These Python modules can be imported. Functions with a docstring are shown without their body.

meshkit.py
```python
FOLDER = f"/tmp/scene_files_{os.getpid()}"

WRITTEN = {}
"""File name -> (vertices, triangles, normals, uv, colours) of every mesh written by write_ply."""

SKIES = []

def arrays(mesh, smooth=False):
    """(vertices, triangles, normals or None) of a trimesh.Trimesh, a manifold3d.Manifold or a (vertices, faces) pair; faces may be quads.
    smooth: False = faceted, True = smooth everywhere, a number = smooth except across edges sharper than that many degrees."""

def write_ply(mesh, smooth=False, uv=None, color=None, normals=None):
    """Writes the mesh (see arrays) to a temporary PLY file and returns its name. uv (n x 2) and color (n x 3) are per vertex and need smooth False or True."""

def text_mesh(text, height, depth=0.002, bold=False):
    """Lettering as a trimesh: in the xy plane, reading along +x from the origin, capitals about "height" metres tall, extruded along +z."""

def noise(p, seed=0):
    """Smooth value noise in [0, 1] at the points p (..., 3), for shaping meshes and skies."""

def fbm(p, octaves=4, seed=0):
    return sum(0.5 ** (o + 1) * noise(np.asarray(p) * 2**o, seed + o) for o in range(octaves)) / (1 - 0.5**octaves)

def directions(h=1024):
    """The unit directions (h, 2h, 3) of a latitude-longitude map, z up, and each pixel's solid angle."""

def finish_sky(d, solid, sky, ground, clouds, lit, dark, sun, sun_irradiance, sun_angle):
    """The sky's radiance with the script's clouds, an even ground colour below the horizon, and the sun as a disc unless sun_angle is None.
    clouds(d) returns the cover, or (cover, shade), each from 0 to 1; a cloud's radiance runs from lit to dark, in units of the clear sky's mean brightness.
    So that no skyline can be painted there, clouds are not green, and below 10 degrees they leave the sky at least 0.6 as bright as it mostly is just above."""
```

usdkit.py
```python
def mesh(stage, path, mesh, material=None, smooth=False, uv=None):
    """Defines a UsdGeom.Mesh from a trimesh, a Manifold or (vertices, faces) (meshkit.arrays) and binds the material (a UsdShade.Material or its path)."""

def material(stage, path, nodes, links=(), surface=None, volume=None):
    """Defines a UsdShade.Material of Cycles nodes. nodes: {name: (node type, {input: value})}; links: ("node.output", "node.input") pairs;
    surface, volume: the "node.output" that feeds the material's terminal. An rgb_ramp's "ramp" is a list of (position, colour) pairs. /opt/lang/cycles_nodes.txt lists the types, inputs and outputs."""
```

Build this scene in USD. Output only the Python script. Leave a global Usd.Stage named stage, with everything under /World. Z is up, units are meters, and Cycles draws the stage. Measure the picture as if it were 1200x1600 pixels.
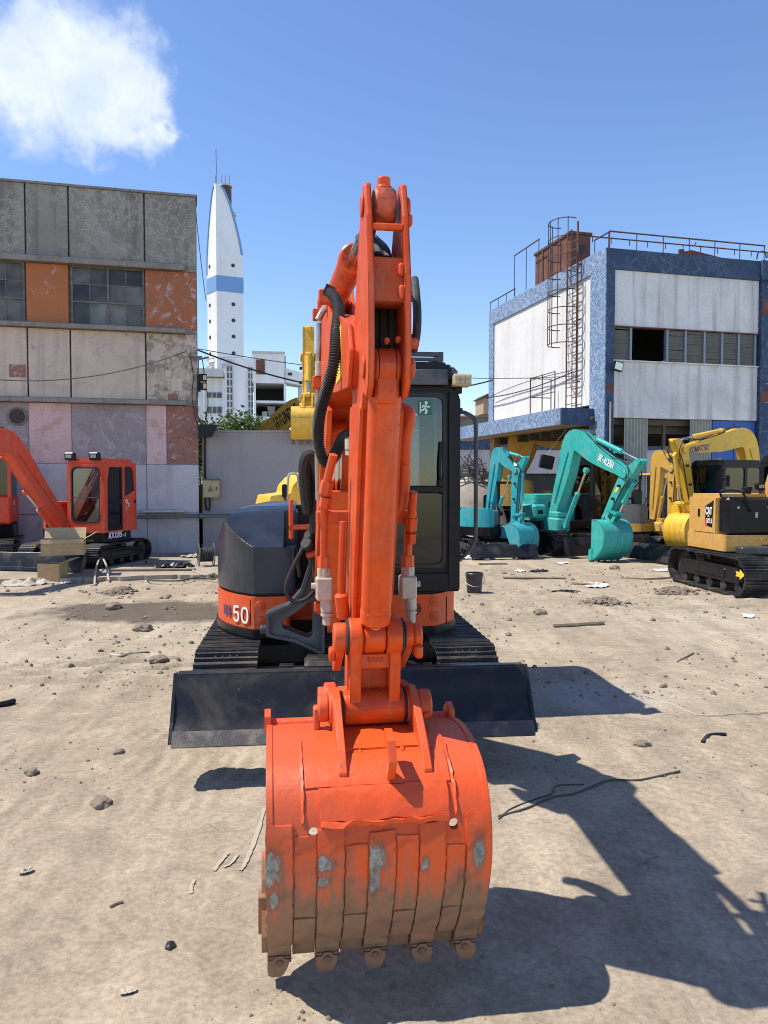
import math, random
import numpy as np, trimesh, manifold3d, usdkit, meshkit
from shapely.geometry import Polygon, LineString, Point, box as sbox
from pxr import Usd, UsdGeom, UsdLux, UsdShade, Gf, Sdf

stage = Usd.Stage.CreateInMemory()
UsdGeom.SetStageUpAxis(stage, 'Z')
UsdGeom.SetStageMetersPerUnit(stage, 1.0)
UsdGeom.Xform.Define(stage, '/World')
UsdGeom.Scope.Define(stage, '/World/Looks')
PI = math.pi

# ---------------------------------------------------------------- camera, sky, sun
CAM_H, PITCH = 1.70, -math.degrees(math.atan(48 / 1200.0))
cam = UsdGeom.Camera.Define(stage, '/World/camera')
cam.AddTranslateOp().Set(Gf.Vec3d(0, 0, CAM_H))
cam.AddRotateXOp().Set(90 + PITCH)
cam.CreateHorizontalApertureAttr(36.0)
cam.CreateFocalLengthAttr(36.0)
cam.CreateFStopAttr(0.0)
cam.CreateClippingRangeAttr(Gf.Vec2f(0.05, 5000))
cam.CreateExposureAttr(0.62)

SUN_EL, SUN_AZ = math.radians(60.0), math.radians(-91.5)      # azimuth measured from +y towards +x
SUN_DIR = np.array([math.cos(SUN_EL) * math.sin(SUN_AZ), math.cos(SUN_EL) * math.cos(SUN_AZ), math.sin(SUN_EL)])
sun = UsdLux.DistantLight.Define(stage, '/World/sun')
sun.CreateIntensityAttr(1.2)
sun.CreateAngleAttr(0.53)
sun.CreateNormalizeAttr(True)
sun.CreateColorAttr(Gf.Vec3f(1.0, 0.95, 0.87))
sun.AddRotateZOp().Set(-math.degrees(SUN_AZ))
sun.AddRotateXOp().Set(-(90 - math.degrees(SUN_EL)))

dome = UsdLux.DomeLight.Define(stage, '/World/sky')
dome.CreateIntensityAttr(1.0)
def unit(v): v = np.asarray(v, float); return v / np.linalg.norm(v)
def cam_dir(px, py):                                           # direction of a spot of sky, world space
    a = math.radians(PITCH); x, y, z = (px - 600) / 1200., 1.0, (800 - py) / 1200.
    return unit([x, y * math.cos(a) - z * math.sin(a), y * math.sin(a) + z * math.cos(a)])
def sky_material():
    N = {'sky': ('sky_texture', dict(sky_type='single_scattering', sun_disc=False, sun_elevation=SUN_EL, sun_rotation=SUN_AZ,
                                     altitude=0.0, air_density=1.0, aerosol_density=0.15, ozone_density=2.0)),
         'tc': ('texture_coordinate', {}), 'bg': ('background_shader', dict(strength=0.132)),
         'warp': ('noise_texture', dict(scale=9.0, detail=9.0, roughness=0.62)),
         'wsub': ('vector_math', dict(math_type='subtract', vector2=(0.5, 0.5, 0.5))),
         'wscl': ('vector_math', dict(math_type='scale', scale=0.16)),
         'wadd': ('vector_math', dict(math_type='add')),
         'fine': ('noise_texture', dict(scale=16.0, detail=8.0, roughness=0.6)),
         'mix': ('mix_color', dict(b=(4.7, 5.1, 5.5))),
         'hue': ('hsv', dict(saturation=1.13, hue=.508, value=1.0))}
    L = [('tc.generated', 'warp.vector'), ('tc.generated', 'fine.vector'), ('warp.color', 'wsub.vector1'), ('wsub.vector', 'wscl.vector1'),
         ('tc.generated', 'wadd.vector1'), ('wscl.vector', 'wadd.vector2'), ('sky.color', 'hue.color'), ('hue.color', 'mix.a'), ('mix.result', 'bg.color')]
    prev = None
    # puffs of the one cumulus cloud: direction and angular radius
    for i, (px, py, r) in enumerate([(80, 62, .075), (20, 75, .055), (130, 115, .088), (185, 140, .066), (60, 140, .075), (150, 188, .060), (205, 205, .045), (-5, 120, .06), (240, 205, .028), (215, 165, .045), (105, 35, .035), (262, 190, .012)]):
        d = cam_dir(px, py)
        N[f'd{i}'] = ('vector_math', dict(math_type='distance', vector2=tuple(d)))
        N[f'm{i}'] = ('map_range', dict(range_type='smoothstep', from_min=r * .98, from_max=r * 0.28, to_min=0.0, to_max=1.0, clamp=True))
        L += [('wadd.vector', f'd{i}.vector1'), (f'd{i}.value', f'm{i}.value')]
        if prev:
            N[f'x{i}'] = ('math', dict(math_type='maximum'))
            L += [(prev, f'x{i}.value1'), (f'm{i}.result', f'x{i}.value2')]
            prev = f'x{i}.value'
        else: prev = f'm{i}.result'
    N['fr'] = ('map_range', dict(from_min=0.3, from_max=0.62, to_min=0.68, to_max=1.0, clamp=True))
    N['mul'] = ('math', dict(math_type='multiply', use_clamp=True))
    N['mx'] = ('math', dict(math_type='multiply', value2=0.96, use_clamp=True))
    L += [('fine.fac', 'fr.value'), (prev, 'mul.value1'), ('fr.result', 'mul.value2'), ('mul.value', 'mx.value1'), ('mx.value', 'mix.fac')]
    return usdkit.material(stage, '/World/Looks/sky', N, L, surface='bg.background')
UsdShade.MaterialBindingAPI.Apply(dome.GetPrim()).Bind(sky_material())
dome.GetPrim().SetCustomDataByKey('kind', 'structure')

# ---------------------------------------------------------------- helpers: scene objects
COUNT = {}
def numbered(parent, name):
    k = COUNT.get((parent, name), 0); COUNT[(parent, name)] = k + 1
    return name if k == 0 else f'{name}_{k:03d}'
def ppath(parent): return '/World' if parent is None else str(parent.GetPath())
TURN = [0.0]                                                   # slew of an upper carriage on its tracks while its parts are built
APART = {'pipe_nut', 'guide_link', 'pivot_pin', 'bolt', 'gusset', 'guide_pin', 'stop_block', 'handrail_foot', 'vent_slat', 'bucket_pin', 'hose_clamp', 'rubber_seal', 'cylinder_seam', 'pipe_bracket', 'pipe', 'weld_bead', 'skirt_seam', 'ear_boss', 'pivot_boss'}
def obj(name, mesh, mat, parent=None, smooth=32, **kv):
    par = ppath(parent)
    if isinstance(mesh, (list,)) and name in APART and len(mesh) > 1:
        for m in mesh: p = obj(name, m, mat, parent, smooth, **kv)
        return p
    if isinstance(mesh, (list,)): mesh = cat(mesh)
    if TURN[0]: mesh = rot(trimesh.Trimesh(mesh.vertices, mesh.faces, process=False), TURN[0], (0, 0, 1))
    m = usdkit.mesh(stage, f'{par}/{numbered(par, name)}', mesh, mat, smooth=smooth)
    p = m.GetPrim()
    for k, v in kv.items(): p.SetCustomDataByKey(k, v)
    return p
def thing(name, label, cat_, loc=(0, 0, 0), rotz=0, group=None, scale=1.0, parent=None):
    par = ppath(parent)
    x = UsdGeom.Xform.Define(stage, f'{par}/{numbered(par, name)}')
    x.AddTranslateOp().Set(Gf.Vec3d(*map(float, loc)))
    if rotz: x.AddRotateZOp().Set(float(rotz))
    if scale != 1.0: x.AddScaleOp().Set(Gf.Vec3f(scale, scale, scale))
    o = x.GetPrim()
    if label: o.SetCustomDataByKey('label', label)
    if cat_: o.SetCustomDataByKey('category', cat_)
    if group: o.SetCustomDataByKey('group', group)
    return o
def group_part(name, parent, label=None):                      # a part that only holds sub-parts
    o = UsdGeom.Xform.Define(stage, f'{ppath(parent)}/{numbered(ppath(parent), name)}').GetPrim()
    if label: o.SetCustomDataByKey('label', label)
    return o

# ---------------------------------------------------------------- helpers: shapes
def cat(ms): return trimesh.util.concatenate([m for m in ms if m is not None])
def bx(x0, x1, y0, y1, z0, z1, ch=0.0):
    if ch <= 0:
        m = trimesh.creation.box([x1 - x0, y1 - y0, z1 - z0]); m.apply_translation([(x0 + x1) / 2, (y0 + y1) / 2, (z0 + z1) / 2]); return m
    pts = []
    for sx in (0, 1):
        for sy in (0, 1):
            for sz in (0, 1):
                X, Y, Z = (x0, x1)[sx], (y0, y1)[sy], (z0, z1)[sz]
                dx, dy, dz = (ch, -ch)[sx], (ch, -ch)[sy], (ch, -ch)[sz]
                pts += [(X + dx, Y + dy, Z), (X + dx, Y, Z + dz), (X, Y + dy, Z + dz)]
    return trimesh.convex.convex_hull(np.array(pts))
def align(v):
    v = unit(v); return trimesh.geometry.align_vectors([0, 0, 1], v)
def cyl(p, q, r, n=20, r2=None, ch=0.0):
    p, q = np.asarray(p, float), np.asarray(q, float); h = np.linalg.norm(q - p); r2 = r if r2 is None else r2
    c = min(ch, h * .3)
    prof = [(0, 0), (r - c, 0)] + ([(r, c)] if c else []) + ([(r2, h - c)] if c else []) + [(r2 - c, h), (0, h)]
    if not c: prof = [(0, 0), (r, 0), (r2, h), (0, h)]
    m = trimesh.creation.revolve(np.array(prof), sections=n)
    m.apply_transform(align(q - p)); m.apply_translation(p); return m
def xcyl(x0, x1, y, z, r, n=20, ch=0.0): return cyl((x0, y, z), (x1, y, z), r, n, ch=ch)
def spline(pts, n=6):
    p = np.asarray(pts, float)
    if len(p) < 3: return p
    e = np.vstack([2 * p[0] - p[1], p, 2 * p[-1] - p[-2]]); out = []
    for i in range(1, len(e) - 2):
        a, b, c, d = e[i - 1], e[i], e[i + 1], e[i + 2]
        for t in np.linspace(0, 1, n, endpoint=False):
            out.append(.5 * (2 * b + (c - a) * t + (2 * a - 5 * b + 4 * c - d) * t * t + (3 * b - a - 3 * c + d) * t ** 3))
    out.append(p[-1]); return np.array(out)
def tube(pts, r, n=8, smooth=6, ribs=0, rib_depth=0.15):
    p = spline(pts, smooth) if smooth else np.asarray(pts, float)
    if ribs:                                                   # corrugated hose: resample and pulse the radius
        s = np.r_[0, np.cumsum(np.linalg.norm(np.diff(p, axis=0), axis=1))]; k = int(s[-1] / ribs) * 4
        u = np.linspace(0, s[-1], k); p = np.stack([np.interp(u, s, p[:, i]) for i in range(3)], 1)
        rr = r * (1 + rib_depth * np.where((np.arange(k) % 4) < 2, .5, -.7))
    else: rr = np.broadcast_to(r, (len(p),))
    t = np.gradient(p, axis=0); t /= np.linalg.norm(t, axis=1, keepdims=True) + 1e-12
    a = np.cross(t[0], [0, 0, 1.0]); a = np.array([1.0, 0, 0]) if np.linalg.norm(a) < 1e-3 else unit(a)
    V = []; ang = np.arange(n) * 2 * PI / n
    for i in range(len(p)):
        a = unit(a - t[i] * (a @ t[i])); b = np.cross(t[i], a)
        V.append(p[i] + rr[i] * (np.cos(ang)[:, None] * a + np.sin(ang)[:, None] * b))
    V = np.vstack(V); F = []
    for i in range(len(p) - 1):
        for j in range(n):
            q = [i * n + j, i * n + (j + 1) % n, (i + 1) * n + (j + 1) % n, (i + 1) * n + j]; F += [(q[0], q[1], q[2]), (q[0], q[2], q[3])]
    L = (len(p) - 1) * n
    F += [(0, j + 1, j) for j in range(1, n - 1)][::1] + [(L, L + j, L + j + 1) for j in range(1, n - 1)]
    m = trimesh.Trimesh(V, np.array(F), process=False); m.fix_normals() if False else None
    return trimesh.Trimesh(V, np.array(F)[:, ::-1], process=False)
def poly(pts, rnd=0.0, holes=()):
    g = pts if isinstance(pts, Polygon) else Polygon(pts)
    if not g.is_valid: g = g.buffer(0)
    if rnd: g = g.buffer(-rnd, quad_segs=5).buffer(2 * rnd, quad_segs=5).buffer(-rnd, quad_segs=5)
    for h in holes: g = g.difference(h if isinstance(h, Polygon) else Polygon(h))
    return g
def extrude(g, h): return cat([trimesh.creation.extrude_polygon(q, h, engine='earcut') for q in getattr(g, 'geoms', [g]) if q.area > 1e-7])
def prism(pts, axis, a0, a1, rnd=0.0, holes=()):
    """axis 'x': pts are (y, z); 'y': pts are (x, z); 'z': pts are (x, y). Extruded from a0 to a1."""
    m = extrude(poly(pts, rnd, holes), a1 - a0)
    v = m.vertices.copy()
    if axis == 'x': w = np.stack([v[:, 2] + a0, v[:, 0], v[:, 1]], 1); flip = False
    elif axis == 'y': w = np.stack([v[:, 0], v[:, 2] + a0, v[:, 1]], 1); flip = True
    else: w = np.stack([v[:, 0], v[:, 1], v[:, 2] + a0], 1); flip = False
    f = m.faces[:, ::-1] if flip else m.faces
    return trimesh.Trimesh(w, f, process=False)
def bevel_prism(pts, axis, a0, a1, c, rnd=0.0):
    """prism with chamfered long edges (convex or mildly concave outline)."""
    g = poly(pts, rnd); gi = g.buffer(-c, join_style=2)
    parts = [(g, a0 + c, a1 - c), (gi, a0, a1)]
    out = None
    for q, b0, b1 in parts:
        m = prism(q, axis, b0, b1)
        out = m if out is None else cat([out, m])
    return out
def mani(m): return manifold3d.Manifold(manifold3d.Mesh(np.asarray(m.vertices, np.float32), np.asarray(m.faces, np.uint32)))
def solid(m):
    m = trimesh.Trimesh(np.asarray(m.vertices), np.asarray(m.faces), process=True); m.merge_vertices(); return mani(m)
def unman(M): a = M.to_mesh(); return trimesh.Trimesh(a.vert_properties[:, :3], a.tri_verts, process=True)
def rot(m, ang, axis, at=(0, 0, 0)): m = m.copy(); m.apply_transform(trimesh.transformations.rotation_matrix(math.radians(ang), axis, at)); return m
def mv(m, *d): m = m.copy(); m.apply_translation(d); return m
def text(s, h, depth=0.003, bold=True): return meshkit.text_mesh(s, h, depth, bold)
def text_on(s, h, origin, right, up, depth=0.003, bold=True, width=None, slant=0.0):
    """lettering lying on a surface: origin = lower left, right/up = unit vectors along the surface."""
    m = text(s, h, depth, bold); v = np.asarray(m.vertices).copy(); r, u = unit(right), unit(up); n = np.cross(r, u)
    if width: v[:, 0] *= width / v[:, 0].max()
    v[:, 0] += slant * v[:, 1]
    return trimesh.Trimesh(np.asarray(origin) + v[:, :1] * r + v[:, 1:2] * u + v[:, 2:] * n, m.faces, process=False)
def ground_at(px, py, z=0.0):                                  # a point of the ground seen at this spot of the photograph
    d = cam_dir(px, py); t = (z - CAM_H) / d[2]; return np.array([d[0] * t, d[1] * t, z])
def at_dist(px, py, Y):
    d = cam_dir(px, py); t = Y / d[1]; return np.array([d[0] * t, Y, CAM_H + d[2] * t])
# ---------------------------------------------------------------- materials
def material(name, N, L, surface='p.BSDF'): return usdkit.material(stage, f'/World/Looks/{name}', N, L, surface=surface)
def paint(name, col, rough=.4, dirt=(.22, .18, .13), amt=.25, sc=3.0, bump=.08, metal=0.0, coat=0.0, spec=.5, var=.12, fine=90., lo=.48, hi=.72, bev=0.0, chips=0.0, chipcol=(.12, .10, .09)):
    """painted or bare surface: tone drift, dirt film in patches, optional chips, slight orange peel."""
    N = {'tc': ('texture_coordinate', {}), 'n1': ('noise_texture', dict(scale=sc, detail=7.0, roughness=.62, distortion=.4)),
         'r1': ('map_range', dict(from_min=lo, from_max=hi, to_min=0.0, to_max=amt, clamp=True)),
         'n2': ('noise_texture', dict(scale=sc * 5, detail=5.0, roughness=.6)),
         'v': ('map_range', dict(from_min=.3, from_max=.7, to_min=1 - var, to_max=1 + var, clamp=True)),
         'hs': ('hsv', dict(color=col)), 'mx': ('mix_color', dict(b=dirt)),
         'n3': ('noise_texture', dict(scale=fine, detail=3.0)), 'bp': ('bump', dict(strength=bump, distance=.01)),
         'rr': ('map_range', dict(from_min=.35, from_max=.7, to_min=rough * .85, to_max=min(1., rough * 1.35), clamp=True)),
         'p': ('principled_bsdf', dict(metallic=metal, coat_weight=coat, specular_ior_level=spec))}
    L = [('tc.object', 'n1.vector'), ('tc.object', 'n2.vector'), ('tc.object', 'n3.vector'), ('n1.fac', 'r1.value'), ('n2.fac', 'v.value'), ('v.result', 'hs.value'),
         ('hs.color', 'mx.a'), ('r1.result', 'mx.fac'), ('n3.fac', 'bp.height'), ('bp.normal', 'p.normal'), ('n1.fac', 'rr.value'), ('rr.result', 'p.roughness')]
    last = 'mx.result'
    if chips:
        N['nc'] = ('noise_texture', dict(scale=sc * 9, detail=8.0, roughness=.7)); N['rc'] = ('map_range', dict(from_min=.66, from_max=.69, to_min=0., to_max=chips, clamp=True)); N['mc'] = ('mix_color', dict(b=chipcol))
        L += [('tc.object', 'nc.vector'), ('nc.fac', 'rc.value'), (last, 'mc.a'), ('rc.result', 'mc.fac')]; last = 'mc.result'
    if bev:
        N['bv'] = ('bevel', dict(samples=3, radius=bev)); L += [('bv.bevel', 'bp.normal')]
    L.append((last, 'p.base_color'))
    return material(name, N, L)
def used_paint(name, col, rough=.4, dust=(.36, .27, .18), dust_amt=.35, fade=(.60, .14, .07), fade_amt=.35, spec=.35, bev=.006, sc=2.4):
    """paint on a working machine: faded areas, a dust film that runs down in streaks, scuffs, scratches and chips to dark primer."""
    mr = lambda a, b, c, d: ('map_range', dict(from_min=a, from_max=b, to_min=c, to_max=d, clamp=True))
    N = {'tc': ('texture_coordinate', {}), 'n1': ('noise_texture', dict(scale=sc, detail=8.0, roughness=.66, distortion=.6)), 'f1': mr(.46, .66, 0., fade_amt), 'm1': ('mix_color', dict(a=col, b=fade)),
         'ms': ('mapping', dict(scale=(14., 14., 1.1))), 'n2': ('noise_texture', dict(scale=1.5, detail=7.0, roughness=.65)), 'f2': mr(.52, .74, 0., dust_amt), 'm2': ('mix_color', dict(b=dust)),
         'n3': ('noise_texture', dict(scale=42., detail=9.0, roughness=.74)), 'f3': mr(.638, .655, 0., .85), 'm3': ('mix_color', dict(b=(.075, .04, .03))),
         'mc': ('mapping', dict(rotation=(.3, .5, .4), scale=(3., 60., 60.))), 'n4': ('noise_texture', dict(scale=2.2, detail=4.0, roughness=.6)), 'f4': mr(.70, .73, 0., .5), 'm4': ('mix_color', dict(b=(.30, .15, .10))),
         'nb': ('noise_texture', dict(scale=11., detail=6., roughness=.7)), 'fb': mr(.3, .7, .80, 1.14), 'hs': ('hsv', {}),
         'bv': ('bevel', dict(samples=3, radius=bev)), 'hb': ('math', dict(math_type='multiply_add', value2=-.8)), 'bp': ('bump', dict(strength=.16, distance=.006)), 'rr': mr(.35, .7, rough * .75, min(1., rough * 1.7)), 'p': ('principled_bsdf', dict(specular_ior_level=spec))}
    L = [('tc.object', n + '.vector') for n in ('n1', 'n3', 'nb', 'ms', 'mc')] + [('ms.vector', 'n2.vector'), ('mc.vector', 'n4.vector'), ('n1.fac', 'f1.value'), ('f1.result', 'm1.fac'), ('nb.fac', 'fb.value'), ('fb.result', 'hs.value'), ('m1.result', 'hs.color'), ('n2.fac', 'f2.value'), ('hs.color', 'm2.a'), ('f2.result', 'm2.fac'),
         ('n4.fac', 'f4.value'), ('m2.result', 'm4.a'), ('f4.result', 'm4.fac'), ('n3.fac', 'f3.value'), ('m4.result', 'm3.a'), ('f3.result', 'm3.fac'), ('m3.result', 'p.base_color'), ('f3.result', 'hb.value1'), ('nb.fac', 'hb.value3'), ('hb.value', 'bp.height'), ('bp.normal', 'p.normal'), ('n1.fac', 'rr.value'), ('rr.result', 'p.roughness')] + ([('bv.bevel', 'bp.normal')] if bev else [])
    if not bev: del N['bv']
    return material(name, N, L)
def plain(name, col, rough=.5, metal=0.0, spec=.5):
    return material(name, {'p': ('principled_bsdf', dict(base_color=col, roughness=rough, metallic=metal, specular_ior_level=spec))}, [])
def wall(name, col, stain=(.12, .11, .10), stain_amt=.5, patch=None, patch_amt=0.0, patch_lo=.55, crack=0.0, crackcol=(.07, .065, .06), streak=.4, sc=1.0, bump=.35, rough=.9, crack_sc=3.0, crack_w=.03, crack_lo=.45, crack_hi=.6):
    """plaster or concrete: cloudy stains, vertical rain streaks, flaked patches, craze cracks."""
    N = {'tc': ('texture_coordinate', {}), 'n1': ('noise_texture', dict(scale=.9 * sc, detail=8.0, roughness=.65, distortion=.6)),
         'r1': ('map_range', dict(from_min=.42, from_max=.75, to_min=0.0, to_max=stain_amt, clamp=True)),
         'm1': ('mix_color', dict(a=col, b=stain)),
         'mp': ('mapping', dict(scale=(3.2 * sc, 3.2 * sc, .16 * sc))), 'n2': ('noise_texture', dict(scale=1.6, detail=6.0, roughness=.6)),
         'r2': ('map_range', dict(from_min=.5, from_max=.75, to_min=0.0, to_max=streak, clamp=True)), 'm2': ('mix_color', dict(b=stain)),
         'n3': ('noise_texture', dict(scale=28.0, detail=6.0, roughness=.7)), 'v': ('map_range', dict(from_min=.3, from_max=.7, to_min=.86, to_max=1.12)),
         'hs': ('hsv', {}), 'bp': ('bump', dict(strength=bump, distance=.02)), 'p': ('principled_bsdf', dict(roughness=rough, specular_ior_level=.25))}
    L = [('tc.object', 'n1.vector'), ('n1.fac', 'r1.value'), ('r1.result', 'm1.fac'), ('tc.object', 'mp.vector'), ('mp.vector', 'n2.vector'), ('n2.fac', 'r2.value'),
         ('m1.result', 'm2.a'), ('r2.result', 'm2.fac'), ('tc.object', 'n3.vector'), ('n3.fac', 'v.value'), ('v.result', 'hs.value'), ('m2.result', 'hs.color')]
    last, hgt = 'hs.color', 'n3.fac'
    if patch is not None:
        N['n4'] = ('noise_texture', dict(scale=1.7 * sc, detail=9.0, roughness=.72, distortion=.8)); N['r4'] = ('map_range', dict(from_min=patch_lo, from_max=patch_lo + .05, to_min=0., to_max=patch_amt, clamp=True)); N['m4'] = ('mix_color', dict(b=patch))
        L += [('tc.object', 'n4.vector'), ('n4.fac', 'r4.value'), (last, 'm4.a'), ('r4.result', 'm4.fac')]; last = 'm4.result'
        N['h4'] = ('math', dict(math_type='multiply_add', value2=-1.2)); L += [('r4.result', 'h4.value1'), (hgt, 'h4.value3')]; hgt = 'h4.value'
    if crack:
        N['wn'] = ('noise_texture', dict(scale=3.0, detail=8.0, roughness=.65)); N['ws'] = ('vector_math', dict(math_type='scale', scale=.75)); N['wa'] = ('vector_math', dict(math_type='add'))
        N['vo'] = ('voronoi_texture', dict(feature='distance_to_edge', scale=crack_sc)); N['rk'] = ('map_range', dict(from_min=0., from_max=crack_w, to_min=1., to_max=0., clamp=True))
        N['nm'] = ('noise_texture', dict(scale=.8, detail=4.0)); N['rm'] = ('map_range', dict(from_min=crack_lo, from_max=crack_hi, to_min=0., to_max=crack, clamp=True)); N['mk'] = ('math', dict(math_type='multiply')); N['mz'] = ('math', dict(math_type='multiply')); N['rz'] = ('map_range', dict(from_min=.40, from_max=.58, to_min=.1, to_max=1., clamp=True)); N['m5'] = ('mix_color', dict(b=crackcol))
        L += [('tc.object', 'wn.vector'), ('wn.color', 'ws.vector1'), ('tc.object', 'wa.vector1'), ('ws.vector', 'wa.vector2'), ('wa.vector', 'vo.vector'), ('vo.distance', 'rk.value'), ('tc.object', 'nm.vector'),
              ('nm.fac', 'rm.value'), ('n3.fac', 'rz.value'), ('rz.result', 'mz.value1'), ('rk.result', 'mz.value2'), ('mz.value', 'mk.value1'), ('rm.result', 'mk.value2'), (last, 'm5.a'), ('mk.value', 'm5.fac')]; last = 'm5.result'
        N['h5'] = ('math', dict(math_type='multiply_add', value2=-1.0)); L += [('mk.value', 'h5.value1'), (hgt, 'h5.value3')]; hgt = 'h5.value'
    L += [(last, 'p.base_color'), (hgt, 'bp.height'), ('bp.normal', 'p.normal')]
    return material(name, N, L)
def pane(name, tint=(.75, .82, .8), ior=1.5, rough=.03, extra=.06):
    """see-through window pane with a sky reflection and a dust film."""
    N = {'fr': ('fresnel', dict(IOR=ior)), 'ad': ('math', dict(math_type='add', value2=extra, use_clamp=True)), 't': ('transparent_bsdf', dict(color=tint)), 'g': ('glossy_bsdf', dict(color=(.9, .95, 1.), roughness=rough)), 'm': ('mix_closure', {})}
    return material(name, N, [('fr.fac', 'ad.value1'), ('ad.value', 'm.fac'), ('t.BSDF', 'm.closure1'), ('g.BSDF', 'm.closure2')], surface='m.closure')

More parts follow.
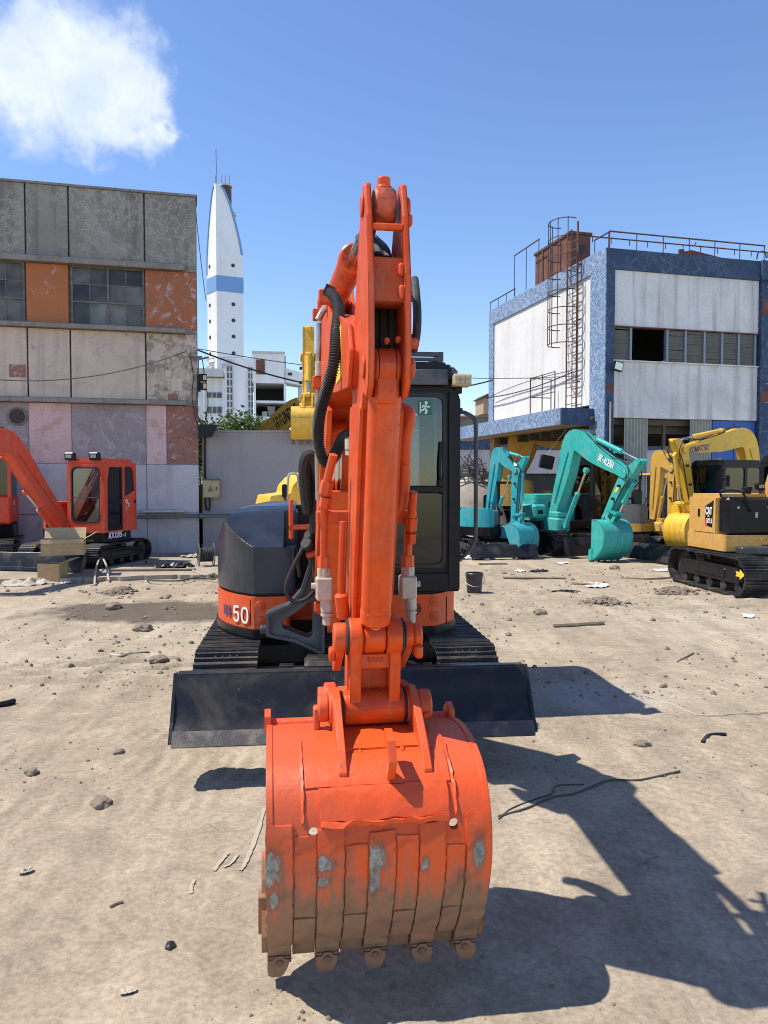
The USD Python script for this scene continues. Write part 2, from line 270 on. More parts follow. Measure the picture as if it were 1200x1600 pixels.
DIRT = (.24, .185, .125)
M = dict(
 orange=used_paint('orange_paint', (.59, .064, .007), .36, fade=(.46, .105, .045), fade_amt=.45, dust=(.36, .20, .12), dust_amt=.36, spec=.32),
 orange_dusty=used_paint('orange_paint_dusty', (.54, .078, .016), .5, fade=(.42, .10, .05), fade_amt=.6, dust=(.33, .20, .12), dust_amt=.6),
 slate=paint('slate_paint', (.015, .019, .028), .19, dirt=(.05, .055, .065), amt=.4, sc=2.2, bump=.03, bev=.006, var=.2, spec=.4),
 black=paint('black_paint', (.006, .006, .008), .28, dirt=(.03, .028, .026), amt=.3, sc=3.0, bump=.04, bev=.004, spec=.22),
 cast=paint('cast_grey_paint', (.034, .036, .042), .42, dirt=(.16, .14, .12), amt=.4, sc=4., bump=.25, fine=60., bev=.008),
 rubber=paint('hose_rubber', (.012, .012, .012), .62, dirt=(.07, .055, .045), amt=.5, sc=9., bump=.2, fine=200.),
 steel_dark=paint('track_steel', (.026, .024, .024), .48, dirt=(.16, .125, .09), amt=.55, sc=5., bump=.2, fine=60., metal=.3, bev=.004),
 black_blade=paint('blade_paint', (.014, .015, .018), .32, dirt=(.12, .10, .08), amt=.55, sc=2.6, bump=.14, fine=35., var=.25, bev=.006, spec=.3, chips=.6, chipcol=(.16, .13, .10)),
 chrome=paint('chrome_rod', (.72, .72, .72), .16, amt=.1, metal=1.0, bump=.0),
 steel=paint('bare_steel', (.45, .43, .40), .42, dirt=(.28, .2, .13), amt=.5, sc=14., metal=.8),
 fitting=paint('fitting_cream', (.40, .35, .28), .5, dirt=(.3, .22, .15), amt=.5, sc=14., bump=.15),
 beige=paint('lamp_beige', (.42, .33, .19), .45, dirt=(.2, .15, .1), amt=.4, sc=12.),
 white_decal=plain('white_decal', (.78, .78, .76), .5), grey_decal=plain('grey_decal', (.13, .12, .13), .5),
 blue_decal=plain('blue_decal', (.03, .035, .16), .5), yellow_decal=plain('yellow_decal', (.85, .50, .03), .5), red_decal=plain('red_decal', (.6, .03, .02), .5), green_decal=plain('green_decal', (.01, .12, .07), .5), pale_decal=plain('pale_decal', (.62, .68, .60), .5),
 inside=plain('dark_interior', (.02, .02, .022), .7), seat=paint('seat_cloth', (.018, .018, .02), .8, amt=.2),
 glass=pane('cab_glass', (.78, .86, .85), extra=.03), glass_dark=pane('tinted_glass', (.07, .08, .08), extra=.02), blade_lip=paint('worn_blade_lip', (.075, .07, .068), .5, dirt=(.24, .19, .14), amt=.7, sc=9., metal=.4, bump=.2), glass_dim=pane('dusty_glass', (.34, .40, .40), extra=.05),
 teal=used_paint('teal_paint', (.020, .34, .30), .42, fade=(.09, .33, .30), fade_amt=.55, dust=(.26, .27, .22), dust_amt=.5, bev=0, sc=1.8),
 teal_blue=used_paint('teal_blue_paint', (.018, .30, .34), .42, fade=(.10, .30, .31), fade_amt=.55, dust=(.26, .26, .23), dust_amt=.5, bev=0, sc=1.8),
 yellow=used_paint('yellow_paint', (.68, .385, .03), .42, fade=(.55, .35, .08), fade_amt=.55, dust=(.36, .27, .16), dust_amt=.5, bev=0, sc=1.8),
 yellow_dull=used_paint('yellow_dull_paint', (.54, .31, .05), .42, fade=(.42, .27, .09), fade_amt=.55, dust=(.30, .22, .13), dust_amt=.5, bev=0, sc=1.8),
 amber=used_paint('amber_paint', (.50, .27, .06), .42, fade=(.46, .28, .11), fade_amt=.55, dust=(.40, .29, .17), dust_amt=.5, bev=0, sc=1.8),
 red=used_paint('red_paint', (.56, .05, .018), .42, fade=(.46, .085, .045), fade_amt=.55, dust=(.36, .22, .15), dust_amt=.5, bev=0, sc=1.8),
 grey_plastic=paint('grey_plastic', (.095, .10, .105), .5, dirt=(.2, .19, .17), amt=.4, sc=3.),
 orange_greasy=paint('orange_greasy', (.50, .085, .03), .5, dirt=(.035, .022, .016), amt=.97, sc=9., lo=.40, hi=.52, bev=.005), wrap=paint('wrapped_hose', (.012, .012, .013), .75, dirt=(.06, .05, .04), amt=.5, sc=14., bump=.6, fine=120.),
 wood_steel=paint('tooth_steel', (.12, .085, .06), .6, amt=.5, sc=8.),
 louver_lens=plain('dim_lens', (.22, .23, .23), .2),
 lamp_glass=plain('lamp_lens', (.62, .64, .62), .12), 
)
# ---------------------------------------------------------------- ground
def ground_material():
    N = {'g': ('geometry', {}), 'a': ('noise_texture', dict(scale=.35, detail=8.0, roughness=.62, distortion=.5)), 'b': ('noise_texture', dict(scale=2.6, detail=9.0, roughness=.68, distortion=1.2)),
         'c': ('noise_texture', dict(scale=38.0, detail=8.0, roughness=.72)), 'd': ('noise_texture', dict(scale=260.0, detail=3.0, roughness=.6)),
         'ra': ('rgb_ramp', dict(ramp=[(.30, (.255, .206, .147)), (.5, (.325, .265, .191)), (.68, (.370, .309, .231))])),
         'rb': ('map_range', dict(from_min=.36, from_max=.66, to_min=.82, to_max=1.11, clamp=True)), 'rc': ('map_range', dict(from_min=.36, from_max=.64, to_min=.76, to_max=1.17, clamp=True)),
         'rd': ('map_range', dict(from_min=.3, from_max=.7, to_min=.86, to_max=1.12, clamp=True)),
         'm1': ('math', dict(math_type='multiply')), 'm2': ('math', dict(math_type='multiply')), 'hs': ('hsv', {}),
         # wet dark stain on the dirt, left of the machine
         'mp': ('mapping', dict(location=(3.0 / 1.55 - .65, -10.0 / .80 - .65, 0), scale=(1 / 1.55, 1 / .80, 0))), 'w1': ('noise_texture', dict(scale=1.1, detail=7.0, roughness=.65)), 'ws': ('vector_math', dict(math_type='multiply', vector2=(1.3, 1.3, 0))), 'wa': ('vector_math', dict(math_type='add')), 'ln': ('vector_math', dict(math_type='length')),
         'st': ('map_range', dict(from_min=1.12, from_max=.86, to_min=0., to_max=.80, clamp=True)), 'ms': ('mix_color', dict(b=(.055, .042, .036))),
         # pale lime spill on the right
         'mq': ('mapping', dict(location=(-1.62 * 1.3 - .65, -6.05 * 1.9 - .65, 0), scale=(1.3, 1.9, 0))), 'wb': ('vector_math', dict(math_type='add')), 'l2': ('vector_math', dict(math_type='length')), 's2': ('map_range', dict(from_min=1.1, from_max=.5, to_min=0., to_max=.30, clamp=True)), 'm6': ('mix_color', dict(b=(.52, .49, .45))),
         # scattered dark crumbs and damp spots
         'e': ('noise_texture', dict(scale=11.0, detail=5.0, roughness=.75)), 're': ('map_range', dict(from_min=.665, from_max=.72, to_min=0., to_max=.42, clamp=True)), 'me': ('mix_color', dict(b=(.075, .058, .045))),
         'mt': ('mapping', dict(rotation=(0, 0, .62), scale=(2.6, .32, 1.))), 'tr': ('noise_texture', dict(scale=1.6, detail=8.0, roughness=.62)), 'rt': ('map_range', dict(from_min=.34, from_max=.66, to_min=.86, to_max=1.13, clamp=True)), 'm3': ('math', dict(math_type='multiply')),
         'mh': ('math', dict(math_type='multiply_add', value2=.35)), 'mh2': ('math', dict(math_type='multiply_add', value2=2.2)), 'bp': ('bump', dict(strength=.45, distance=.012)),
         'p': ('principled_bsdf', dict(roughness=.95, specular_ior_level=.15))}
    P = 'g.position'
    L = [(P, n + '.vector') for n in 'abcde'] + [('a.fac', 'ra.fac'), ('b.fac', 'rb.value'), ('c.fac', 'rc.value'), ('d.fac', 'rd.value'), ('rb.result', 'm1.value1'), ('rc.result', 'm1.value2'), ('m1.value', 'm2.value1'), ('rd.result', 'm2.value2'),
         (P, 'mt.vector'), ('mt.vector', 'tr.vector'), ('tr.fac', 'rt.value'), ('m2.value', 'm3.value1'), ('rt.result', 'm3.value2'), ('m3.value', 'hs.value'), ('ra.color', 'hs.color'), (P, 'mp.vector'), (P, 'w1.vector'), ('w1.color', 'ws.vector1'), ('mp.vector', 'wa.vector1'), ('ws.vector', 'wa.vector2'), ('wa.vector', 'ln.vector1'), ('ln.value', 'st.value'),
         ('hs.color', 'ms.a'), ('st.result', 'ms.fac'), (P, 'mq.vector'), ('mq.vector', 'wb.vector1'), ('ws.vector', 'wb.vector2'), ('wb.vector', 'l2.vector1'), ('l2.value', 's2.value'), ('ms.result', 'm6.a'), ('s2.result', 'm6.fac'),
         ('e.fac', 're.value'), ('m6.result', 'me.a'), ('re.result', 'me.fac'), ('me.result', 'p.base_color'),
         ('d.fac', 'mh.value1'), ('c.fac', 'mh.value3'), ('b.fac', 'mh2.value1'), ('mh.value', 'mh2.value3'), ('mh2.value', 'bp.height'), ('bp.normal', 'p.normal')]
    return material('dusty_ground', N, L)
M['ground'] = ground_material()
# track and tyre marks: (path of ground points, width, ridge pitch, height)
MARKS = [([(-.1, 2.2), (1.2, 3.6), (2.6, 5.6), (4.6, 9.5)], .36, .085, .010), ([(.7, 2.0), (1.9, 3.3), (3.3, 5.3), (5.2, 8.8)], .36, .085, .009),
         ([(-2.6, 4.6), (-1.1, 4.55), (-.2, 4.4)], .42, .10, .010), ([(-2.6, 3.9), (-1.6, 4.0), (-.9, 4.1)], .34, .09, .009), ([(-2.2, 5.3), (-.9, 5.15)], .4, .10, .010),
         ([(-1.5, 2.0), (-.7, 2.5), (.1, 2.9)], .3, .08, .006), ([(.2, 2.0), (1.0, 2.15), (2.2, 2.5)], .3, .08, .008), ([(1.3, 2.2), (2.1, 3.0), (2.6, 4.0)], .3, .08, .007)]
MARKS += [([(-2.3, 2.4), (-1.3, 2.6), (-.6, 3.3)], .30, .085, .008), ([(-3.6, 5.0), (-2.6, 5.1)], .40, .10, .010), ([(1.6, 2.6), (2.4, 3.9), (3.6, 5.4), (6.0, 8.2)], .36, .085, .010), ([(1.4, 5.0), (2.6, 6.1), (4.0, 7.0)], .40, .10, .010), ([(-1.9, 3.2), (-1.0, 3.45)], .34, .09, .008), ([(-1.3, 2.15), (-.9, 2.3), (-.6, 2.6)], .22, .07, .007), ([(.9, 2.0), (1.1, 2.4), (1.0, 2.9)], .24, .07, .008)]
RUTS = [([(-4.6, 6.75), (-3.2, 6.85), (-2.0, 7.25), (-1.2, 7.6)], .05, .020), ([(-4.7, 6.55), (-3.2, 6.62), (-1.9, 6.95), (-1.2, 7.2)], .06, .024), ([(-4.4, 6.95), (-3.2, 7.05), (-2.3, 7.4)], .05, .018), ([(-4.3, 6.35), (-3.0, 6.40), (-1.7, 6.65)], .05, .018),
        ([(-4.4, 10.6), (-2, 10.9)], .07, .02), ([(2.2, 11.6), (4.2, 11.0), (7, 11.4)], .09, .03), ([(1.2, 10.6), (3.3, 10.1), (5.5, 10.4)], .08, .025)]
def path_field(P, pts, reach=.6):
    s = np.array(spline([(x, y, 0) for x, y in pts], 14))[:, :2]; d = np.full(len(P), 1e9); a = np.zeros(len(P)); acc = np.r_[0, np.cumsum(np.linalg.norm(np.diff(s, axis=0), axis=1))]
    near = np.nonzero(((P > s.min(0) - reach) & (P < s.max(0) + reach)).all(1))[0]; Q = P[near]; dq, aq = np.full(len(Q), 1e9), np.zeros(len(Q))
    for i in range(len(s) - 1):
        u = s[i + 1] - s[i]; l = np.linalg.norm(u); t = np.clip(((Q - s[i]) @ u) / l ** 2, 0, 1); q = np.linalg.norm(Q - s[i] - t[:, None] * u, axis=1)
        w = q < dq; dq[w] = q[w]; aq[w] = acc[i] + t[w] * l
    d[near], a[near] = dq, aq
    return d, a
def ground_height(P):
    P3 = np.c_[P, np.zeros(len(P))]; near = np.clip((26 - P[:, 1]) / 10, 0, 1)
    h = (meshkit.fbm(P3 * .9, 4, 3) - .5) * .035 + (meshkit.fbm(P3 * 5.0, 4, 9) - .5) * .018
    h += np.clip(meshkit.fbm(P3 * 3.1, 3, 21) - .60, 0, 1) * .05
    nz = np.clip((meshkit.fbm(P3 * 1.6, 3, 31) - .38) * 5, 0, 1)
    for pts, wd, pitch, hh in MARKS:
        d, a = path_field(P, pts); k = np.clip((wd / 2 - d) / .03, 0, 1) * nz
        h += k * (0.8 * hh * np.clip(np.sin(a / (1.15 * pitch) * 2 * PI + 6 * d) * 2, -1, 1) * .5 - hh * .35)
    for pts, wd, dp in RUTS:
        d, a = path_field(P, pts); d = d + (meshkit.noise(P3 * 6.0, 4) - .5) * .10
        h += -1.7 * dp * np.exp(-(d / wd) ** 2) + dp * 1.3 * np.exp(-((d - 1.9 * wd) / wd) ** 2)
    return h * near
def make_ground():
    xs = np.r_[np.linspace(-60, -9, 18), np.linspace(-8.8, -3.2, 60), np.linspace(-3.15, 3.15, 360), np.linspace(3.2, 10, 75), np.linspace(10.5, 70, 18)]
    ys = np.r_[np.linspace(-12, 1.6, 12), np.linspace(1.7, 5.6, 300), np.linspace(5.63, 11, 130), np.linspace(11.1, 20, 70), np.linspace(20.5, 60, 30), np.linspace(65, 900, 20)]
    X, Y = np.meshgrid(xs, ys); P = np.c_[X.ravel(), Y.ravel()]
    z = ground_height(P) - .012
    far = np.abs(P[:, 0]) >= 60; P[far, 0] *= 12
    i, j = np.meshgrid(np.arange(len(ys) - 1), np.arange(len(xs) - 1), indexing='ij'); n = len(xs); a = (i * n + j).ravel()
    F = np.stack([a, a + 1, a + n + 1, a + n], 1)
    return (np.c_[P, z], F)
obj('ground', make_ground(), M['ground'], None, smooth=True, kind='structure')
# ---------------------------------------------------------------- excavator pieces shared by all machines (local frame: front = -y, x to the viewer's right)
def track_path(L, h, n):
    """stadium path of n places: (y, z, tilt of the shoe in degrees)."""
    r = h / 2; s = L - h; per = 2 * s + 2 * PI * r; out = []
    for i in range(n):
        a = per * i / n
        if a < s: out.append((-s / 2 + a, h, 0.0))
        elif a < s + PI * r: t = (a - s) / r; out.append((s / 2 + r * math.sin(t), r + r * math.cos(t), -math.degrees(t)))
        elif a < 2 * s + PI * r: out.append((s / 2 - (a - s - PI * r), 0.0, 180.0))
        else: t = (a - 2 * s - PI * r) / r; out.append((-s / 2 - r * math.sin(t), r - r * math.cos(t), 180 - math.degrees(t)))
    return out
def shoe_mesh(w, pitch, detail):
    base = [bx(-w / 2, w / 2, -pitch * .47, pitch * .47, -.022, -.008)]
    for y, hgt in ((-.40, .014), (0.02, .010), (.36, .014)):
        base.append(prism([(pitch * (y - .06), -.010), (pitch * (y + .06), -.010), (pitch * (y + .035), hgt), (pitch * (y - .035), hgt)], 'x', -w / 2, w / 2))
    if detail:
        for x in (-.07, -.025, .025, .07): base.append(cyl((x, pitch * .19, -.008), (x, pitch * .19, .003), .008, 6))
    return cat(base)
def tracks(root, gauge, w, L, h, mat, n=38, singles=True, detail=False, frame=None, arrow=False):
    for sx in (-1, 1):
        cx = sx * (gauge / 2); tr = group_part('track', root); pth = track_path(L, h - .03, n); pitch = (2 * (L - h) + PI * h) / n
        sh = shoe_mesh(w, pitch, detail); allm = []
        for (y, z, t) in pth:
            m = rot(sh, t, (1, 0, 0)); m.apply_translation((cx, y, z + .015)); allm.append(m)
        if singles:
            for m in allm: obj('track_shoe', m, mat, tr, smooth=False)
        else: obj('track_shoes', allm, mat, tr, kind='stuff', smooth=False)
        r = h / 2
        fr = [prism([(-L / 2 + r * .9, r * .62), (L / 2 - r * .9, r * .62), (L / 2 - r * 1.05, r * 1.42), (-L / 2 + r * 1.05, r * 1.42)], 'x', cx - w * .30, cx + w * .30, .03),
              bx(cx - w * .34, cx + w * .34, -L * .22, L * .18, r * .75, r * 1.28, .02)]
        obj('track_frame', fr, frame or mat, tr)
        for y in (-L / 2 + r, L / 2 - r):
            obj('idler', [xcyl(cx - w * .16, cx + w * .16, y, r, r * .80, 24, .02), xcyl(cx - w * .26, cx + w * .26, y, r, r * .3, 16, .01)], mat, tr)
        for k in range(5):
            y = -L / 2 + 1.25 * r + (L - 2.5 * r) * k / 4
            obj('roller', xcyl(cx - w * .24, cx + w * .24, y, r * .36, r * .30, 14, .01), mat, tr)
        obj('roller', xcyl(cx - w * .2, cx + w * .2, .05, h - .09, .045, 12), mat, tr)
    obj('chassis', [bx(-gauge / 2 + w * .2, gauge / 2 - w * .2, -.55, .55, h * .55, h * .92, .04), cyl((0, 0, h * .8), (0, 0, h + .12), .42, 28), bx(-.3, .3, -1.0, -.5, h * .5, h * .8, .03)], mat, root)
def blade(root, width, y, z0, z1, mat, lip=.045, edge=None):
    prof = [(y + .10, z1), (y + .055, z0 + .76 * (z1 - z0)), (y + .02, z0 + .52 * (z1 - z0)), (y - lip * .27, z0 + .26 * (z1 - z0)), (y - lip, z0)]
    c = LineString(spline([(a, b, 0) for a, b in prof], 5)[:, :2]).buffer(.012, cap_style=2)
    obj('blade', prism(c, 'x', -width / 2, width / 2), mat, root, smooth=25)
    obj('blade_edge', prism([(y - lip - .020, z0 - .006), (y - lip, z0 - .018), (y - lip * .6, z0 + .052), (y - lip * .6 - .018, z0 + .066)], 'x', -width / 2, width / 2), edge or mat, root)
    obj('blade_top_rail', bx(-width / 2, width / 2, y + .085, y + .15, z1 - .03, z1 + .012, .008), mat, root)
    for s in (-1, 1):
        x = s * width / 2
        obj('blade_side', prism([(y - lip - .005, z0 - .005), (y - lip * .4, z0 + .3 * (z1 - z0)), (y + .10, z1 + .012), (y + .19, z1 - .02), (y + .16, z0 + .1), (y + .06, z0 + .02)], 'x', min(x, x + s * .02), max(x, x + s * .02), .01), mat, root)
        obj('blade_arm', prism([(y + .075, z0 + .10), (y + .085, z1 - .08), (y + .3, z1 - .06), (-.9, .42), (-.9, .30), (y + .3, z0 + .12)], 'x', s * .42 - .05, s * .42 + .05), mat, root)
def gooseneck(pts, axis_x, w):                                 # boom side outline -> box body with slightly proud side plates
    a = prism(pts, 'x', axis_x - w / 2 + .012, axis_x + w / 2 - .012, .02)
    g = poly(pts, .02).buffer(.008)
    return [a, prism(g, 'x', axis_x - w / 2, axis_x - w / 2 + .013), prism(g, 'x', axis_x + w / 2 - .013, axis_x + w / 2)]
def ram(parent, name, p, q, r, frac, mat, rod_mat, x=0.0, eye=None):
    p = np.array([x, *p]); q = np.array([x, *q]); d = unit(q - p); L = np.linalg.norm(q - p); m = p + d * L * frac; e = eye or r * 1.05
    o = obj(name, [cyl(p + d * e * .6, m, r, 22, ch=.006), cyl(m - d * .07, m + d * .004, r * 1.10, 22, ch=.006), xcyl(x - r * .95, x + r * .95, p[1], p[2], e, 20, .006)], mat, parent)
    obj('rod', cyl(m, q - d * e * .5, r * .52, 16), rod_mat, o)
    obj('rod_eye', xcyl(x - r * .9, x + r * .9, q[1], q[2], e, 20, .006), mat, o)
    return o
def revolve_y(profile_fn): pass
def bucket_shape(K, ang, size, width):
    """generic digging bucket: K = stick pin (y, z); profile in units of size, turned by ang degrees in the y-z plane."""
    base = [(.02, -.10), (-.22, .0), (-.46, -.05), (-.63, -.20), (-.71, -.44), (-.70, -.70), (-.61, -.94), (-.52, -1.10)]
    c, s = math.cos(math.radians(ang)), math.sin(math.radians(ang))
    T = lambda p: (K[0] + size * (p[0] * c - p[1] * s), K[1] + size * (p[0] * s + p[1] * c))
    curve = [T(p[:2]) for p in spline([(a, b, 0) for a, b in base], 4)]
    return T, curve
def generic_bucket(root, K, ang, size, width, mat, tooth_mat, x=0.0, label=None):
    T, curve = bucket_shape(K, ang, size, width)
    b = obj('bucket', prism(LineString(curve).buffer(.012, cap_style=2), 'x', x - width / 2, x + width / 2), mat, root)
    if label: b.SetCustomDataByKey('label', label)
    for s in (-1, 1):
        xx = x + s * width / 2
        obj('side_plate', prism(poly(curve).buffer(.014), 'x', min(xx, xx - s * .02), max(xx, xx - s * .02)), mat, b)
        obj('side_cutter', prism([T(p) for p in ((-.55, -1.06), (-.40, -.78), (-.30, -.86), (-.44, -1.16))], 'x', min(xx, xx + s * .018), max(xx, xx + s * .018)), mat, b)
        obj('bucket_ear', prism([T(p) for p in ((.07, .0), (.05, .08), (-.02, .09), (-.24, .07), (-.33, .02), (-.36, -.06), (-.20, -.06), (.04, -.14))], 'x', x + s * .11 - .012, x + s * .11 + .012), mat, b)
    for k in range(3):
        xx = x + width * (-.25 + .25 * k); obj('wear_strip', prism(LineString(curve[10:-1]).buffer(.018, cap_style=2), 'x', xx - .03, xx + .03), mat, b)
    for k in range(5):
        xx = x + width * (-.45 + .225 * k)
        obj('tooth', prism([T(p) for p in ((-.58, -1.02), (-.50, -1.00), (-.40, -1.32), (-.44, -1.34))], 'x', xx - .03, xx + .03), tooth_mat, b)
    P2 = T((-.28, .0))
    obj('bucket_pin', [xcyl(x - .14, x + .14, K[0], K[1], .032, 16), xcyl(x - .14, x + .14, P2[0], P2[1], .03, 16)], mat, b)
    return P2
def arm_set(root, A, C, x=0.0, w=.22, bucket=None, hose=True, guard=False):
    """A: dict of side-view pins F foot, B bend outer, B2 bend inner, T tip, S stick top, K bucket pin, P cylinder pins; all (y, z)."""
    F, B, T, S, K = (np.array(A[k]) for k in 'FBTSK')
    # boom outline around the path F-B-T
    up, dn = A.get('boom_up'), None
    path = spline([(*F, 0), (*(F + (B - F) * .55), 0), (*B, 0), (*(T + (B - T) * .55), 0), (*T, 0)], 8)[:, :2]
    s = np.linspace(0, 1, len(path)); wid = A.get('bw', .34) * (.30 + .70 * np.sin(np.clip(s * 1.06, 0, 1) * PI) ** .75) / 2 + .03
    t = np.gradient(path, axis=0); t /= np.linalg.norm(t, axis=1, keepdims=True); n = np.c_[-t[:, 1], t[:, 0]]
    outline = np.vstack([path + n * wid[:, None], (path - n * wid[:, None])[::-1]])
    bo = obj('boom', gooseneck(outline, x, w), C['boom'], root)
    for q in (F, T): obj('pivot_pin', xcyl(x - w * .58, x + w * .58, *q, .050, 18, .006), M['wood_steel'], bo); obj('pivot_boss', [xcyl(x + s_ * w * .54 - .012, x + s_ * w * .54 + .012, *q, .085, 20, .006) for s_ in (-1, 1)], C['boom'], bo)
    d = unit(K - T); nn = np.array([-d[1], d[0]])
    if nn[0] > 0: nn = -nn                                     # nn points to the front (-y)
    st_out = [S - d * .05 + nn * .03, S - d * .05 - nn * .06, T - nn * .11 - d * .02, T + d * .25 - nn * .12, K - nn * .07, K + d * .06, K + nn * .06 - d * .02, T + d * .45 + nn * .10, T + d * .05 + nn * .16]
    so = obj('stick', gooseneck([tuple(p) for p in st_out], x, w * .82), C['stick'], root)
    obj('pivot_pin', xcyl(x - w * .6, x + w * .6, *K, .04, 16, .006), C['stick'], so)
    BT = B + n[len(n) // 2 + 3] * wid[len(n) // 2] * 1.1 if True else B
    bend_top = path[22] + n[22] * wid[22] + n[22] * .07 if n[22][1] > 0 else path[22] - n[22] * wid[22] - n[22] * .07
    obj('cylinder_bracket', prism(poly([bend_top + np.array(q) for q in ((-.08, -.10), (.09, -.10), (.04, .05), (-.04, .05))]), 'x', x - .07, x + .07, .01), C['boom'], bo)
    ram(root, 'arm_cylinder', bend_top, S, A.get('r', .05), .58, C['ram'], M['chrome'], x)
    bc = A.get('BC')                                            # boom cylinder: foot, top
    if bc:
        for xx in ((x,) if not A.get('twin') else (x - w * .8, x + w * .8)): ram(root, 'boom_cylinder', bc[0], bc[1], A.get('r', .05) * 1.1, .6, C['ram'], M['chrome'], xx)
    P2 = None
    if bucket:
        P2 = np.array(generic_bucket(root, K, bucket['ang'], bucket['size'], bucket['width'], C['bucket'], M['wood_steel'], x, bucket.get('label')))
        kc = T + d * .10 + nn * .22; kl = P2 - d * .26 + nn * .02
        ram(root, 'bucket_cylinder', kc, kl, A.get('r', .05) * .95, .66, C['ram'], M['chrome'], x)
        for sx in (-1, 1):
            obj('bucket_link', prism(LineString([kl, P2]).buffer(.04, quad_segs=4), 'x', x + sx * .075 - .014, x + sx * .075 + .014), C['stick'], so)
            obj('bucket_link', prism(LineString([kl, K - d * .22]).buffer(.035, quad_segs=4), 'x', x + sx * .105 - .012, x + sx * .105 + .012), C['stick'], so)
        obj('cylinder_bracket', prism(poly([kc + d * .06, kc - d * .06, T - d * .0 + nn * .1, T + d * .22 + nn * .1]), 'x', x - .05, x + .05, .01), C['stick'], so)
    for k, (pa, pb) in enumerate(((F, B),)):                  # steel pipes clamped along the boom's side
        for sx in (-1, 1): obj('pipe', tube([(x + sx * (w / 2 + .018), *(pa + (pb - pa) * u)) for u in (.18, .5, .85)], .013, 6, 3), C['boom'], bo)
    for u in (.25, .55): obj('pipe_clamp', [bx(x - w * .5 - .035, x + w * .5 + .035, *(sum(([q - .025, q + .025] for q in (T + (K - T) * u + nn * .02)), [])))], M['black'], so)
    if hose:
        for sx in (-1, 1): obj('hydraulic_hose', tube([(x + sx * w * .5, *(T + nn * .16 + d * .05)), (x + sx * w * .56, *(T + nn * .15 + d * .35)), (x + sx * w * .50, *(T + (K - T) * .6 + nn * .13)), (x + sx * w * .42, *(T + (K - T) * .78 + nn * .10))], .013, 6, 4), M['rubber'], so)
        for sx in (-1, 1):
            p3 = lambda yz, dx: (x + dx, yz[0], yz[1])
            off = path[[6, 12, 18, 24, 28]] + n[[6, 12, 18, 24, 28]] * (wid[[6, 12, 18, 24, 28], None] + .025) * (1 if n[18][1] > 0 else -1)
            obj('hydraulic_hose', tube([p3(q, sx * w * .3) for q in off] + [p3(T - d * .15 + np.array([.0, .12]), sx * w * .62), p3(T + nn * .22 - d * .05, sx * w * .66), p3(T + d * .2 + nn * .2, sx * w * .5)], .014, 6, 4), M['rubber'], bo)
    return P2
def rounded_plan(x0, x1, y0, y1, R, cx=0., cy=0.):
    return Point(cx, cy).buffer(R, quad_segs=16).intersection(sbox(x0, y0, x1, y1)).buffer(-.05, quad_segs=4).buffer(.05, quad_segs=4)
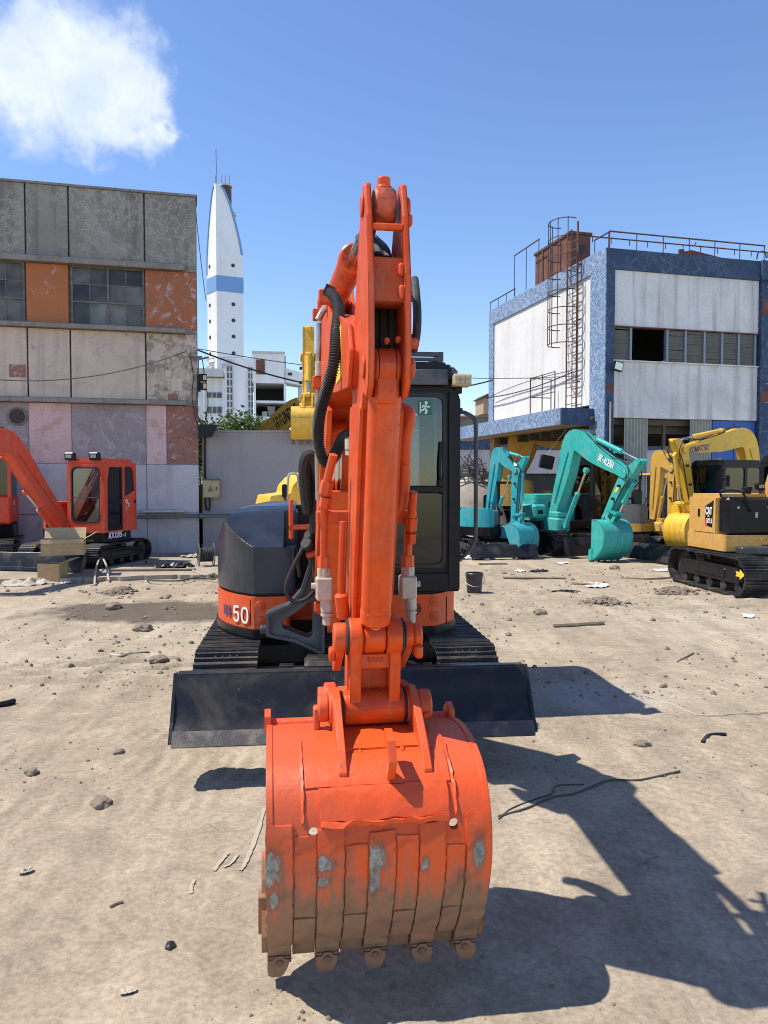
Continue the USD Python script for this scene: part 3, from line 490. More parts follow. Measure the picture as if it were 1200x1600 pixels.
def cab(root, x0, x1, y0, y1, z0, z1, mat, rail=None, lower=.42, glassm=None, post=.075, front_split=True, seat=True, side_door=True):
    """box cab with rounded window openings in all four sides, roof, seat and levers; returns the part that holds the sub-parts."""
    c = group_part('cab', root); g = glassm or M['glass']; zr = z1 - .13; zs = z0 + (zr - z0) * lower
    fx0, fx1 = x0 + post, x1 - post
    rw = lambda a, b, c_, d: poly([(a, c_), (b, c_), (b, d), (a, d)], .06)
    wins_f = [rw(fx0, fx1, z0 + .12, zr - .05)]
    obj('front_frame', prism([(x0, z0), (x1, z0), (x1, zr), (x0, zr)], 'y', y0, y0 + .05, .0, wins_f), mat, c)
    obj('window', prism(rw(fx0 - .01, fx1 + .01, z0 + .11, zr - .04), 'y', y0 + .018, y0 + .024), g, c)
    if front_split: obj('window_bar', bx(fx0, fx1, y0 + .006, y0 + .04, zs - .016, zs + .016), M['black'], c)
    obj('rear_frame', prism([(x0, z0), (x1, z0), (x1, zr), (x0, zr)], 'y', y1 - .05, y1, .0, [rw(fx0, fx1, zs + .05, zr - .06)]), mat, c)
    obj('window', prism(rw(fx0 - .01, fx1 + .01, zs + .04, zr - .05), 'y', y1 - .03, y1 - .024), g, c)
    ym = y0 + (y1 - y0) * .56
    for xa, xb in ((x0, x0 + .05), (x1 - .05, x1)):
        door = xa > x0 and side_door
        holes = [rw(y0 + .12, ym - .04, z0 + .14 if door else zs, zr - .06), rw(ym + .04, y1 - .12, zs + .05, zr - .06)]
        obj('side_frame', prism([(y0 + .052, z0), (y1 - .052, z0), (y1 - .052, zr), (y0 + .052, zr)], 'x', xa, xb, .0, holes), mat, c)
        for h in holes: obj('window', prism(h.buffer(.01), 'x', (xa + xb) / 2 - .003, (xa + xb) / 2 + .003), g, c)
        if door: obj('door_bar', bx(xb - .02, xb + .006, y0 + .14, ym - .05, zs + .0, zs + .035), M['black'], c)
    plan = poly([(x0 - .01, y0 - .03), (x1 + .012, y0 - .03), (x1 + .012, y1 + .01), (x0 - .01, y1 + .01)], .09)
    obj('roof', [prism(plan, 'z', zr + .001, zr + .07), prism(plan.buffer(-.03), 'z', zr + .07, zr + .105), prism(plan.buffer(-.08), 'z', zr + .105, z1)], mat, c, smooth=40)
    obj('cab_floor', bx(x0 + .01, x1 - .01, y0 + .06, y1 - .06, z0 + .001, z0 + .10), M['inside'], c)
    if seat:
        xm = (x0 + x1) / 2; ys = y0 + (y1 - y0) * .62
        obj('seat', [bx(xm - .24, xm + .24, ys - .28, ys + .22, z0 + .36, z0 + .50, .05), rot(bx(xm - .22, xm + .22, ys + .16, ys + .27, z0 + .48, z0 + 1.02, .05), -8, (1, 0, 0), (xm, ys + .2, z0 + .5)), bx(xm - .12, xm + .12, ys + .24, ys + .32, z0 + 1.04, z0 + 1.22, .04), bx(xm - .2, xm + .2, ys - .2, ys + .2, z0 + .1, z0 + .37)], M['seat'], c)
        for sx in (-1, 1): obj('lever', [tube([(xm + sx * .3, ys - .28, z0 + .35), (xm + sx * .3, ys - .36, z0 + .62), (xm + sx * .28, ys - .40, z0 + .74)], .015, 6, 3), bx(xm + sx * .31 - .06, xm + sx * .31 + .06, ys - .34, ys + .2, z0 + .3, z0 + .56, .03)], M['inside'], c)
        obj('console', [bx(x0 + .07, x0 + .2, y0 + .2, y1 - .2, z0 + .1, z0 + .55, .03), tube([(xm - .12, y0 + .24, z0 + .1), (xm - .12, y0 + .26, z0 + .5)], .012, 6, 0), tube([(xm + .12, y0 + .24, z0 + .1), (xm + .12, y0 + .26, z0 + .5)], .012, 6, 0)], M['inside'], c)
    ym2 = y0 + .15
    mr = obj('mirror', bx(x1 + .10, x1 + .20, y0 + .0, y0 + .04, z0 + .95, z0 + 1.22, .015), M['black'], c); obj('mirror_arm', tube([(x1, y0 + .05, z0 + 1.1), (x1 + .08, y0 + .0, z0 + 1.15), (x1 + .14, y0 + .02, z0 + 1.1)], .012, 6, 3), M['black'], mr)
    obj('grab_rail', tube([(x1 + .0, y0 + .07, z0 + 1.3), (x1 + .05, y0 + .05, z0 + 1.25), (x1 + .05, y0 + .05, z0 + .45), (x1 + .0, y0 + .07, z0 + .4)], .014, 6, 3), M['cast'], c)
    obj('wiper', tube([(x0 + .2, y0 - .01, zr - .1), (x0 + .28, y0 - .015, zs + .12)], .010, 5, 0), M['black'], c)
    return c
def work_lamp(parent, at, size=.1, body=None, aim=-90):
    h = obj('work_lamp', bx(at[0] - size * .6, at[0] + size * .6, at[1] - size * .3, at[1] + size * .4, at[2], at[2] + size * .9, size * .12), body or M['black'], parent)
    obj('lens', bx(at[0] - size * .36, at[0] + size * .36, at[1] - size * .33, at[1] - size * .29, at[2] + size * .25, at[2] + size * .65), M['louver_lens'], h)
def bolt(x, y, z, r=.02, d=.012, axis=(0, -1, 0)): a = np.array([x, y, z]); return cyl(a, a + np.array(axis) * d, r, 6)
# ---------------------------------------------------------------- the orange excavator in the middle
ex = thing('excavator', 'large orange mini excavator in the centre, dirty bucket resting on the ground towards the viewer', 'excavator', (-.36, 6.30, 0), 6.0, 'mini excavators standing in the yard')
def A(m): return mv(rot(m, 2.3, (0, 0, 1), (0, -3.5, 0)), -.043, -.065, 0)       # the arm's plane is swung a little to the left
def aobj(name, m, mat, parent, **k): return obj(name, [A(q) for q in m] if isinstance(m, list) else A(m), mat, parent, **k)
tracks(ex, 1.64, .42, 2.5, .56, M['steel_dark'], 40, True, True, M['black'])
blade(ex, 2.07, -1.87, .236, .575, M['black_blade'], .13, M['blade_lip'])
# --- house: skirt, rim, engine hood
plan = Point(0, 0).buffer(.985, quad_segs=20).intersection(sbox(-1, -.735, .855, 1)).difference(sbox(-.40, -.8, -.02, -.38)).buffer(-.04, quad_segs=5).buffer(.04, quad_segs=5)
obj('skirt', prism(plan, 'z', .63, .868), M['orange'], ex, smooth=40)
obj('rim', prism(plan.buffer(.012), 'z', .572, .632), M['black'], ex, smooth=40)
obj('deck', prism(plan.buffer(-.03), 'z', .868, .888), M['black'], ex)
hp = Point(0, 0).buffer(.985, quad_segs=24).intersection(sbox(-1, -.735, -.36, .55)).buffer(-.035, quad_segs=5).buffer(.035, quad_segs=5)
side = Polygon([(-.80, .80), (-.80, 1.20), (-.735, 1.225), (-.66, 1.262), (-.52, 1.345), (-.36, 1.445), (-.22, 1.505), (-.05, 1.53), (.6, 1.53), (.6, .8)])
hood = solid(prism(hp, 'z', .889, 1.6)) ^ solid(prism(side, 'x', -1.05, -.30))
front = Polygon([(-1.1, .8), (-1.1, 1.0), (-.985, 1.20), (-.90, 1.40), (-.80, 1.485), (-.62, 1.522), (-.3, 1.535), (-.3, .8)])
hood = hood ^ solid(prism(front, 'y', -.85, .7))
notch = solid(bx(-.445, -.3, -.9, -.30, 1.22, 1.7))
hood = hood - notch
obj('engine_hood', unman(hood), M['slate'], ex, smooth=24)
obj('side_panel', bx(-.44, -.345, -.28, .5, 1.0, 1.47, .02), M['cast'], ex)
obj('side_panel', bx(-.442, -.365, -.62, -.30, .90, 1.20, .015), M['slate'], ex)
rear = Point(0, 0).buffer(.96, quad_segs=20).intersection(sbox(-.96, .5, .80, 1)).buffer(-.03).buffer(.03)
obj('rear_hood', prism(rear, 'z', .889, 1.49), M['slate'], ex, smooth=40)
# skirt seams, bolts, vent, numbers
for x, ylo in ((-.70, -.705), (.845, -.748)):
    pass
sk = obj('skirt_seam', [bx(-.684, -.678, -.7415, -.730, .66, .845), bx(.745, .752, -.7405, -.73, .645, .85)], M['black'], ex)
for x, z in ((-.615, .80), (-.615, .692), (.66, .812), (.66, .707)):
    obj('bolt', [cyl((x, -.733, z), (x, -.742, z), .036, 20, ch=.003), cyl((x, -.741, z), (x, -.752, z), .016, 6)], M['orange'], ex)
obj('vent', [cyl((.515, -.733, .762), (.515, -.7375, .762), .046, 20)], M['black'], ex)
for k in range(4): obj('vent_slat', bx(.475, .555, -.745, -.732, .731 + k * .021, .740 + k * .021, .002), M['orange'], ex)
def on_skirt(s, h, a0, z, mat, R=.992, bold=True):              # lettering wrapped round the skirt's curve, starting at angle a0
    m = text(s, h, .004, bold); v = np.asarray(m.vertices); a = math.radians(a0) + v[:, 0] / R
    return trimesh.Trimesh(np.c_[(R + v[:, 2]) * np.cos(a), (R + v[:, 2]) * np.sin(a), z + v[:, 1]], m.faces, process=False)
obj('number_decal', on_skirt('50', .118, 213.8, .668, M['white_decal'], bold=False), M['white_decal'], ex)
obj('letter_decal', on_skirt('US', .070, 204.4, .700, M['grey_decal']), M['blue_decal'], ex)
# --- cab
cb = group_part('cab', ex)
X0, X1, Y0, Y1, Z0, ZR = -.10, .845, -.75, .62, .889, 2.43
rw = lambda a, b, c_, d, r=.055: poly([(a, c_), (b, c_), (b, d), (a, d)], r)
fo = poly([(X0, Z0), (X1, Z0), (X1, ZR - .14), (X1 - .045, ZR), (X0 + .045, ZR), (X0, ZR - .14)], .03)
obj('front_frame', prism(fo, 'y', Y0, Y0 + .07, .0, [rw(X0 + .075, .735, 1.075, 2.335)]), M['black'], cb)
obj('pillar', [prism([(.757, Z0 + .02), (.838, Z0 + .02), (.838, 2.28), (.80, 2.36), (.757, 2.36)], 'y', Y0 - .028, Y0 - .001, .012)], M['black'], cb)
seal = rw(X0 + .07, .742, 1.065, 2.342).difference(rw(X0 + .095, .715, 1.092, 2.315, .05))
obj('window_seal', prism(seal, 'y', Y0 - .012, Y0 + .03), M['rubber'], cb)
obj('window', prism(rw(X0 + .085, .725, 1.665, 2.325), 'y', Y0 + .010, Y0 + .016), M['glass'], cb)
obj('window', prism(rw(X0 + .085, .725, 1.08, 1.615), 'y', Y0 + .010, Y0 + .016), M['glass_dark'], cb, label='tinted lower front window')
obj('window_bar', bx(X0 + .085, .725, Y0 - .008, Y0 + .03, 1.612, 1.668, .008), M['black'], cb)
obj('sill_panel', bx(X0, .838, Y0 - .018, Y0 - .001, Z0 + .003, 1.03, .006), M['black'], cb)
obj('latch', [tube([(.70, Y0 - .02, 1.99), (.69, Y0 - .03, 1.80), (.695, Y0 - .03, 1.70)], .011, 6, 3), bx(.68, .712, Y0 - .05, Y0 - .015, 1.66, 1.71, .006)], M['black'], cb)
obj('rear_frame', prism([(X0, Z0), (X1, Z0), (X1, ZR), (X0, ZR)], 'y', Y1 - .05, Y1, .03, [rw(X0 + .09, X1 - .10, 1.48, 2.32)]), M['black'], cb)
obj('window', prism(rw(X0 + .08, X1 - .09, 1.47, 2.33), 'y', Y1 - .03, Y1 - .024), M['glass'], cb)
for xa, xb in ((X0, X0 + .05), (X1 - .05, X1)):
    hs = [rw(Y0 + .20, -.02, 1.05, 2.30), rw(.08, Y1 - .14, 1.5, 2.28)]
    obj('side_frame', prism([(Y0 + .072, Z0), (Y1 - .052, Z0), (Y1 - .052, ZR), (Y0 + .072, ZR)], 'x', xa, xb, .0, hs), M['black'], cb)
    for h in hs: obj('window', prism(h.buffer(.01), 'x', (xa + xb) / 2 - .003, (xa + xb) / 2 + .003), M['glass'], cb)
rp = poly([(X0 + .03, Y0 - .045), (X1 - .055, Y0 - .045), (X1 - .012, Y0 + .1), (X1 + .0, Y1 - .08), (X1 - .06, Y1 + .01), (X0 + .06, Y1 + .01), (X0 + .0, Y1 - .1), (X0 + .01, Y0 + .1)], .05)
obj('roof', [prism(rp.buffer(.004), 'z', ZR + .001, ZR + .05), prism(rp.buffer(-.012), 'z', ZR + .05, ZR + .09), prism(rp.buffer(-.035), 'z', ZR + .09, ZR + .118), prism(rp.buffer(-.075), 'z', ZR + .118, ZR + .140)], M['black'], cb, smooth=40)
obj('roof_visor', [prism([(Y0 - .075, ZR - .045), (Y0 - .045, ZR + .075), (Y0 + .1, ZR + .11), (Y0 + .1, ZR + .0), (Y0 - .04, ZR - .03)], 'x', X0 + .06, X1 - .105, .01)], M['cast'], cb)
gr = [bx(X0 + .08, X1 - .12, Y0 + .04, Y0 + .075, ZR + .15, ZR + .175), bx(X0 + .08, X1 - .12, Y0 + .04, Y0 + .075, ZR + .185, ZR + .215)]
for x in np.linspace(X0 + .09, X1 - .16, 4): gr.append(bx(x, x + .035, Y0 + .038, Y0 + .078, ZR + .11, ZR + .216))
gr += [bx(X0 + .08, X0 + .12, Y0 + .05, .3, ZR + .175, ZR + .21), bx(X1 - .16, X1 - .12, Y0 + .05, .3, ZR + .175, ZR + .21)]
obj('roof_guard', gr, M['cast'], cb)
obj('cab_floor', bx(X0 + .06, X1 - .06, Y0 + .08, Y1 - .06, Z0 + .001, .98), M['inside'], cb)
obj('seat', [bx(.12, .60, -.15, .35, 1.22, 1.36, .05), rot(bx(.14, .58, .30, .42, 1.36, 1.92, .05), -8, (1, 0, 0), (.36, .35, 1.36)), bx(.25, .47, .42, .50, 1.96, 2.14, .04), bx(.16, .56, -.1, .3, .98, 1.23)], M['seat'], cb)
for x in (.02, .66): obj('lever', [bx(x - .06, x + .06, -.28, .25, 1.05, 1.44, .03), tube([(x, -.26, 1.35), (x, -.33, 1.58), (x - .01, -.36, 1.68)], .016, 6, 3)], M['inside'], cb)
for x in (.26, .46): obj('lever', [tube([(x, Y0 + .22, .98), (x, Y0 + .27, 1.35), (x, Y0 + .30, 1.42)], .012, 6, 3), bx(x - .06, x + .06, Y0 + .16, Y0 + .34, .98, 1.0)], M['inside'], cb)
obj('monitor', bx(.58, .72, Y0 + .12, Y0 + .2, 1.5, 1.74, .02), M['inside'], cb)
dz = obj('exit_decal', bx(.535, .632, Y0 + .003, Y0 + .008, 2.185, 2.29), M['green_decal'], cb)
rm = [Point(.592, 2.272).buffer(.011), LineString([(.590, 2.255), (.583, 2.232), (.596, 2.212), (.588, 2.195)]).buffer(.007), LineString([(.583, 2.232), (.570, 2.218), (.556, 2.216)]).buffer(.006), LineString([(.590, 2.253), (.606, 2.240), (.617, 2.244)]).buffer(.005), LineString([(.588, 2.252), (.570, 2.250), (.564, 2.238)]).buffer(.005), sbox(.545, 2.195, .553, 2.275)]
obj('running_figure', [prism(q, 'y', Y0 + .0005, Y0 + .0028) for q in rm], M['pale_decal'], dz)
hr = obj('handrail', tube([(.838, Y0 + .0, 2.205), (.87, Y0 - .05, 2.195), (.935, Y0 - .06, 2.15), (.948, Y0 - .06, 2.05), (.950, Y0 - .06, 1.6), (.948, Y0 - .06, 1.32), (.935, Y0 - .06, 1.25), (.88, Y0 - .05, 1.17), (.836, Y0 + .0, 1.13)], .0155, 10, 5), M['cast'], cb)
obj('handrail_foot', [bx(.826, .86, Y0 - .02, Y0 + .04, 2.19, 2.235, .006), bx(.826, .86, Y0 - .02, Y0 + .04, 1.11, 1.16, .006)], M['cast'], cb)
wl = obj('work_lamp', bx(.775, .905, Y0 - .11, Y0 + .02, 2.385, 2.470, .008), M['beige'], cb)
obj('lens', [bx(.785 + .037 * k, .817 + .037 * k, Y0 - .117, Y0 - .109, 2.400 + .032 * j, 2.426 + .032 * j, .003) for k in range(3) for j in range(2)], M['beige'], wl)
obj('lamp_bracket', bx(.80, .85, Y0 - .03, Y0 + .03, 2.34, 2.388), M['black'], cb)
obj('corner_cover', [bx(.765, .842, Y0 + .06, Y0 + .25, 2.44, 2.545, .03)], M['cast'], cb)
# --- swing post casting and lower boom bracket
post = [(-.545, .84), (-.545, .70), (-.50, .685), (-.36, .655), (-.20, .575), (-.165, .575), (-.165, .80), (-.06, .82), (.10, .82), (.10, .96), (.02, 1.10), (-.14, 1.16), (-.215, 1.30), (-.275, 1.30), (-.27, 1.14), (-.32, .99), (-.40, .90), (-.49, .865)]
hole = [(-.44, .795), (-.44, .745), (-.28, .680), (-.245, .690), (-.245, .93), (-.30, .885), (-.36, .84)]
obj('swing_bracket', prism(poly(post, .015), 'y', -1.30, -1.16, .0, [poly(hole, .018)]), M['cast'], ex)
obj('swing_bracket_rib', [prism(poly(post, .015).difference(poly(post, .015).buffer(-.022)).intersection(sbox(-.6, .5, -.12, 1.3)), 'y', -1.325, -1.299), xcyl(-.585, -.53, -1.23, .725, .032, 12, .005)], M['cast'], ex)
obj('swing_post', [bx(-.22, .16, -1.28, -.62, .60, .84, .03), cyl((-.03, -.95, .52), (-.03, -.95, 1.0), .12, 20, ch=.01), bx(-.14, .10, -1.2, -.9, .84, 1.02, .02)], M['black'], ex)
# --- boom
BO = [(-.90, .93), (-1.02, 1.20), (-1.30, 1.75), (-1.56, 2.22), (-1.80, 2.47), (-2.05, 2.55), (-2.42, 2.52), (-3.0, 2.39), (-3.50, 2.25), (-3.58, 2.14), (-3.50, 2.04), (-3.0, 2.08), (-2.45, 2.14), (-2.20, 2.08), (-2.0, 1.88), (-1.75, 1.50), (-1.45, 1.15), (-1.12, .86), (-.99, .83)]
bo = aobj('boom', gooseneck(BO, 0, .20), M['orange'], ex)
aobj('pivot_pin', xcyl(-.16, .16, -1.02, .93, .07, 20, .01), M['orange'], bo)
# folded gussets and the cylinder bracket on the bend
aobj('gusset', [prism([(-1.75, 2.38), (-1.98, 2.72), (-2.10, 2.72), (-2.30, 2.50), (-2.05, 2.42)], 'x', s * .06 - .010, s * .06 + .010, .02) for s in (-1, 1)], M['orange'], bo)
aobj('sticker', bx(-.1030, -.1005, -3.28, -3.05, 2.10, 2.30), M['yellow_decal'], bo)
aobj('gusset', [prism([(-2.28, 2.11), (-2.16, 2.05), (-2.02, 1.76), (-2.20, 1.80), (-2.40, 2.05)], 'x', s * .08 - .012, s * .08 + .012, .015) for s in (-1, 1)], M['orange'], bo)
# boom cylinder with its long guard plate
bc = ram(ex, 'boom_cylinder', (-1.27, .80), (-2.22, 1.96), .055, .62, M['orange'], M['chrome'], -.115)
dv = unit(np.array([-2.22 + 1.27, 1.96 - .80])); nv = np.array([-dv[1], dv[0]]); nv = nv if nv[0] < 0 else -nv
gp = lambda s, o: tuple(np.array([-1.27, .80]) + dv * s + nv * o)
def along(x0, x1, s0, s1, o0, o1): return prism([gp(s0, o0), gp(s1, o0), gp(s1, o1), gp(s0, o1)], 'x', x0, x1)
obj('cylinder_guard', [along(-.185, -.045, .10, 1.15, .062, .078), along(-.192, -.178, .10, 1.15, .0, .078), along(-.052, -.038, .10, 1.15, .0, .078), along(-.15, -.08, -.05, .10, .06, .08)], M['orange'], ex)
obj('bolt', [cyl((-.115, *gp(-.02, .08)), (-.115, *gp(-.02, .09)), .018, 10)], M['orange'], ex)
# arm cylinder on top of the boom
q0, q1 = np.array([-.135, -2.06, 2.67]), np.array([-.048, -3.76, 2.597]); qd = unit(q1 - q0); qm = q0 + qd * 1.02
ac = obj('arm_cylinder', [cyl(q0, qm, .060, 26, ch=.006), cyl(qm - qd * .09, qm, .066, 26, ch=.008)], M['orange'], ex)
obj('rod', cyl(qm, q1, .030, 18), M['chrome'], ac)
obj('cylinder_foot', [bx(-.20, -.07, -2.14, -1.98, 2.54, 2.72, .015), xcyl(-.22, -.05, -2.06, 2.66, .045, 16, .005)], M['orange'], ac)
# --- stick
PL = [(-3.655, 2.642), (-3.70, 2.668), (-3.745, 2.658), (-3.79, 2.54), (-3.835, 2.35), (-3.845, 2.10), (-3.825, 2.0), (-3.775, 1.965), (-3.70, 1.99), (-3.62, 1.90), (-3.34, 1.88), (-3.36, 2.05), (-3.40, 2.25), (-3.52, 2.43), (-3.62, 2.60)]
st = aobj('stick', [bevel_prism(PL, 'x', s * .058 - .010, s * .058 + .010, .003, .02) for s in (-1, 1)], M['orange'], ex)
BX = [(-3.66, 1.95), (-3.33, 1.97), (-3.30, 1.85), (-3.10, .93), (-3.09, .84), (-3.13, .77), (-3.21, .755), (-3.27, .80), (-3.40, 1.18), (-3.60, 1.80)]
aobj('stick_body', gooseneck(BX, 0, .148), M['orange'], st)
aobj('cross_plate', [prism([(-3.80, 2.405), (-3.82, 2.265), (-3.80, 2.26), (-3.60, 2.28), (-3.62, 2.415)], 'x', -.049, .049), bx(-.049, .049, -3.775, -3.60, 2.404, 2.414)], M['orange_dusty'], st)
aobj('cross_bar', xcyl(-.049, .049, -3.785, 2.505, .012, 12), M['orange'], st)
aobj('stop_block', [bx(.030, .049, -3.825, -3.80, 2.345, 2.385, .006), bx(.030, .049, -3.83, -3.805, 2.27, 2.315, .006)], M['orange'], st)
aobj('cylinder_boss', [cyl((0, -3.70, 2.63), (0, -3.705, 2.69), .022, 18, ch=.004), cyl((0, -3.70, 2.63), (0, -3.705, 2.662), .029, 18, ch=.004)], M['orange'], st)
aobj('cylinder_eye', [xcyl(-.036, .036, -3.70, 2.597, .060, 26, .008)], M['orange_greasy'], st)
aobj('pivot_pin', [xcyl(.0685, .086, -3.69, 2.592, .042, 16, .006), xcyl(-.076, -.0685, -3.70, 2.597, .035, 16, .003), bx(.0685, .09, -3.74, -3.71, 2.53, 2.565, .005)], M['orange'], st)
aobj('pivot_pin', [xcyl(-.096, .096, -3.46, 2.14, .07, 20, .01), xcyl(.0685, .095, -3.735, 2.07, .036, 16, .006), xcyl(-.076, -.0685, -3.735, 2.07, .036, 16, .004)], M['orange'], st)
aobj('bolt', [xcyl(.0685, .098, -3.79, 2.14, .018, 6), cyl((.03, -3.80, 2.145), (.03, -3.818, 2.15), .009, 6), cyl((-.005, -3.80, 2.140), (-.005, -3.818, 2.145), .009, 6)], M['orange'], st)
for x in (-.03, .0, .028): aobj('hydraulic_hose', tube([(x, -3.60, 1.98), (x + .005, -3.66, 2.2), (x, -3.62, 2.45), (x - .005, -3.3, 2.62)], .016, 8, 5), M['rubber'], st)
# bucket cylinder in front of the stick
aobj('bucket_cylinder', [cyl((0, -3.722, 1.985), (0, -3.49, 1.195), .0545, 36, ch=.004), cyl((0, -3.505, 1.245), (0, -3.488, 1.188), .056, 36, ch=.008), bx(-.040, .040, -3.785, -3.69, 1.95, 2.09, .01), xcyl(-.046, .046, -3.742, 2.07, .060, 28, .010)], M['orange'], ex)
aobj('rod', cyl((0, -3.495, 1.215), (0, -3.47, 1.13), .034, 18), M['steel'], ex)
aobj('cylinder_seam', [xcyl(s * .028 - .0014, s * .028 + .0014, -3.742, 2.07, .0608, 28) for s in (-1, 1)], M['black'], ex)
# side pipes, brackets and valve blocks
for s, yy in ((-1, -3.22), (1, -3.22)):
    x = s * .155 - (.012 if s < 0 else -.012)
    top = 1.80 if s < 0 else 1.66
    pts = [(x - (.0 if s > 0 else -.03), yy - .12, top), (x, yy - .06, top - .15), (x, yy - .02, 1.50), (x, yy, 1.37)]
    pp = aobj('pipe', tube(pts, .0165, 12, 6), M['orange'], st)
    aobj('pipe_nut', [cyl((x - (.0 if s > 0 else -.010), yy - .08, top - .10), (x, yy - .068, top - .15), .026, 6), cyl((x - (.0 if s > 0 else -.006), yy - .066, top - .16), (x, yy - .055, top - .20), .024, 6), cyl((x, yy, 1.405), (x, yy, 1.345), .026, 6)], M['orange'], st)
    aobj('pipe_bracket', [bx(min(x - .03, 0), max(x + .03, 0), yy - .04, yy + .03, 1.535, 1.585, .005)], M['orange'], st)
    aobj('valve_block', [bx(x - .032, x + .032, yy - .035, yy + .035, 1.235, 1.325, .006), cyl((x, yy, 1.325), (x, yy, 1.36), .027, 8), cyl((x - .05 * s * -1, yy, 1.29), (x + .0, yy, 1.29), .012, 8)], M['fitting'], st)
    aobj('valve_nipple', [cyl((x + .01, yy, 1.24), (x + .012, yy, 1.19), .025, 14), cyl((x + .012, yy, 1.19), (x + .013, yy, 1.135), .019, 14, ch=.003), cyl((x + .012, yy, 1.182), (x + .012, yy, 1.172), .0255, 14)], M['fitting'], st)
aobj('pipe', tube([(.125, -3.30, 1.98), (.150, -3.34, 1.95), (.135, -3.33, 1.85), (.137, -3.30, 1.70), (.125, -3.28, 1.60), (.09, -3.26, 1.565)], .026, 12, 6), M['orange'], st)
aobj('pipe', [tube([(-.105, -3.36, 1.55), (-.112, -3.34, 1.30), (-.10, -3.32, 1.24)], .012, 8, 5), cyl((-.112, -3.35, 1.275), (-.10, -3.33, 1.18), .026, 12, ch=.006)], M['orange'], st)
# --- linkage between stick and bucket
JT, JB, KP = (-3.465, 1.135), (-3.425, .865), (-3.19, .835)
lk = aobj('bucket_link', [xcyl(-.098, -.047, *JT, .068, 28, .006), xcyl(.040, .098, *JT, .068, 28, .006), prism([(JT[0] - .05, JT[1]), (JT[0] + .05, JT[1]), (JB[0] + .055, JB[1]), (JB[0] - .05, JB[1])], 'x', -.092, -.052, .0), prism([(JT[0] - .05, JT[1]), (JT[0] + .05, JT[1]), (JB[0] + .055, JB[1]), (JB[0] - .05, JB[1])], 'x', .052, .092, .0),
     bx(-.055, .055, -3.485, -3.43, 1.02, 1.075, .004), xcyl(-.115, .115, *JB, .064, 28, .008), bx(-.056, .056, -3.40, -3.37, .87, 1.05)], M['orange'], ex)
aobj('rod_eye', [xcyl(-.044, .037, *JT, .060, 26, .006)], M['orange'], lk)
aobj('serial_number', text_on('3152', .017, (-.03, -3.4855, 1.045), (1, 0, 0), (0, 0, 1), .0025, True), M['orange_dusty'], lk)
aobj('guide_link', [prism(LineString([JT, (-3.28, 1.02)]).buffer(.052, quad_segs=5), 'x', s * .124 - .014, s * .124 + .014) for s in (-1, 1)], M['orange'], ex)
aobj('guide_pin', [xcyl(-.162, -.138, -3.40, 1.06, .028, 14, .005), xcyl(.138, .172, -3.475, 1.135, .045, 16, .008), bx(.14, .17, -3.53, -3.46, 1.06, 1.11, .008), xcyl(-.15, -.10, *JT, .052, 22, .006)], M['orange'], ex)
aobj('rubber_seal', [xcyl(s * .1 - .004, s * .1 + .004, *JT, .0655, 24) for s in (-1, 1)] + [xcyl(s * .118 - .004, s * .118 + .004, *JB, .061, 24) for s in (-1, 1)], M['rubber'], ex)
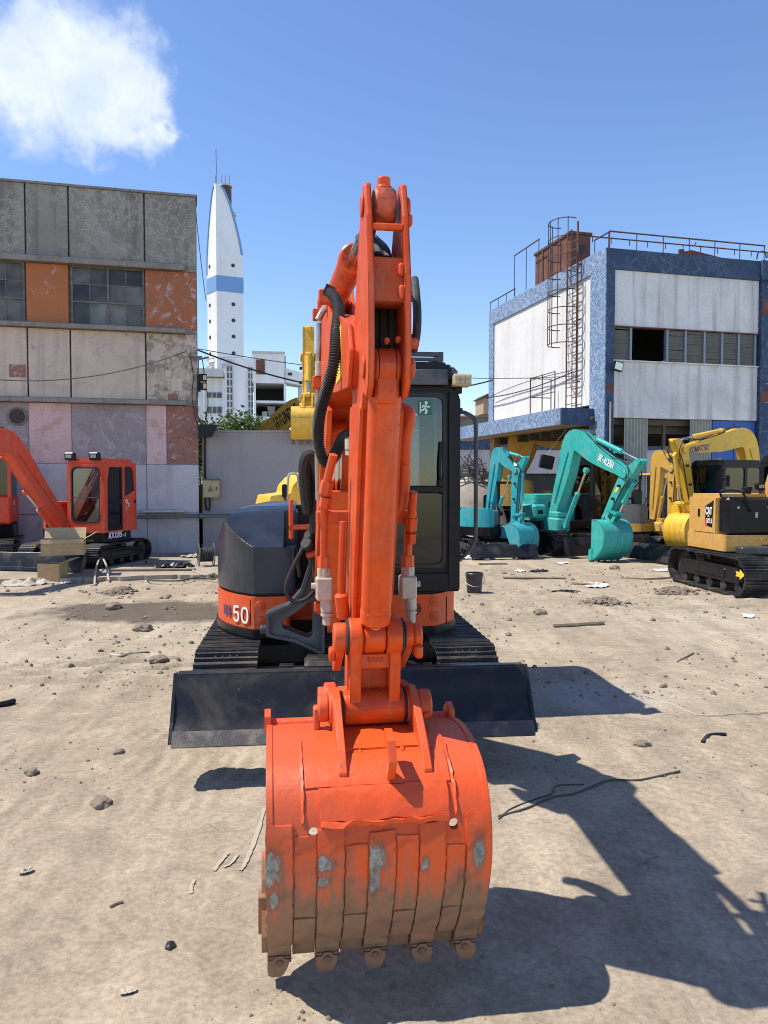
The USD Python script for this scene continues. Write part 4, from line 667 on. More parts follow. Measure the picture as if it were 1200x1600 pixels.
# ---------------------------------------------------------------- the bucket of the middle excavator
def bucket_material(name, scrape):
    """orange paint, dried mud towards the lip, bare scraped steel, welding scale."""
    N = {'tc': ('texture_coordinate', {}), 'sx': ('separate_xyz', {}), 'n1': ('noise_texture', dict(scale=7.0, detail=8.0, roughness=.65)), 'n2': ('noise_texture', dict(scale=30.0, detail=9.0, roughness=.74)), 'mv': ('mapping', dict(scale=(30., 1., 2.2))), 'ns': ('noise_texture', dict(scale=1.2, detail=6.0, roughness=.65)), 'zs': ('math', dict(math_type='multiply_add', value2=.40, value3=-.20)), 'nb': ('noise_texture', dict(scale=2.2, detail=4.0)),
         'za': ('math', dict(math_type='multiply_add', value2=.40, value3=-.20)), 'zz': ('math', dict(math_type='add')), 'zs2': ('math', dict(math_type='add')), 'mud': ('map_range', dict(from_min=.50, from_max=.33, to_min=0., to_max=.93, clamp=True)),
         'base': ('mix_color', dict(a=(.64, .078, .012), b=(.52, .085, .025))), 'rb': ('map_range', dict(from_min=.35, from_max=.65, to_min=0., to_max=1., clamp=True)),
         'mudc': ('rgb_ramp', dict(ramp=[(.35, (.135, .085, .048)), (.5, (.205, .125, .070)), (.65, (.27, .125, .065))])), 'm1': ('mix_color', {}),
         'ch': ('map_range', dict(from_min=.63, from_max=.66, to_min=0., to_max=.85, clamp=True)), 'm2': ('mix_color', dict(b=(.13, .10, .085))),
         'hm': ('math', dict(math_type='multiply_add', value2=.9)), 'bp': ('bump', dict(strength=.5, distance=.006)), 'bv': ('bevel', dict(samples=3, radius=.005)),
         'ro': ('map_range', dict(from_min=0., from_max=.9, to_min=.36, to_max=.85)), 'p': ('principled_bsdf', {})}
    L = [('tc.object', n + '.vector') for n in ('n1', 'n2', 'nb', 'sx')] + [('n1.fac', 'za.value1'), ('tc.object', 'mv.vector'), ('mv.vector', 'ns.vector'), ('ns.fac', 'zs.value1'), ('sx.z', 'zs2.value1'), ('zs.value', 'zs2.value2'), ('za.value', 'zz.value1'), ('zs2.value', 'zz.value2'), ('zz.value', 'mud.value'), ('nb.fac', 'rb.value'), ('rb.result', 'base.fac'), ('base.result', 'm1.a'), ('n1.fac', 'mudc.fac'), ('mudc.color', 'm1.b'), ('mud.result', 'm1.fac'),
         ('n2.fac', 'ch.value'), ('m1.result', 'm2.a'), ('ch.result', 'm2.fac'), ('n2.fac', 'hm.value1'), ('n1.fac', 'hm.value3'), ('hm.value', 'bp.height'), ('bv.bevel', 'bp.normal'), ('bp.normal', 'p.normal'), ('mud.result', 'ro.value'), ('ro.result', 'p.roughness')]
    last = 'm2.result'
    if scrape:                                                     # worn through to bare steel: patches given as (x, z, half width, half height)
        N['mk'] = ('mapping', dict(scale=(3.2, 1., .55))); N['nk'] = ('noise_texture', dict(scale=26.0, detail=8.0, roughness=.68)); N['nm'] = ('math', dict(math_type='multiply_add', value2=2.6, value3=-1.3)); L += [('tc.object', 'mk.vector'), ('mk.vector', 'nk.vector'), ('nk.fac', 'nm.value1')]
        prev = None
        for k, (x, z, hx, hz) in enumerate(scrape):
            N[f'mp{k}'] = ('mapping', dict(location=(-x / hx, 0, -z / hz), scale=(1 / hx, 0, 1 / hz))); N[f'ln{k}'] = ('vector_math', dict(math_type='length')); L += [('tc.object', f'mp{k}.vector'), (f'mp{k}.vector', f'ln{k}.vector1')]
            if prev: N[f'mi{k}'] = ('math', dict(math_type='minimum')); L += [(prev, f'mi{k}.value1'), (f'ln{k}.value', f'mi{k}.value2')]; prev = f'mi{k}.value'
            else: prev = f'ln{k}.value'
        N['ad'] = ('math', dict(math_type='add')); N['sr'] = ('map_range', dict(from_min=1.05, from_max=.85, to_min=0., to_max=1., clamp=True)); N['m3'] = ('mix_color', {}); N['gr'] = ('rgb_ramp', dict(ramp=[(.30, (.07, .06, .045)), (.5, (.20, .18, .15)), (.64, (.36, .335, .29))]))
        N['halo'] = ('map_range', dict(from_min=1.75, from_max=1.0, to_min=0., to_max=.75, clamp=True)); N['m4'] = ('mix_color', dict(b=(.10, .075, .052)))
        L += [(prev, 'ad.value1'), ('nm.value', 'ad.value2'), ('ad.value', 'sr.value'), ('ad.value', 'halo.value'), (last, 'm4.a'), ('halo.result', 'm4.fac'), ('m4.result', 'm3.a'), ('n2.fac', 'gr.fac'), ('gr.color', 'm3.b'), ('sr.result', 'm3.fac')]; last = 'm3.result'
    L.append((last, 'p.base_color'))
    return material(name, N, L)
M['bucket'] = bucket_material('bucket_paint', False); M['bucket_scraped'] = bucket_material('bucket_scraped', [(-.405, .485, .028, .05), (-.40, .375, .014, .03), (-.247, .495, .034, .022), (-.245, .435, .022, .018), (-.08, .50, .034, .045), (-.085, .43, .022, .045), (.085, .47, .012, .022), (.262, .50, .018, .05)])
BC = -.028; BWD = .72; XA, XB = BC - BWD / 2, BC + BWD / 2
PROF = [(-3.665, .145), (-3.735, .235), (-3.80, .36), (-3.835, .49), (-3.825, .60), (-3.78, .69), (-3.70, .75), (-3.57, .782), (-3.42, .780), (-3.24, .745)]
PC = spline([(0, a, b) for a, b in PROF], 6)[:, 1:]
def pr(i0, i1, lo, hi, x0, x1, rough=0.0, seed=0, nx=0):
    """plate that follows the bucket's back from curve index i0 to i1, between offsets lo and hi (outwards)."""
    c = PC[i0:i1 + 1]; t = np.gradient(PC, axis=0); t /= np.linalg.norm(t, axis=1, keepdims=True); n = np.c_[-t[:, 1], t[:, 0]]; n = np.where((n @ np.array([-1, 0.3]))[:, None] < 0, -n, n)[i0:i1 + 1]
    nx = nx or max(2, int((x1 - x0) / .03)); xs = np.linspace(x0, x1, nx + 1); V = []; r = np.random.default_rng(seed + 5)
    for j, (p, q) in enumerate(zip(c, n)):
        end = j in (0, len(c) - 1)
        for x in xs:
            o = hi + (r.uniform(-rough, rough)); dz = r.uniform(-rough, rough) * 1.6 if end else 0
            V.append((x + (r.uniform(-rough, rough) if x in (xs[0], xs[-1]) else 0), *(p + q * o + t[i0 + j] * dz)))
    k = len(V)
    for p, q in zip(c, n):
        for x in xs: V.append((x, *(p + q * lo)))
    F = []; m = nx + 1
    for j in range(len(c) - 1):
        for i in range(nx):
            a = j * m + i; F += [(a, a + 1, a + m + 1), (a, a + m + 1, a + m)]; b = k + a; F += [(b, b + m + 1, b + 1), (b, b + m, b + m + 1)]
    for i in range(nx):
        F += [(i, k + i, k + i + 1), (i, k + i + 1, i + 1)]; a = (len(c) - 1) * m + i; F += [(a, k + a + 1, k + a), (a, a + 1, k + a + 1)]
    for j in range(len(c) - 1):
        a = j * m; F += [(a, a + m, k + a + m), (a, k + a + m, k + a)]; a = j * m + nx; F += [(a, k + a + m, a + m), (a, k + a, k + a + m)]
    return trimesh.Trimesh(np.array(V), np.array(F)[:, ::-1], process=False)
shell = solid(prism(LineString(PC).buffer(.011, cap_style=2), 'x', XA, XB))
for hx in (BC - .215, BC + .238): shell = shell - solid(cyl((hx, -4.0, .585), (hx, -3.6, .60), .0165, 20))
bk = aobj('bucket', unman(shell), M['bucket'], ex, smooth=30)
side_poly = poly(np.vstack([PC, [(-3.36, .60), (-3.50, .40)]]))
for xa, xb in ((XA - .004, XA + .018), (XB - .018, XB + .004)): aobj('side_plate', prism(side_poly.buffer(.014), 'x', xa, xb), M['bucket'], bk)
for s, x in ((-1, XA), (1, XB)):
    a, b = (x - .022, x - .003) if s < 0 else (x + .003, x + .022)
    aobj('side_cutter', [prism([(-3.655, .10), (-3.70, .18), (-3.62, .34), (-3.54, .40), (-3.46, .36), (-3.56, .16)], 'x', a, b, .01), bx(min(a, b) - (.012 if s < 0 else 0), max(a, b) + (.012 if s > 0 else 0), -3.66, -3.60, .17, .30, .004)], M['bucket'], bk)
    aobj('corner_lug', prism([(-3.30, .74), (-3.22, .72), (-3.19, .78), (-3.235, .815), (-3.29, .80)], 'x', x - .012, x + .012), M['bucket'], bk)
N_ = len(PC)
teeth = [BC - .323, BC - .161, BC + .003, BC + .166, BC + .320]
for k, x in enumerate(teeth):                                      # thick wear bars running up the back from each tooth
    hi = [25, 24, 23, 24, 25][k]
    aobj('wear_bar', pr(1, hi, .008, .0195, x - .042, x + .042, .0022, k, 4), M['bucket_scraped'] if k < 4 else M['bucket_scraped'], bk, smooth=40)
for k in range(4):                                                 # liner plates between the bars
    aobj('liner_plate', pr(2, [23, 21, 22, 20][k], .006, .0145, teeth[k] + .046, teeth[k + 1] - .046, .002, 20 + k), M['bucket'], bk, smooth=40)
    aobj('liner_plate', pr(1, 9, .012, .0185, teeth[k] + .047, teeth[k + 1] - .047, .001, 30 + k), M['bucket'], bk, smooth=40)
    aobj('lip_segment', prism([(-3.69, .185), (-3.665, .175), (-3.615, .085), (-3.640, .082)], 'x', teeth[k] + .044, teeth[k + 1] - .044), M['bucket'], bk)
aobj('weld_plate', pr(25, 31, .006, .020, BC - .195, BC + .225, .003, 50), M['bucket'], bk, smooth=50)
aobj('weld_plate', pr(31, 38, .006, .015, BC - .240, BC + .240, .001, 51), M['bucket'], bk, smooth=50)
for x in (BC - .248, BC - .045, BC + .10, BC + .248): aobj('weld_bead', pr(25 if abs(x - BC) > .2 else 38, 42, .008, .017, x - .005, x + .005, .003, int(x * 1000) % 97, 1), M['bucket'], bk, smooth=50)
aobj('weld_bead', pr(24, 25, .010, .030, BC - .19, BC + .22, .005, 77), M['bucket'], bk, smooth=50)
aobj('ear_base', pr(39, 52, .006, .018, -.155, .175, .001, 60), M['bucket'], bk, smooth=50)
for s in (-1, 1):
    xe = s * .142
    aobj('bucket_ear', prism(poly([(-3.79, .715), (-3.70, .80), (-3.52, .925), (-3.44, .945), (-3.385, .92), (-3.22, .905), (-3.14, .88), (-3.12, .82), (-3.20, .75), (-3.50, .775), (-3.72, .735)], .012), 'x', xe - .013, xe + .013), M['bucket'], bk)
    aobj('ear_boss', [xcyl(xe - .024, xe + .024, *JB, .062, 24, .006), xcyl(xe - .024, xe + .024, *KP, .062, 24, .006)], M['bucket'], bk)
aobj('bucket_pin', [xcyl(-.205, -.165, *JB, .048, 22, .006), xcyl(.166, .215, *JB, .056, 24, .006), bx(-.222, -.198, JB[0] - .03, JB[0] + .02, JB[1] - .075, JB[1] + .01, .006), cyl((.19, JB[0] - .045, JB[1] - .02), (.19, JB[0] - .063, JB[1] - .025), .012, 8), xcyl(-.19, .19, *KP, .045, 20)], M['orange_dusty'], bk)
aobj('lifting_hook', prism(LineString([(-3.765, .735), (-3.80, .79), (-3.775, .845), (-3.71, .855)]).buffer(.019, cap_style=2, join_style=1), 'x', .0, .026), M['bucket'], bk)
aobj('torsion_bar', xcyl(XA, XB, -3.24, .755, .022, 14), M['bucket'], bk)
for k, x in enumerate(teeth):
    dx = .006 * (k - 2)
    aobj('tooth_adapter', prism(poly([(-3.700, .215), (-3.655, .19), (-3.59, .09), (-3.585, .045), (-3.625, .045), (-3.680, .12)], .006), 'x', x - .040, x + .040), M['bucket'], bk)
    t = aobj('tooth', trimesh.convex.convex_hull(np.array([(x + sx * w_ + dx * q, y, z) for (y, z, w_, q) in ((-3.668, .095, .037, 0), (-3.583, .10, .037, 0), (-3.664, .055, .035, .5), (-3.588, .05, .036, .5), (-3.652, .022, .026, 1), (-3.600, .018, .028, 1), (-3.636, .004, .014, 1), (-3.610, .002, .014, 1)) for sx in (-1, 1)])), M['bucket'], bk)
    aobj('tooth_seam', [tube([(x - .040, -3.672, .088), (x - .022, -3.682, .094), (x - .012, -3.690, .112), (x + .012, -3.690, .112), (x + .022, -3.682, .094), (x + .040, -3.672, .088)], .0022, 5, 2)], M['rubber'], t)
    aobj('tooth_pin', [cyl((x, -3.655, .070), (x, -3.676, .074), .0115, 14, ch=.002)], M['bucket'], t)
# ---------------------------------------------------------------- hoses of the middle excavator
def hose(pts, r, ribs=0, mat='rubber', parent=None, n=9, sm=7): return obj('hydraulic_hose', tube(pts, r, n, sm, ribs, .22), M[mat], parent or ex)
W_ = lambda px, py, ly: tuple(np.linalg.solve(np.array([[math.cos(math.radians(6)), -math.sin(math.radians(6)), 0], [math.sin(math.radians(6)), math.cos(math.radians(6)), 0], [0, 0, 1.]]), _hit(px, py, ly)))
def _hit(px, py, ly):                                              # where the sight line of a photo spot meets the machine's cross plane y = ly
    d = cam_dir(px, py); O = np.array([-.36, 6.30, 0]); e2 = np.array([-math.sin(math.radians(6)), math.cos(math.radians(6)), 0]); o = np.array([0, 0, CAM_H]) - O
    t = (ly - o @ e2) / (d @ e2); return o + d * t
hose([W_(517, 458, -2.85), W_(526, 470, -3.0), W_(529, 490, -3.15), W_(526, 520, -3.28), W_(523, 560, -3.33), W_(513, 600, -3.30), W_(501, 640, -3.20), W_(497, 675, -3.12), W_(501, 708, -3.10), W_(512, 725, -3.10), W_(526, 706, -3.14), W_(536, 685, -3.20), W_(546, 680, -3.26), W_(549, 694, -3.30)], .0225, .010, n=14)
obj('hose_sleeve', [cyl(W_(549, 686, -3.30), W_(549, 702, -3.30), .0255, 16), cyl(W_(549, 702, -3.30), W_(548, 712, -3.30), .022, 12)], M['fitting'], ex)
hose([W_(648, 437, -3.25), W_(650, 460, -3.42), W_(652, 490, -3.45), W_(651, 520, -3.45), W_(646, 548, -3.40)], .016, 0, n=10)
hose([W_(641, 470, -3.30), W_(649, 445, -3.34), W_(652, 470, -3.40), W_(650, 540, -3.42)], .012, 0)
obj('clamp', [bx(*sum(([v - .012, v + .012] for v in W_(645, 528, -3.42)), []))], M['orange'], ex)
hose([W_(482, 800, -1.5), W_(478, 770, -1.55), W_(476, 730, -1.6), W_(482, 712, -1.62), W_(492, 725, -1.60), W_(497, 760, -1.55), W_(494, 800, -1.5), W_(492, 830, -1.45)], .040, 0, 'wrap')
hose([W_(498, 735, -1.62), W_(500, 770, -1.6), W_(499, 800, -1.55), W_(503, 840, -1.5), W_(502, 900, -1.42)], .030, 0, 'wrap')
hose([W_(484, 838, -1.42), W_(470, 862, -1.45), W_(456, 890, -1.46), W_(447, 915, -1.46), W_(450, 932, -1.45), W_(462, 940, -1.44), W_(478, 936, -1.42), W_(490, 925, -1.36)], .013)
hose([W_(478, 835, -1.40), W_(474, 850, -1.38), W_(466, 875, -1.36), W_(468, 900, -1.30)], .012)
hose([W_(490, 815, -1.42), W_(486, 840, -1.42), W_(492, 870, -1.42), W_(494, 900, -1.40)], .024, 0, 'wrap')
obj('hose_clamp', [cyl(W_(477, 848, -1.46), W_(488, 856, -1.40), .042, 10, ch=.008), cyl(W_(480, 835, -1.44), W_(490, 840, -1.40), .036, 9, ch=.008)], M['rubber'], ex)
obj('pipe', [tube([W_(480, 868, -1.42), W_(496, 862, -1.44), W_(503, 845, -1.45), W_(504, 810, -1.45)], .022, 10, 5), tube([W_(500, 900, -1.38), W_(503, 915, -1.36), W_(500, 935, -1.34), W_(500, 960, -1.34)], .019, 10, 5), bx(*sum(([v - .035, v + .035] for v in W_(499, 948, -1.34)), []), .01)], M['orange'], ex)
obj('side_bracket', [bx(-.40, -.37, -1.02, -.90, 1.30, 1.58, .01), bx(-.40, -.24, -1.02, -.95, 1.37, 1.40)], M['orange'], ex)
# pipes and clamps on the boom
def P3(*a): return W_(*a)
obj('pipe', [tube([W_(497, 500, -2.15), W_(505, 485, -2.15), W_(520, 470, -2.2)], .018, 10, 3), tube([W_(499, 505, -2.1), W_(498, 545, -2.1), W_(497, 575, -2.05), W_(496, 700, -1.95), W_(497, 780, -1.8)], .016, 10, 5)], M['steel'], ex)
obj('pipe', [tube([W_(502, 590, -2.05), W_(501, 700, -1.95), W_(503, 800, -1.78)], .019, 10, 3)], M['orange'], ex)
obj('hose_sleeve', cyl(W_(499, 566, -2.08), W_(499, 588, -2.08), .024, 12, ch=.003), M['fitting'], ex)
obj('pipe_bracket', [bx(*sum(([v - .034, v + .034] for v in W_(498, 598, -2.05)), []), .006), bx(*sum(([v - .03, v + .03] for v in W_(510, 594, -2.0)), []), .006), bx(*sum(([v - .030, v + .030] for v in W_(497, 492, -2.12)), []), .006), bx(*sum(([v - .032, v + .032] for v in W_(508, 464, -2.6)), []), .006)], M['orange'], ex)
obj('hose_clamp', [rot(bx(*sum(([v - .022, v + .022] for v in W_(514, 455, -2.80)), [])), 25, (0, 1, 0), W_(514, 455, -2.80))], M['rubber'], ex)
# ---------------------------------------------------------------- the other machines of the yard
YARD = 'mini excavators standing in the yard'
def colours(m, stick=None, cab_=None, bucket=None): return dict(boom=M[m], stick=M[stick or m], ram=M[m], bucket=M[bucket or m], body=M[m], cab=M[cab_ or 'black'])
def base_machine(root, C, s_gauge=1.6, L=2.5, blade_y=-1.85, skirt='body', hood='body', hood_top=1.5, cabx=(-.02, .88), cabz=2.5, cab_kind='cab', single=True, blade_=True, hood_mat=None, skirt_mat=None, cab_mat=None, glass=None, front_hood=True):
    tracks(root, s_gauge, .40, L, .56, M['steel_dark'], 36, single, False, M['black'])
    if blade_: blade(root, s_gauge + .42, blade_y, .06, .42, M['black_blade'])
    plan = Point(0, 0).buffer(.985, quad_segs=16).intersection(sbox(-1, -.76, .9, 1)).buffer(-.05, quad_segs=4).buffer(.05, quad_segs=4)
    obj('skirt', prism(plan, 'z', .63, .868), skirt_mat or C['body'], root, smooth=40)
    obj('rim', prism(plan.buffer(.01), 'z', .58, .632), M['black'], root, smooth=40)
    hp = Point(0, 0).buffer(.975, quad_segs=16).intersection(sbox(-1, -.74 if front_hood else .0, -.32, .7)).buffer(-.06, quad_segs=4).buffer(.06, quad_segs=4)
    hd = prism(hp, 'z', .87, hood_top - .10), prism(hp.buffer(-.035), 'z', hood_top - .10, hood_top - .03), prism(hp.buffer(-.09), 'z', hood_top - .03, hood_top)
    obj('engine_hood', list(hd), hood_mat or C['body'], root, smooth=50)
    rp = Point(0, 0).buffer(.975, quad_segs=16).intersection(sbox(-1, .66, .86, 1)).buffer(-.03).buffer(.03)
    obj('counterweight', [prism(rp, 'z', .87, hood_top - .06), prism(rp.buffer(-.05), 'z', hood_top - .06, hood_top)], hood_mat or C['body'], root, smooth=50)
    if cab_kind == 'cab': cab(root, cabx[0], cabx[1], -.74, .64, .88, cabz, cab_mat or C['cab'], glassm=glass or M['glass_dim'])
    elif cab_kind == 'canopy':
        c = group_part('canopy', root)
        for x in (cabx[0] + .05, cabx[1] - .05):
            for y in (-.60, .62): obj('post', tube([(x, y, .88), (x, y, cabz - .10), (x, y + (.05 if y < 0 else -.05), cabz - .03)], .032, 8, 3), C['cab'], c)
        obj('roof', [bx(cabx[0], cabx[1], -.66, .68, cabz - .06, cabz, .025)], cab_mat or C['cab'], c)
        obj('cross_bar', bx(cabx[0] + .06, cabx[1] - .06, .60, .64, 1.55, 1.61), C['cab'], c)
        xm = sum(cabx) / 2
        obj('seat', [bx(xm - .24, xm + .24, -.1, .38, 1.2, 1.34, .05), bx(xm - .22, xm + .22, .34, .46, 1.34, 1.86, .05)], M['seat'], c)
        for sx in (-1, 1): obj('lever', [bx(xm + sx * .3 - .06, xm + sx * .3 + .06, -.2, .25, .95, 1.42, .03), tube([(xm + sx * .3, -.2, 1.35), (xm + sx * .3, -.28, 1.62)], .016, 6, 0)], M['inside'], c)
    obj('swing_post', [bx(-.22, .16, -1.10, -.55, .62, .92, .04), cyl((-.03, -.98, .55), (-.03, -.98, 1.02), .11, 16, ch=.01)], C['boom'], root)
AX = -.03
def side_text(parent, s, h, at, right, up, x, mat, width=None, slant=0, face=-1):
    """lettering on the side face x of an arm; right/up are (y, z) directions."""
    return obj('lettering', text_on(s, h, (x, *at), (0, *right), (0, *up), .003, True, width, slant), mat, parent)
def last_boom(root):
    return [c for c in root.GetChildren() if c.GetName().startswith('boom') and not c.GetName().startswith('boom_c')][0]

# red-orange excavator by the old wall on the left
red = thing('excavator', 'red-orange mini excavator with black skirt parked before the old factory wall, far left', 'excavator', (-5.93, 15.35, .05), -11, YARD, .83)
CR_ = colours('red'); base_machine(red, CR_, skirt_mat=M['black'], cab_kind='none', hood_top=1.50, blade_y=-1.9)
rc = group_part('cab', red)
def red_cab(c):
    x0, x1, y0, y1, z0, zr = -.02, .92, -.78, .66, .80, 2.42
    rw = lambda a, b, c_, d, r=.1: poly([(a, c_), (b, c_), (b, d), (a, d)], r)
    obj('front_frame', prism(poly([(x0, z0), (x1, z0), (x1, zr), (x0, zr)], .03), 'y', y0, y0 + .06, .0, [rw(x0 + .11, x1 - .12, 1.05, 2.30, .14)]), M['red'], c)
    obj('window', prism(rw(x0 + .10, x1 - .11, 1.04, 2.31, .14), 'y', y0 + .02, y0 + .026), M['glass_dim'], c)
    obj('window_seal', prism(rw(x0 + .09, x1 - .10, 1.03, 2.32, .14).difference(rw(x0 + .125, x1 - .135, 1.065, 2.285, .13)), 'y', y0 - .006, y0 + .03), M['rubber'], c)
    obj('window_bar', bx(x0 + .1, x1 - .11, y0 - .004, y0 + .03, 1.60, 1.625), M['black'], c)
    door = poly([(y0 + .12, .84), (.02, .84), (.02, 2.33), (y0 + .22, 2.33), (y0 + .14, 2.0)], .05)
    rear = poly([(.11, 1.62), (y1 - .08, 1.76), (y1 - .12, 2.22), (y1 - .2, 2.34), (.11, 2.34)], .04)
    obj('side_frame', prism(poly([(y0 + .062, z0), (y1, z0), (y1, 1.6), (y1 - .06, zr - .06), (y1 - .12, zr), (y0 + .062, zr)], .03), 'x', x1 - .06, x1, .0, [door, rear]), M['red'], c)
    obj('door', [prism(door.buffer(-.012), 'x', x1 - .045, x1 - .008, .0, [rw(y0 + .24, -.05, 1.56, 2.24, .05), rw(y0 + .22, -.05, .95, 1.46, .05)])], M['black'], c)
    obj('window', prism(door.buffer(-.03), 'x', x1 - .03, x1 - .024), M['glass_dark'], c)
    obj('window', prism(rear.buffer(.01), 'x', x1 - .035, x1 - .029), M['glass_dim'], c)
    obj('handle', [bx(x1 - .002, x1 + .02, y1 - .12, y1 - .07, 1.45, 1.53, .006)], M['black'], c)
    for k, (y, z) in enumerate(((.20, 1.50), (.30, 1.42), (.19, 1.34))): obj('round_sticker', [xcyl(x1, x1 + .003, y, z, .05 - .006 * k, 16)], M['white_decal'], c); obj('round_sticker', [xcyl(x1 + .003, x1 + .004, y, z, .03, 12)], M['blue_decal'], c)
    obj('side_frame', prism(poly([(y0 + .062, z0), (y1, z0), (y1, zr), (y0 + .062, zr)], .03), 'x', x0, x0 + .05, .0, [rw(y0 + .2, -.0, 1.2, 2.3), rw(.1, y1 - .15, 1.5, 2.3)]), M['red'], c)
    obj('rear_frame', prism([(x0, z0), (x1, z0), (x1, zr), (x0, zr)], 'y', y1 - .05, y1 - .002, .0, [rw(x0 + .1, x1 - .1, 1.6, 2.28)]), M['red'], c)
    pl = poly([(x0, y0), (x1, y0), (x1, y1 - .08), (x0, y1 - .08)], .08)
    obj('roof', [prism(pl.buffer(.004), 'z', zr, zr + .05), prism(pl.buffer(-.03), 'z', zr + .05, zr + .085), prism(pl.buffer(-.1), 'z', zr + .085, zr + .10)], M['red'], c, smooth=40)
    obj('seat', [bx(.2, .66, -.1, .36, 1.15, 1.3, .05), rot(bx(.22, .64, .3, .42, 1.3, 1.86, .05), -8, (1, 0, 0), (.4, .35, 1.3)), bx(.32, .54, .42, .5, 1.9, 2.1, .04)], M['seat'], c)
    for x in (.3, .55): obj('lever', tube([(x, y0 + .25, .9), (x, y0 + .30, 1.4)], .014, 6, 0), M['inside'], c)
    obj('grab_bar', tube([(x1 - .08, y0 - .01, 2.05), (x1 - .05, y0 - .05, 2.0), (x1 - .06, y0 - .06, 1.3), (x1 - .09, y0 - .01, 1.2)], .016, 8, 4), M['red'], c)
    for x in (x0 + .10, x1 - .22): work_lamp(c, (x, y0 - .02, zr + .05), .20)
red_cab(rc)
obj('lettering', text_on('KX185', .135, (.905, -.62, .665), (0, 1, 0), (0, 0, 1), .006, True, .60, .18), M['white_decal'], red)
obj('lettering', text_on('-3', .08, (.905, .02, .665), (0, 1, 0), (0, 0, 1), .006, True, None, .18), M['white_decal'], red)
arm_set(red, dict(F=(-.98, 1.02), B=(-2.85, 2.78), T=(-4.6, 2.6), S=(-4.8, 3.1), K=(-4.6, 1.2), BC=((-1.18, .82), (-2.25, 1.75)), bw=.40), CR_, AX, .24, dict(ang=0, size=.8, width=.7))
obj('foot_guard', bx(-.42, -.02, -1.04, -.70, .70, 1.12, .03), M['black'], red)
class Frame:                                                    # a machine's own frame, to read arm pins off its vertical mid plane
    def __init__(s, loc, rz, sc=1.0, turn=0.0): s.loc, s.rz, s.sc, s.turn = loc, rz, sc, turn
    def hit(s, px, py, x=AX):
        a = math.radians(s.rz + s.turn); e1 = np.array([math.cos(a), math.sin(a), 0]); e2 = np.array([-math.sin(a), math.cos(a), 0]); d = cam_dir(px, py); o = np.array([0, 0, CAM_H]) - np.array(s.loc, float)
        t = (x * s.sc - o @ e1) / (d @ e1); q = o + d * t; return (q @ e2 / s.sc, q[2] / s.sc)
def machine(label, loc, rz, sc, C, turn=0.0, **kw):
    r = thing('excavator', label, 'excavator', loc, rz, YARD, sc); f = Frame(loc, rz, sc, turn); return r, f

# second red-orange machine, cut by the left edge of the view
r2, f2 = machine('red-orange excavator cut off by the left edge of the photo, behind the raised red boom', (-8.55, 16.0, .05), 18, .88, CR_)
base_machine(r2, CR_, skirt_mat=M['black'], cab_kind='none', blade_=False, hood_top=1.62)
obj('cab_frame', [bx(-.02, .9, -.7, .62, .88, 1.55, .05), bx(-.02, .9, -.7, .62, 2.36, 2.46, .04)] + [bx(x, x + .07, y, y + .07, 1.5, 2.4) for x in (-.02, .83) for y in (-.7, .55)], M['red'], r2)
obj('window', [bx(.86, .866, -.62, .55, 1.55, 2.36), bx(.03, .83, -.68, -.674, 1.55, 2.36)], M['glass_dark'], r2)
for y, z in ((-.30, 1.36), (-.12, 1.37), (-.26, 1.18)): obj('round_sticker', xcyl(.90, .904, y, z, .055, 18), M['white_decal'], r2); obj('round_sticker', xcyl(.904, .906, y, z, .034, 14), M['blue_decal'], r2)

# big teal machine
CT = colours('teal')
TX = -.75                                                       # this machine's boom stands well left of its cab
loc = (4.42, 18.9, 0); tl, ft = machine('large teal excavator with silver letters on its boom, bucket beside the grey-hooded yellow machine', loc, 24, .95, CT)
tracks(tl, 2.0, .45, 2.6, .60, M['steel_dark'], 36, True, False, M['black']); blade(tl, 2.3, -1.75, .06, .46, M['black_blade'])
pl2 = poly([(-1.05, -.45), (-.35, -.62), (1.45, -.75), (1.45, .9), (.9, 1.35), (-.5, 1.35), (-1.05, .9)], .12)
obj('skirt', prism(pl2, 'z', .62, .80), M['black'], tl, smooth=40); obj('body', [prism(poly([(-1.03, -.2), (.25, -.2), (.25, .4), (1.4, .8), (.9, 1.3), (-.5, 1.3), (-1.03, .9)], .1), 'z', .80, 1.38), prism(poly([(-.98, -.15), (.2, -.15), (.2, .4), (1.3, .8), (.85, 1.25), (-.45, 1.25), (-.98, .85)], .1), 'z', 1.38, 1.45)], M['teal'], tl, smooth=40)
obj('label_panel', bx(-.62, -.10, -.208, -.2, 1.12, 1.26), M['black'], tl)
cab(tl, .36, 1.36, -.72, .72, .80, 2.40, M['black'], glassm=M['glass_dark'])
obj('tool_box', bx(-1.30, -.92, -.55, .05, .88, 1.22, .05), M['teal'], tl); obj('tool_box_vent', bx(-1.18, -1.04, -.557, -.55, .98, 1.08), M['black'], tl); obj('fuel_cap', cyl((-1.12, -.3, 1.21), (-1.12, -.3, 1.30), .06, 14, ch=.01), M['teal'], tl)
obj('swing_post', [bx(TX - .2, TX + .2, -1.02, -.4, .55, .90, .04), bx(TX - .16, TX + .16, -.98, -.6, .9, 1.05, .03)], M['teal'], tl)
H = lambda px, py: ft.hit(px, py, TX)
tpins = dict(F=H(868, 806), B=H(900, 688), T=H(982, 741), S=H(1003, 722), K=H(950, 808), BC=(H(884, 822), H(916, 735)), bw=.42, r=.055)
arm_set(tl, tpins, CT, TX, .26, dict(ang=30, size=.80, width=.80, label='wide teal bucket standing on its teeth'))
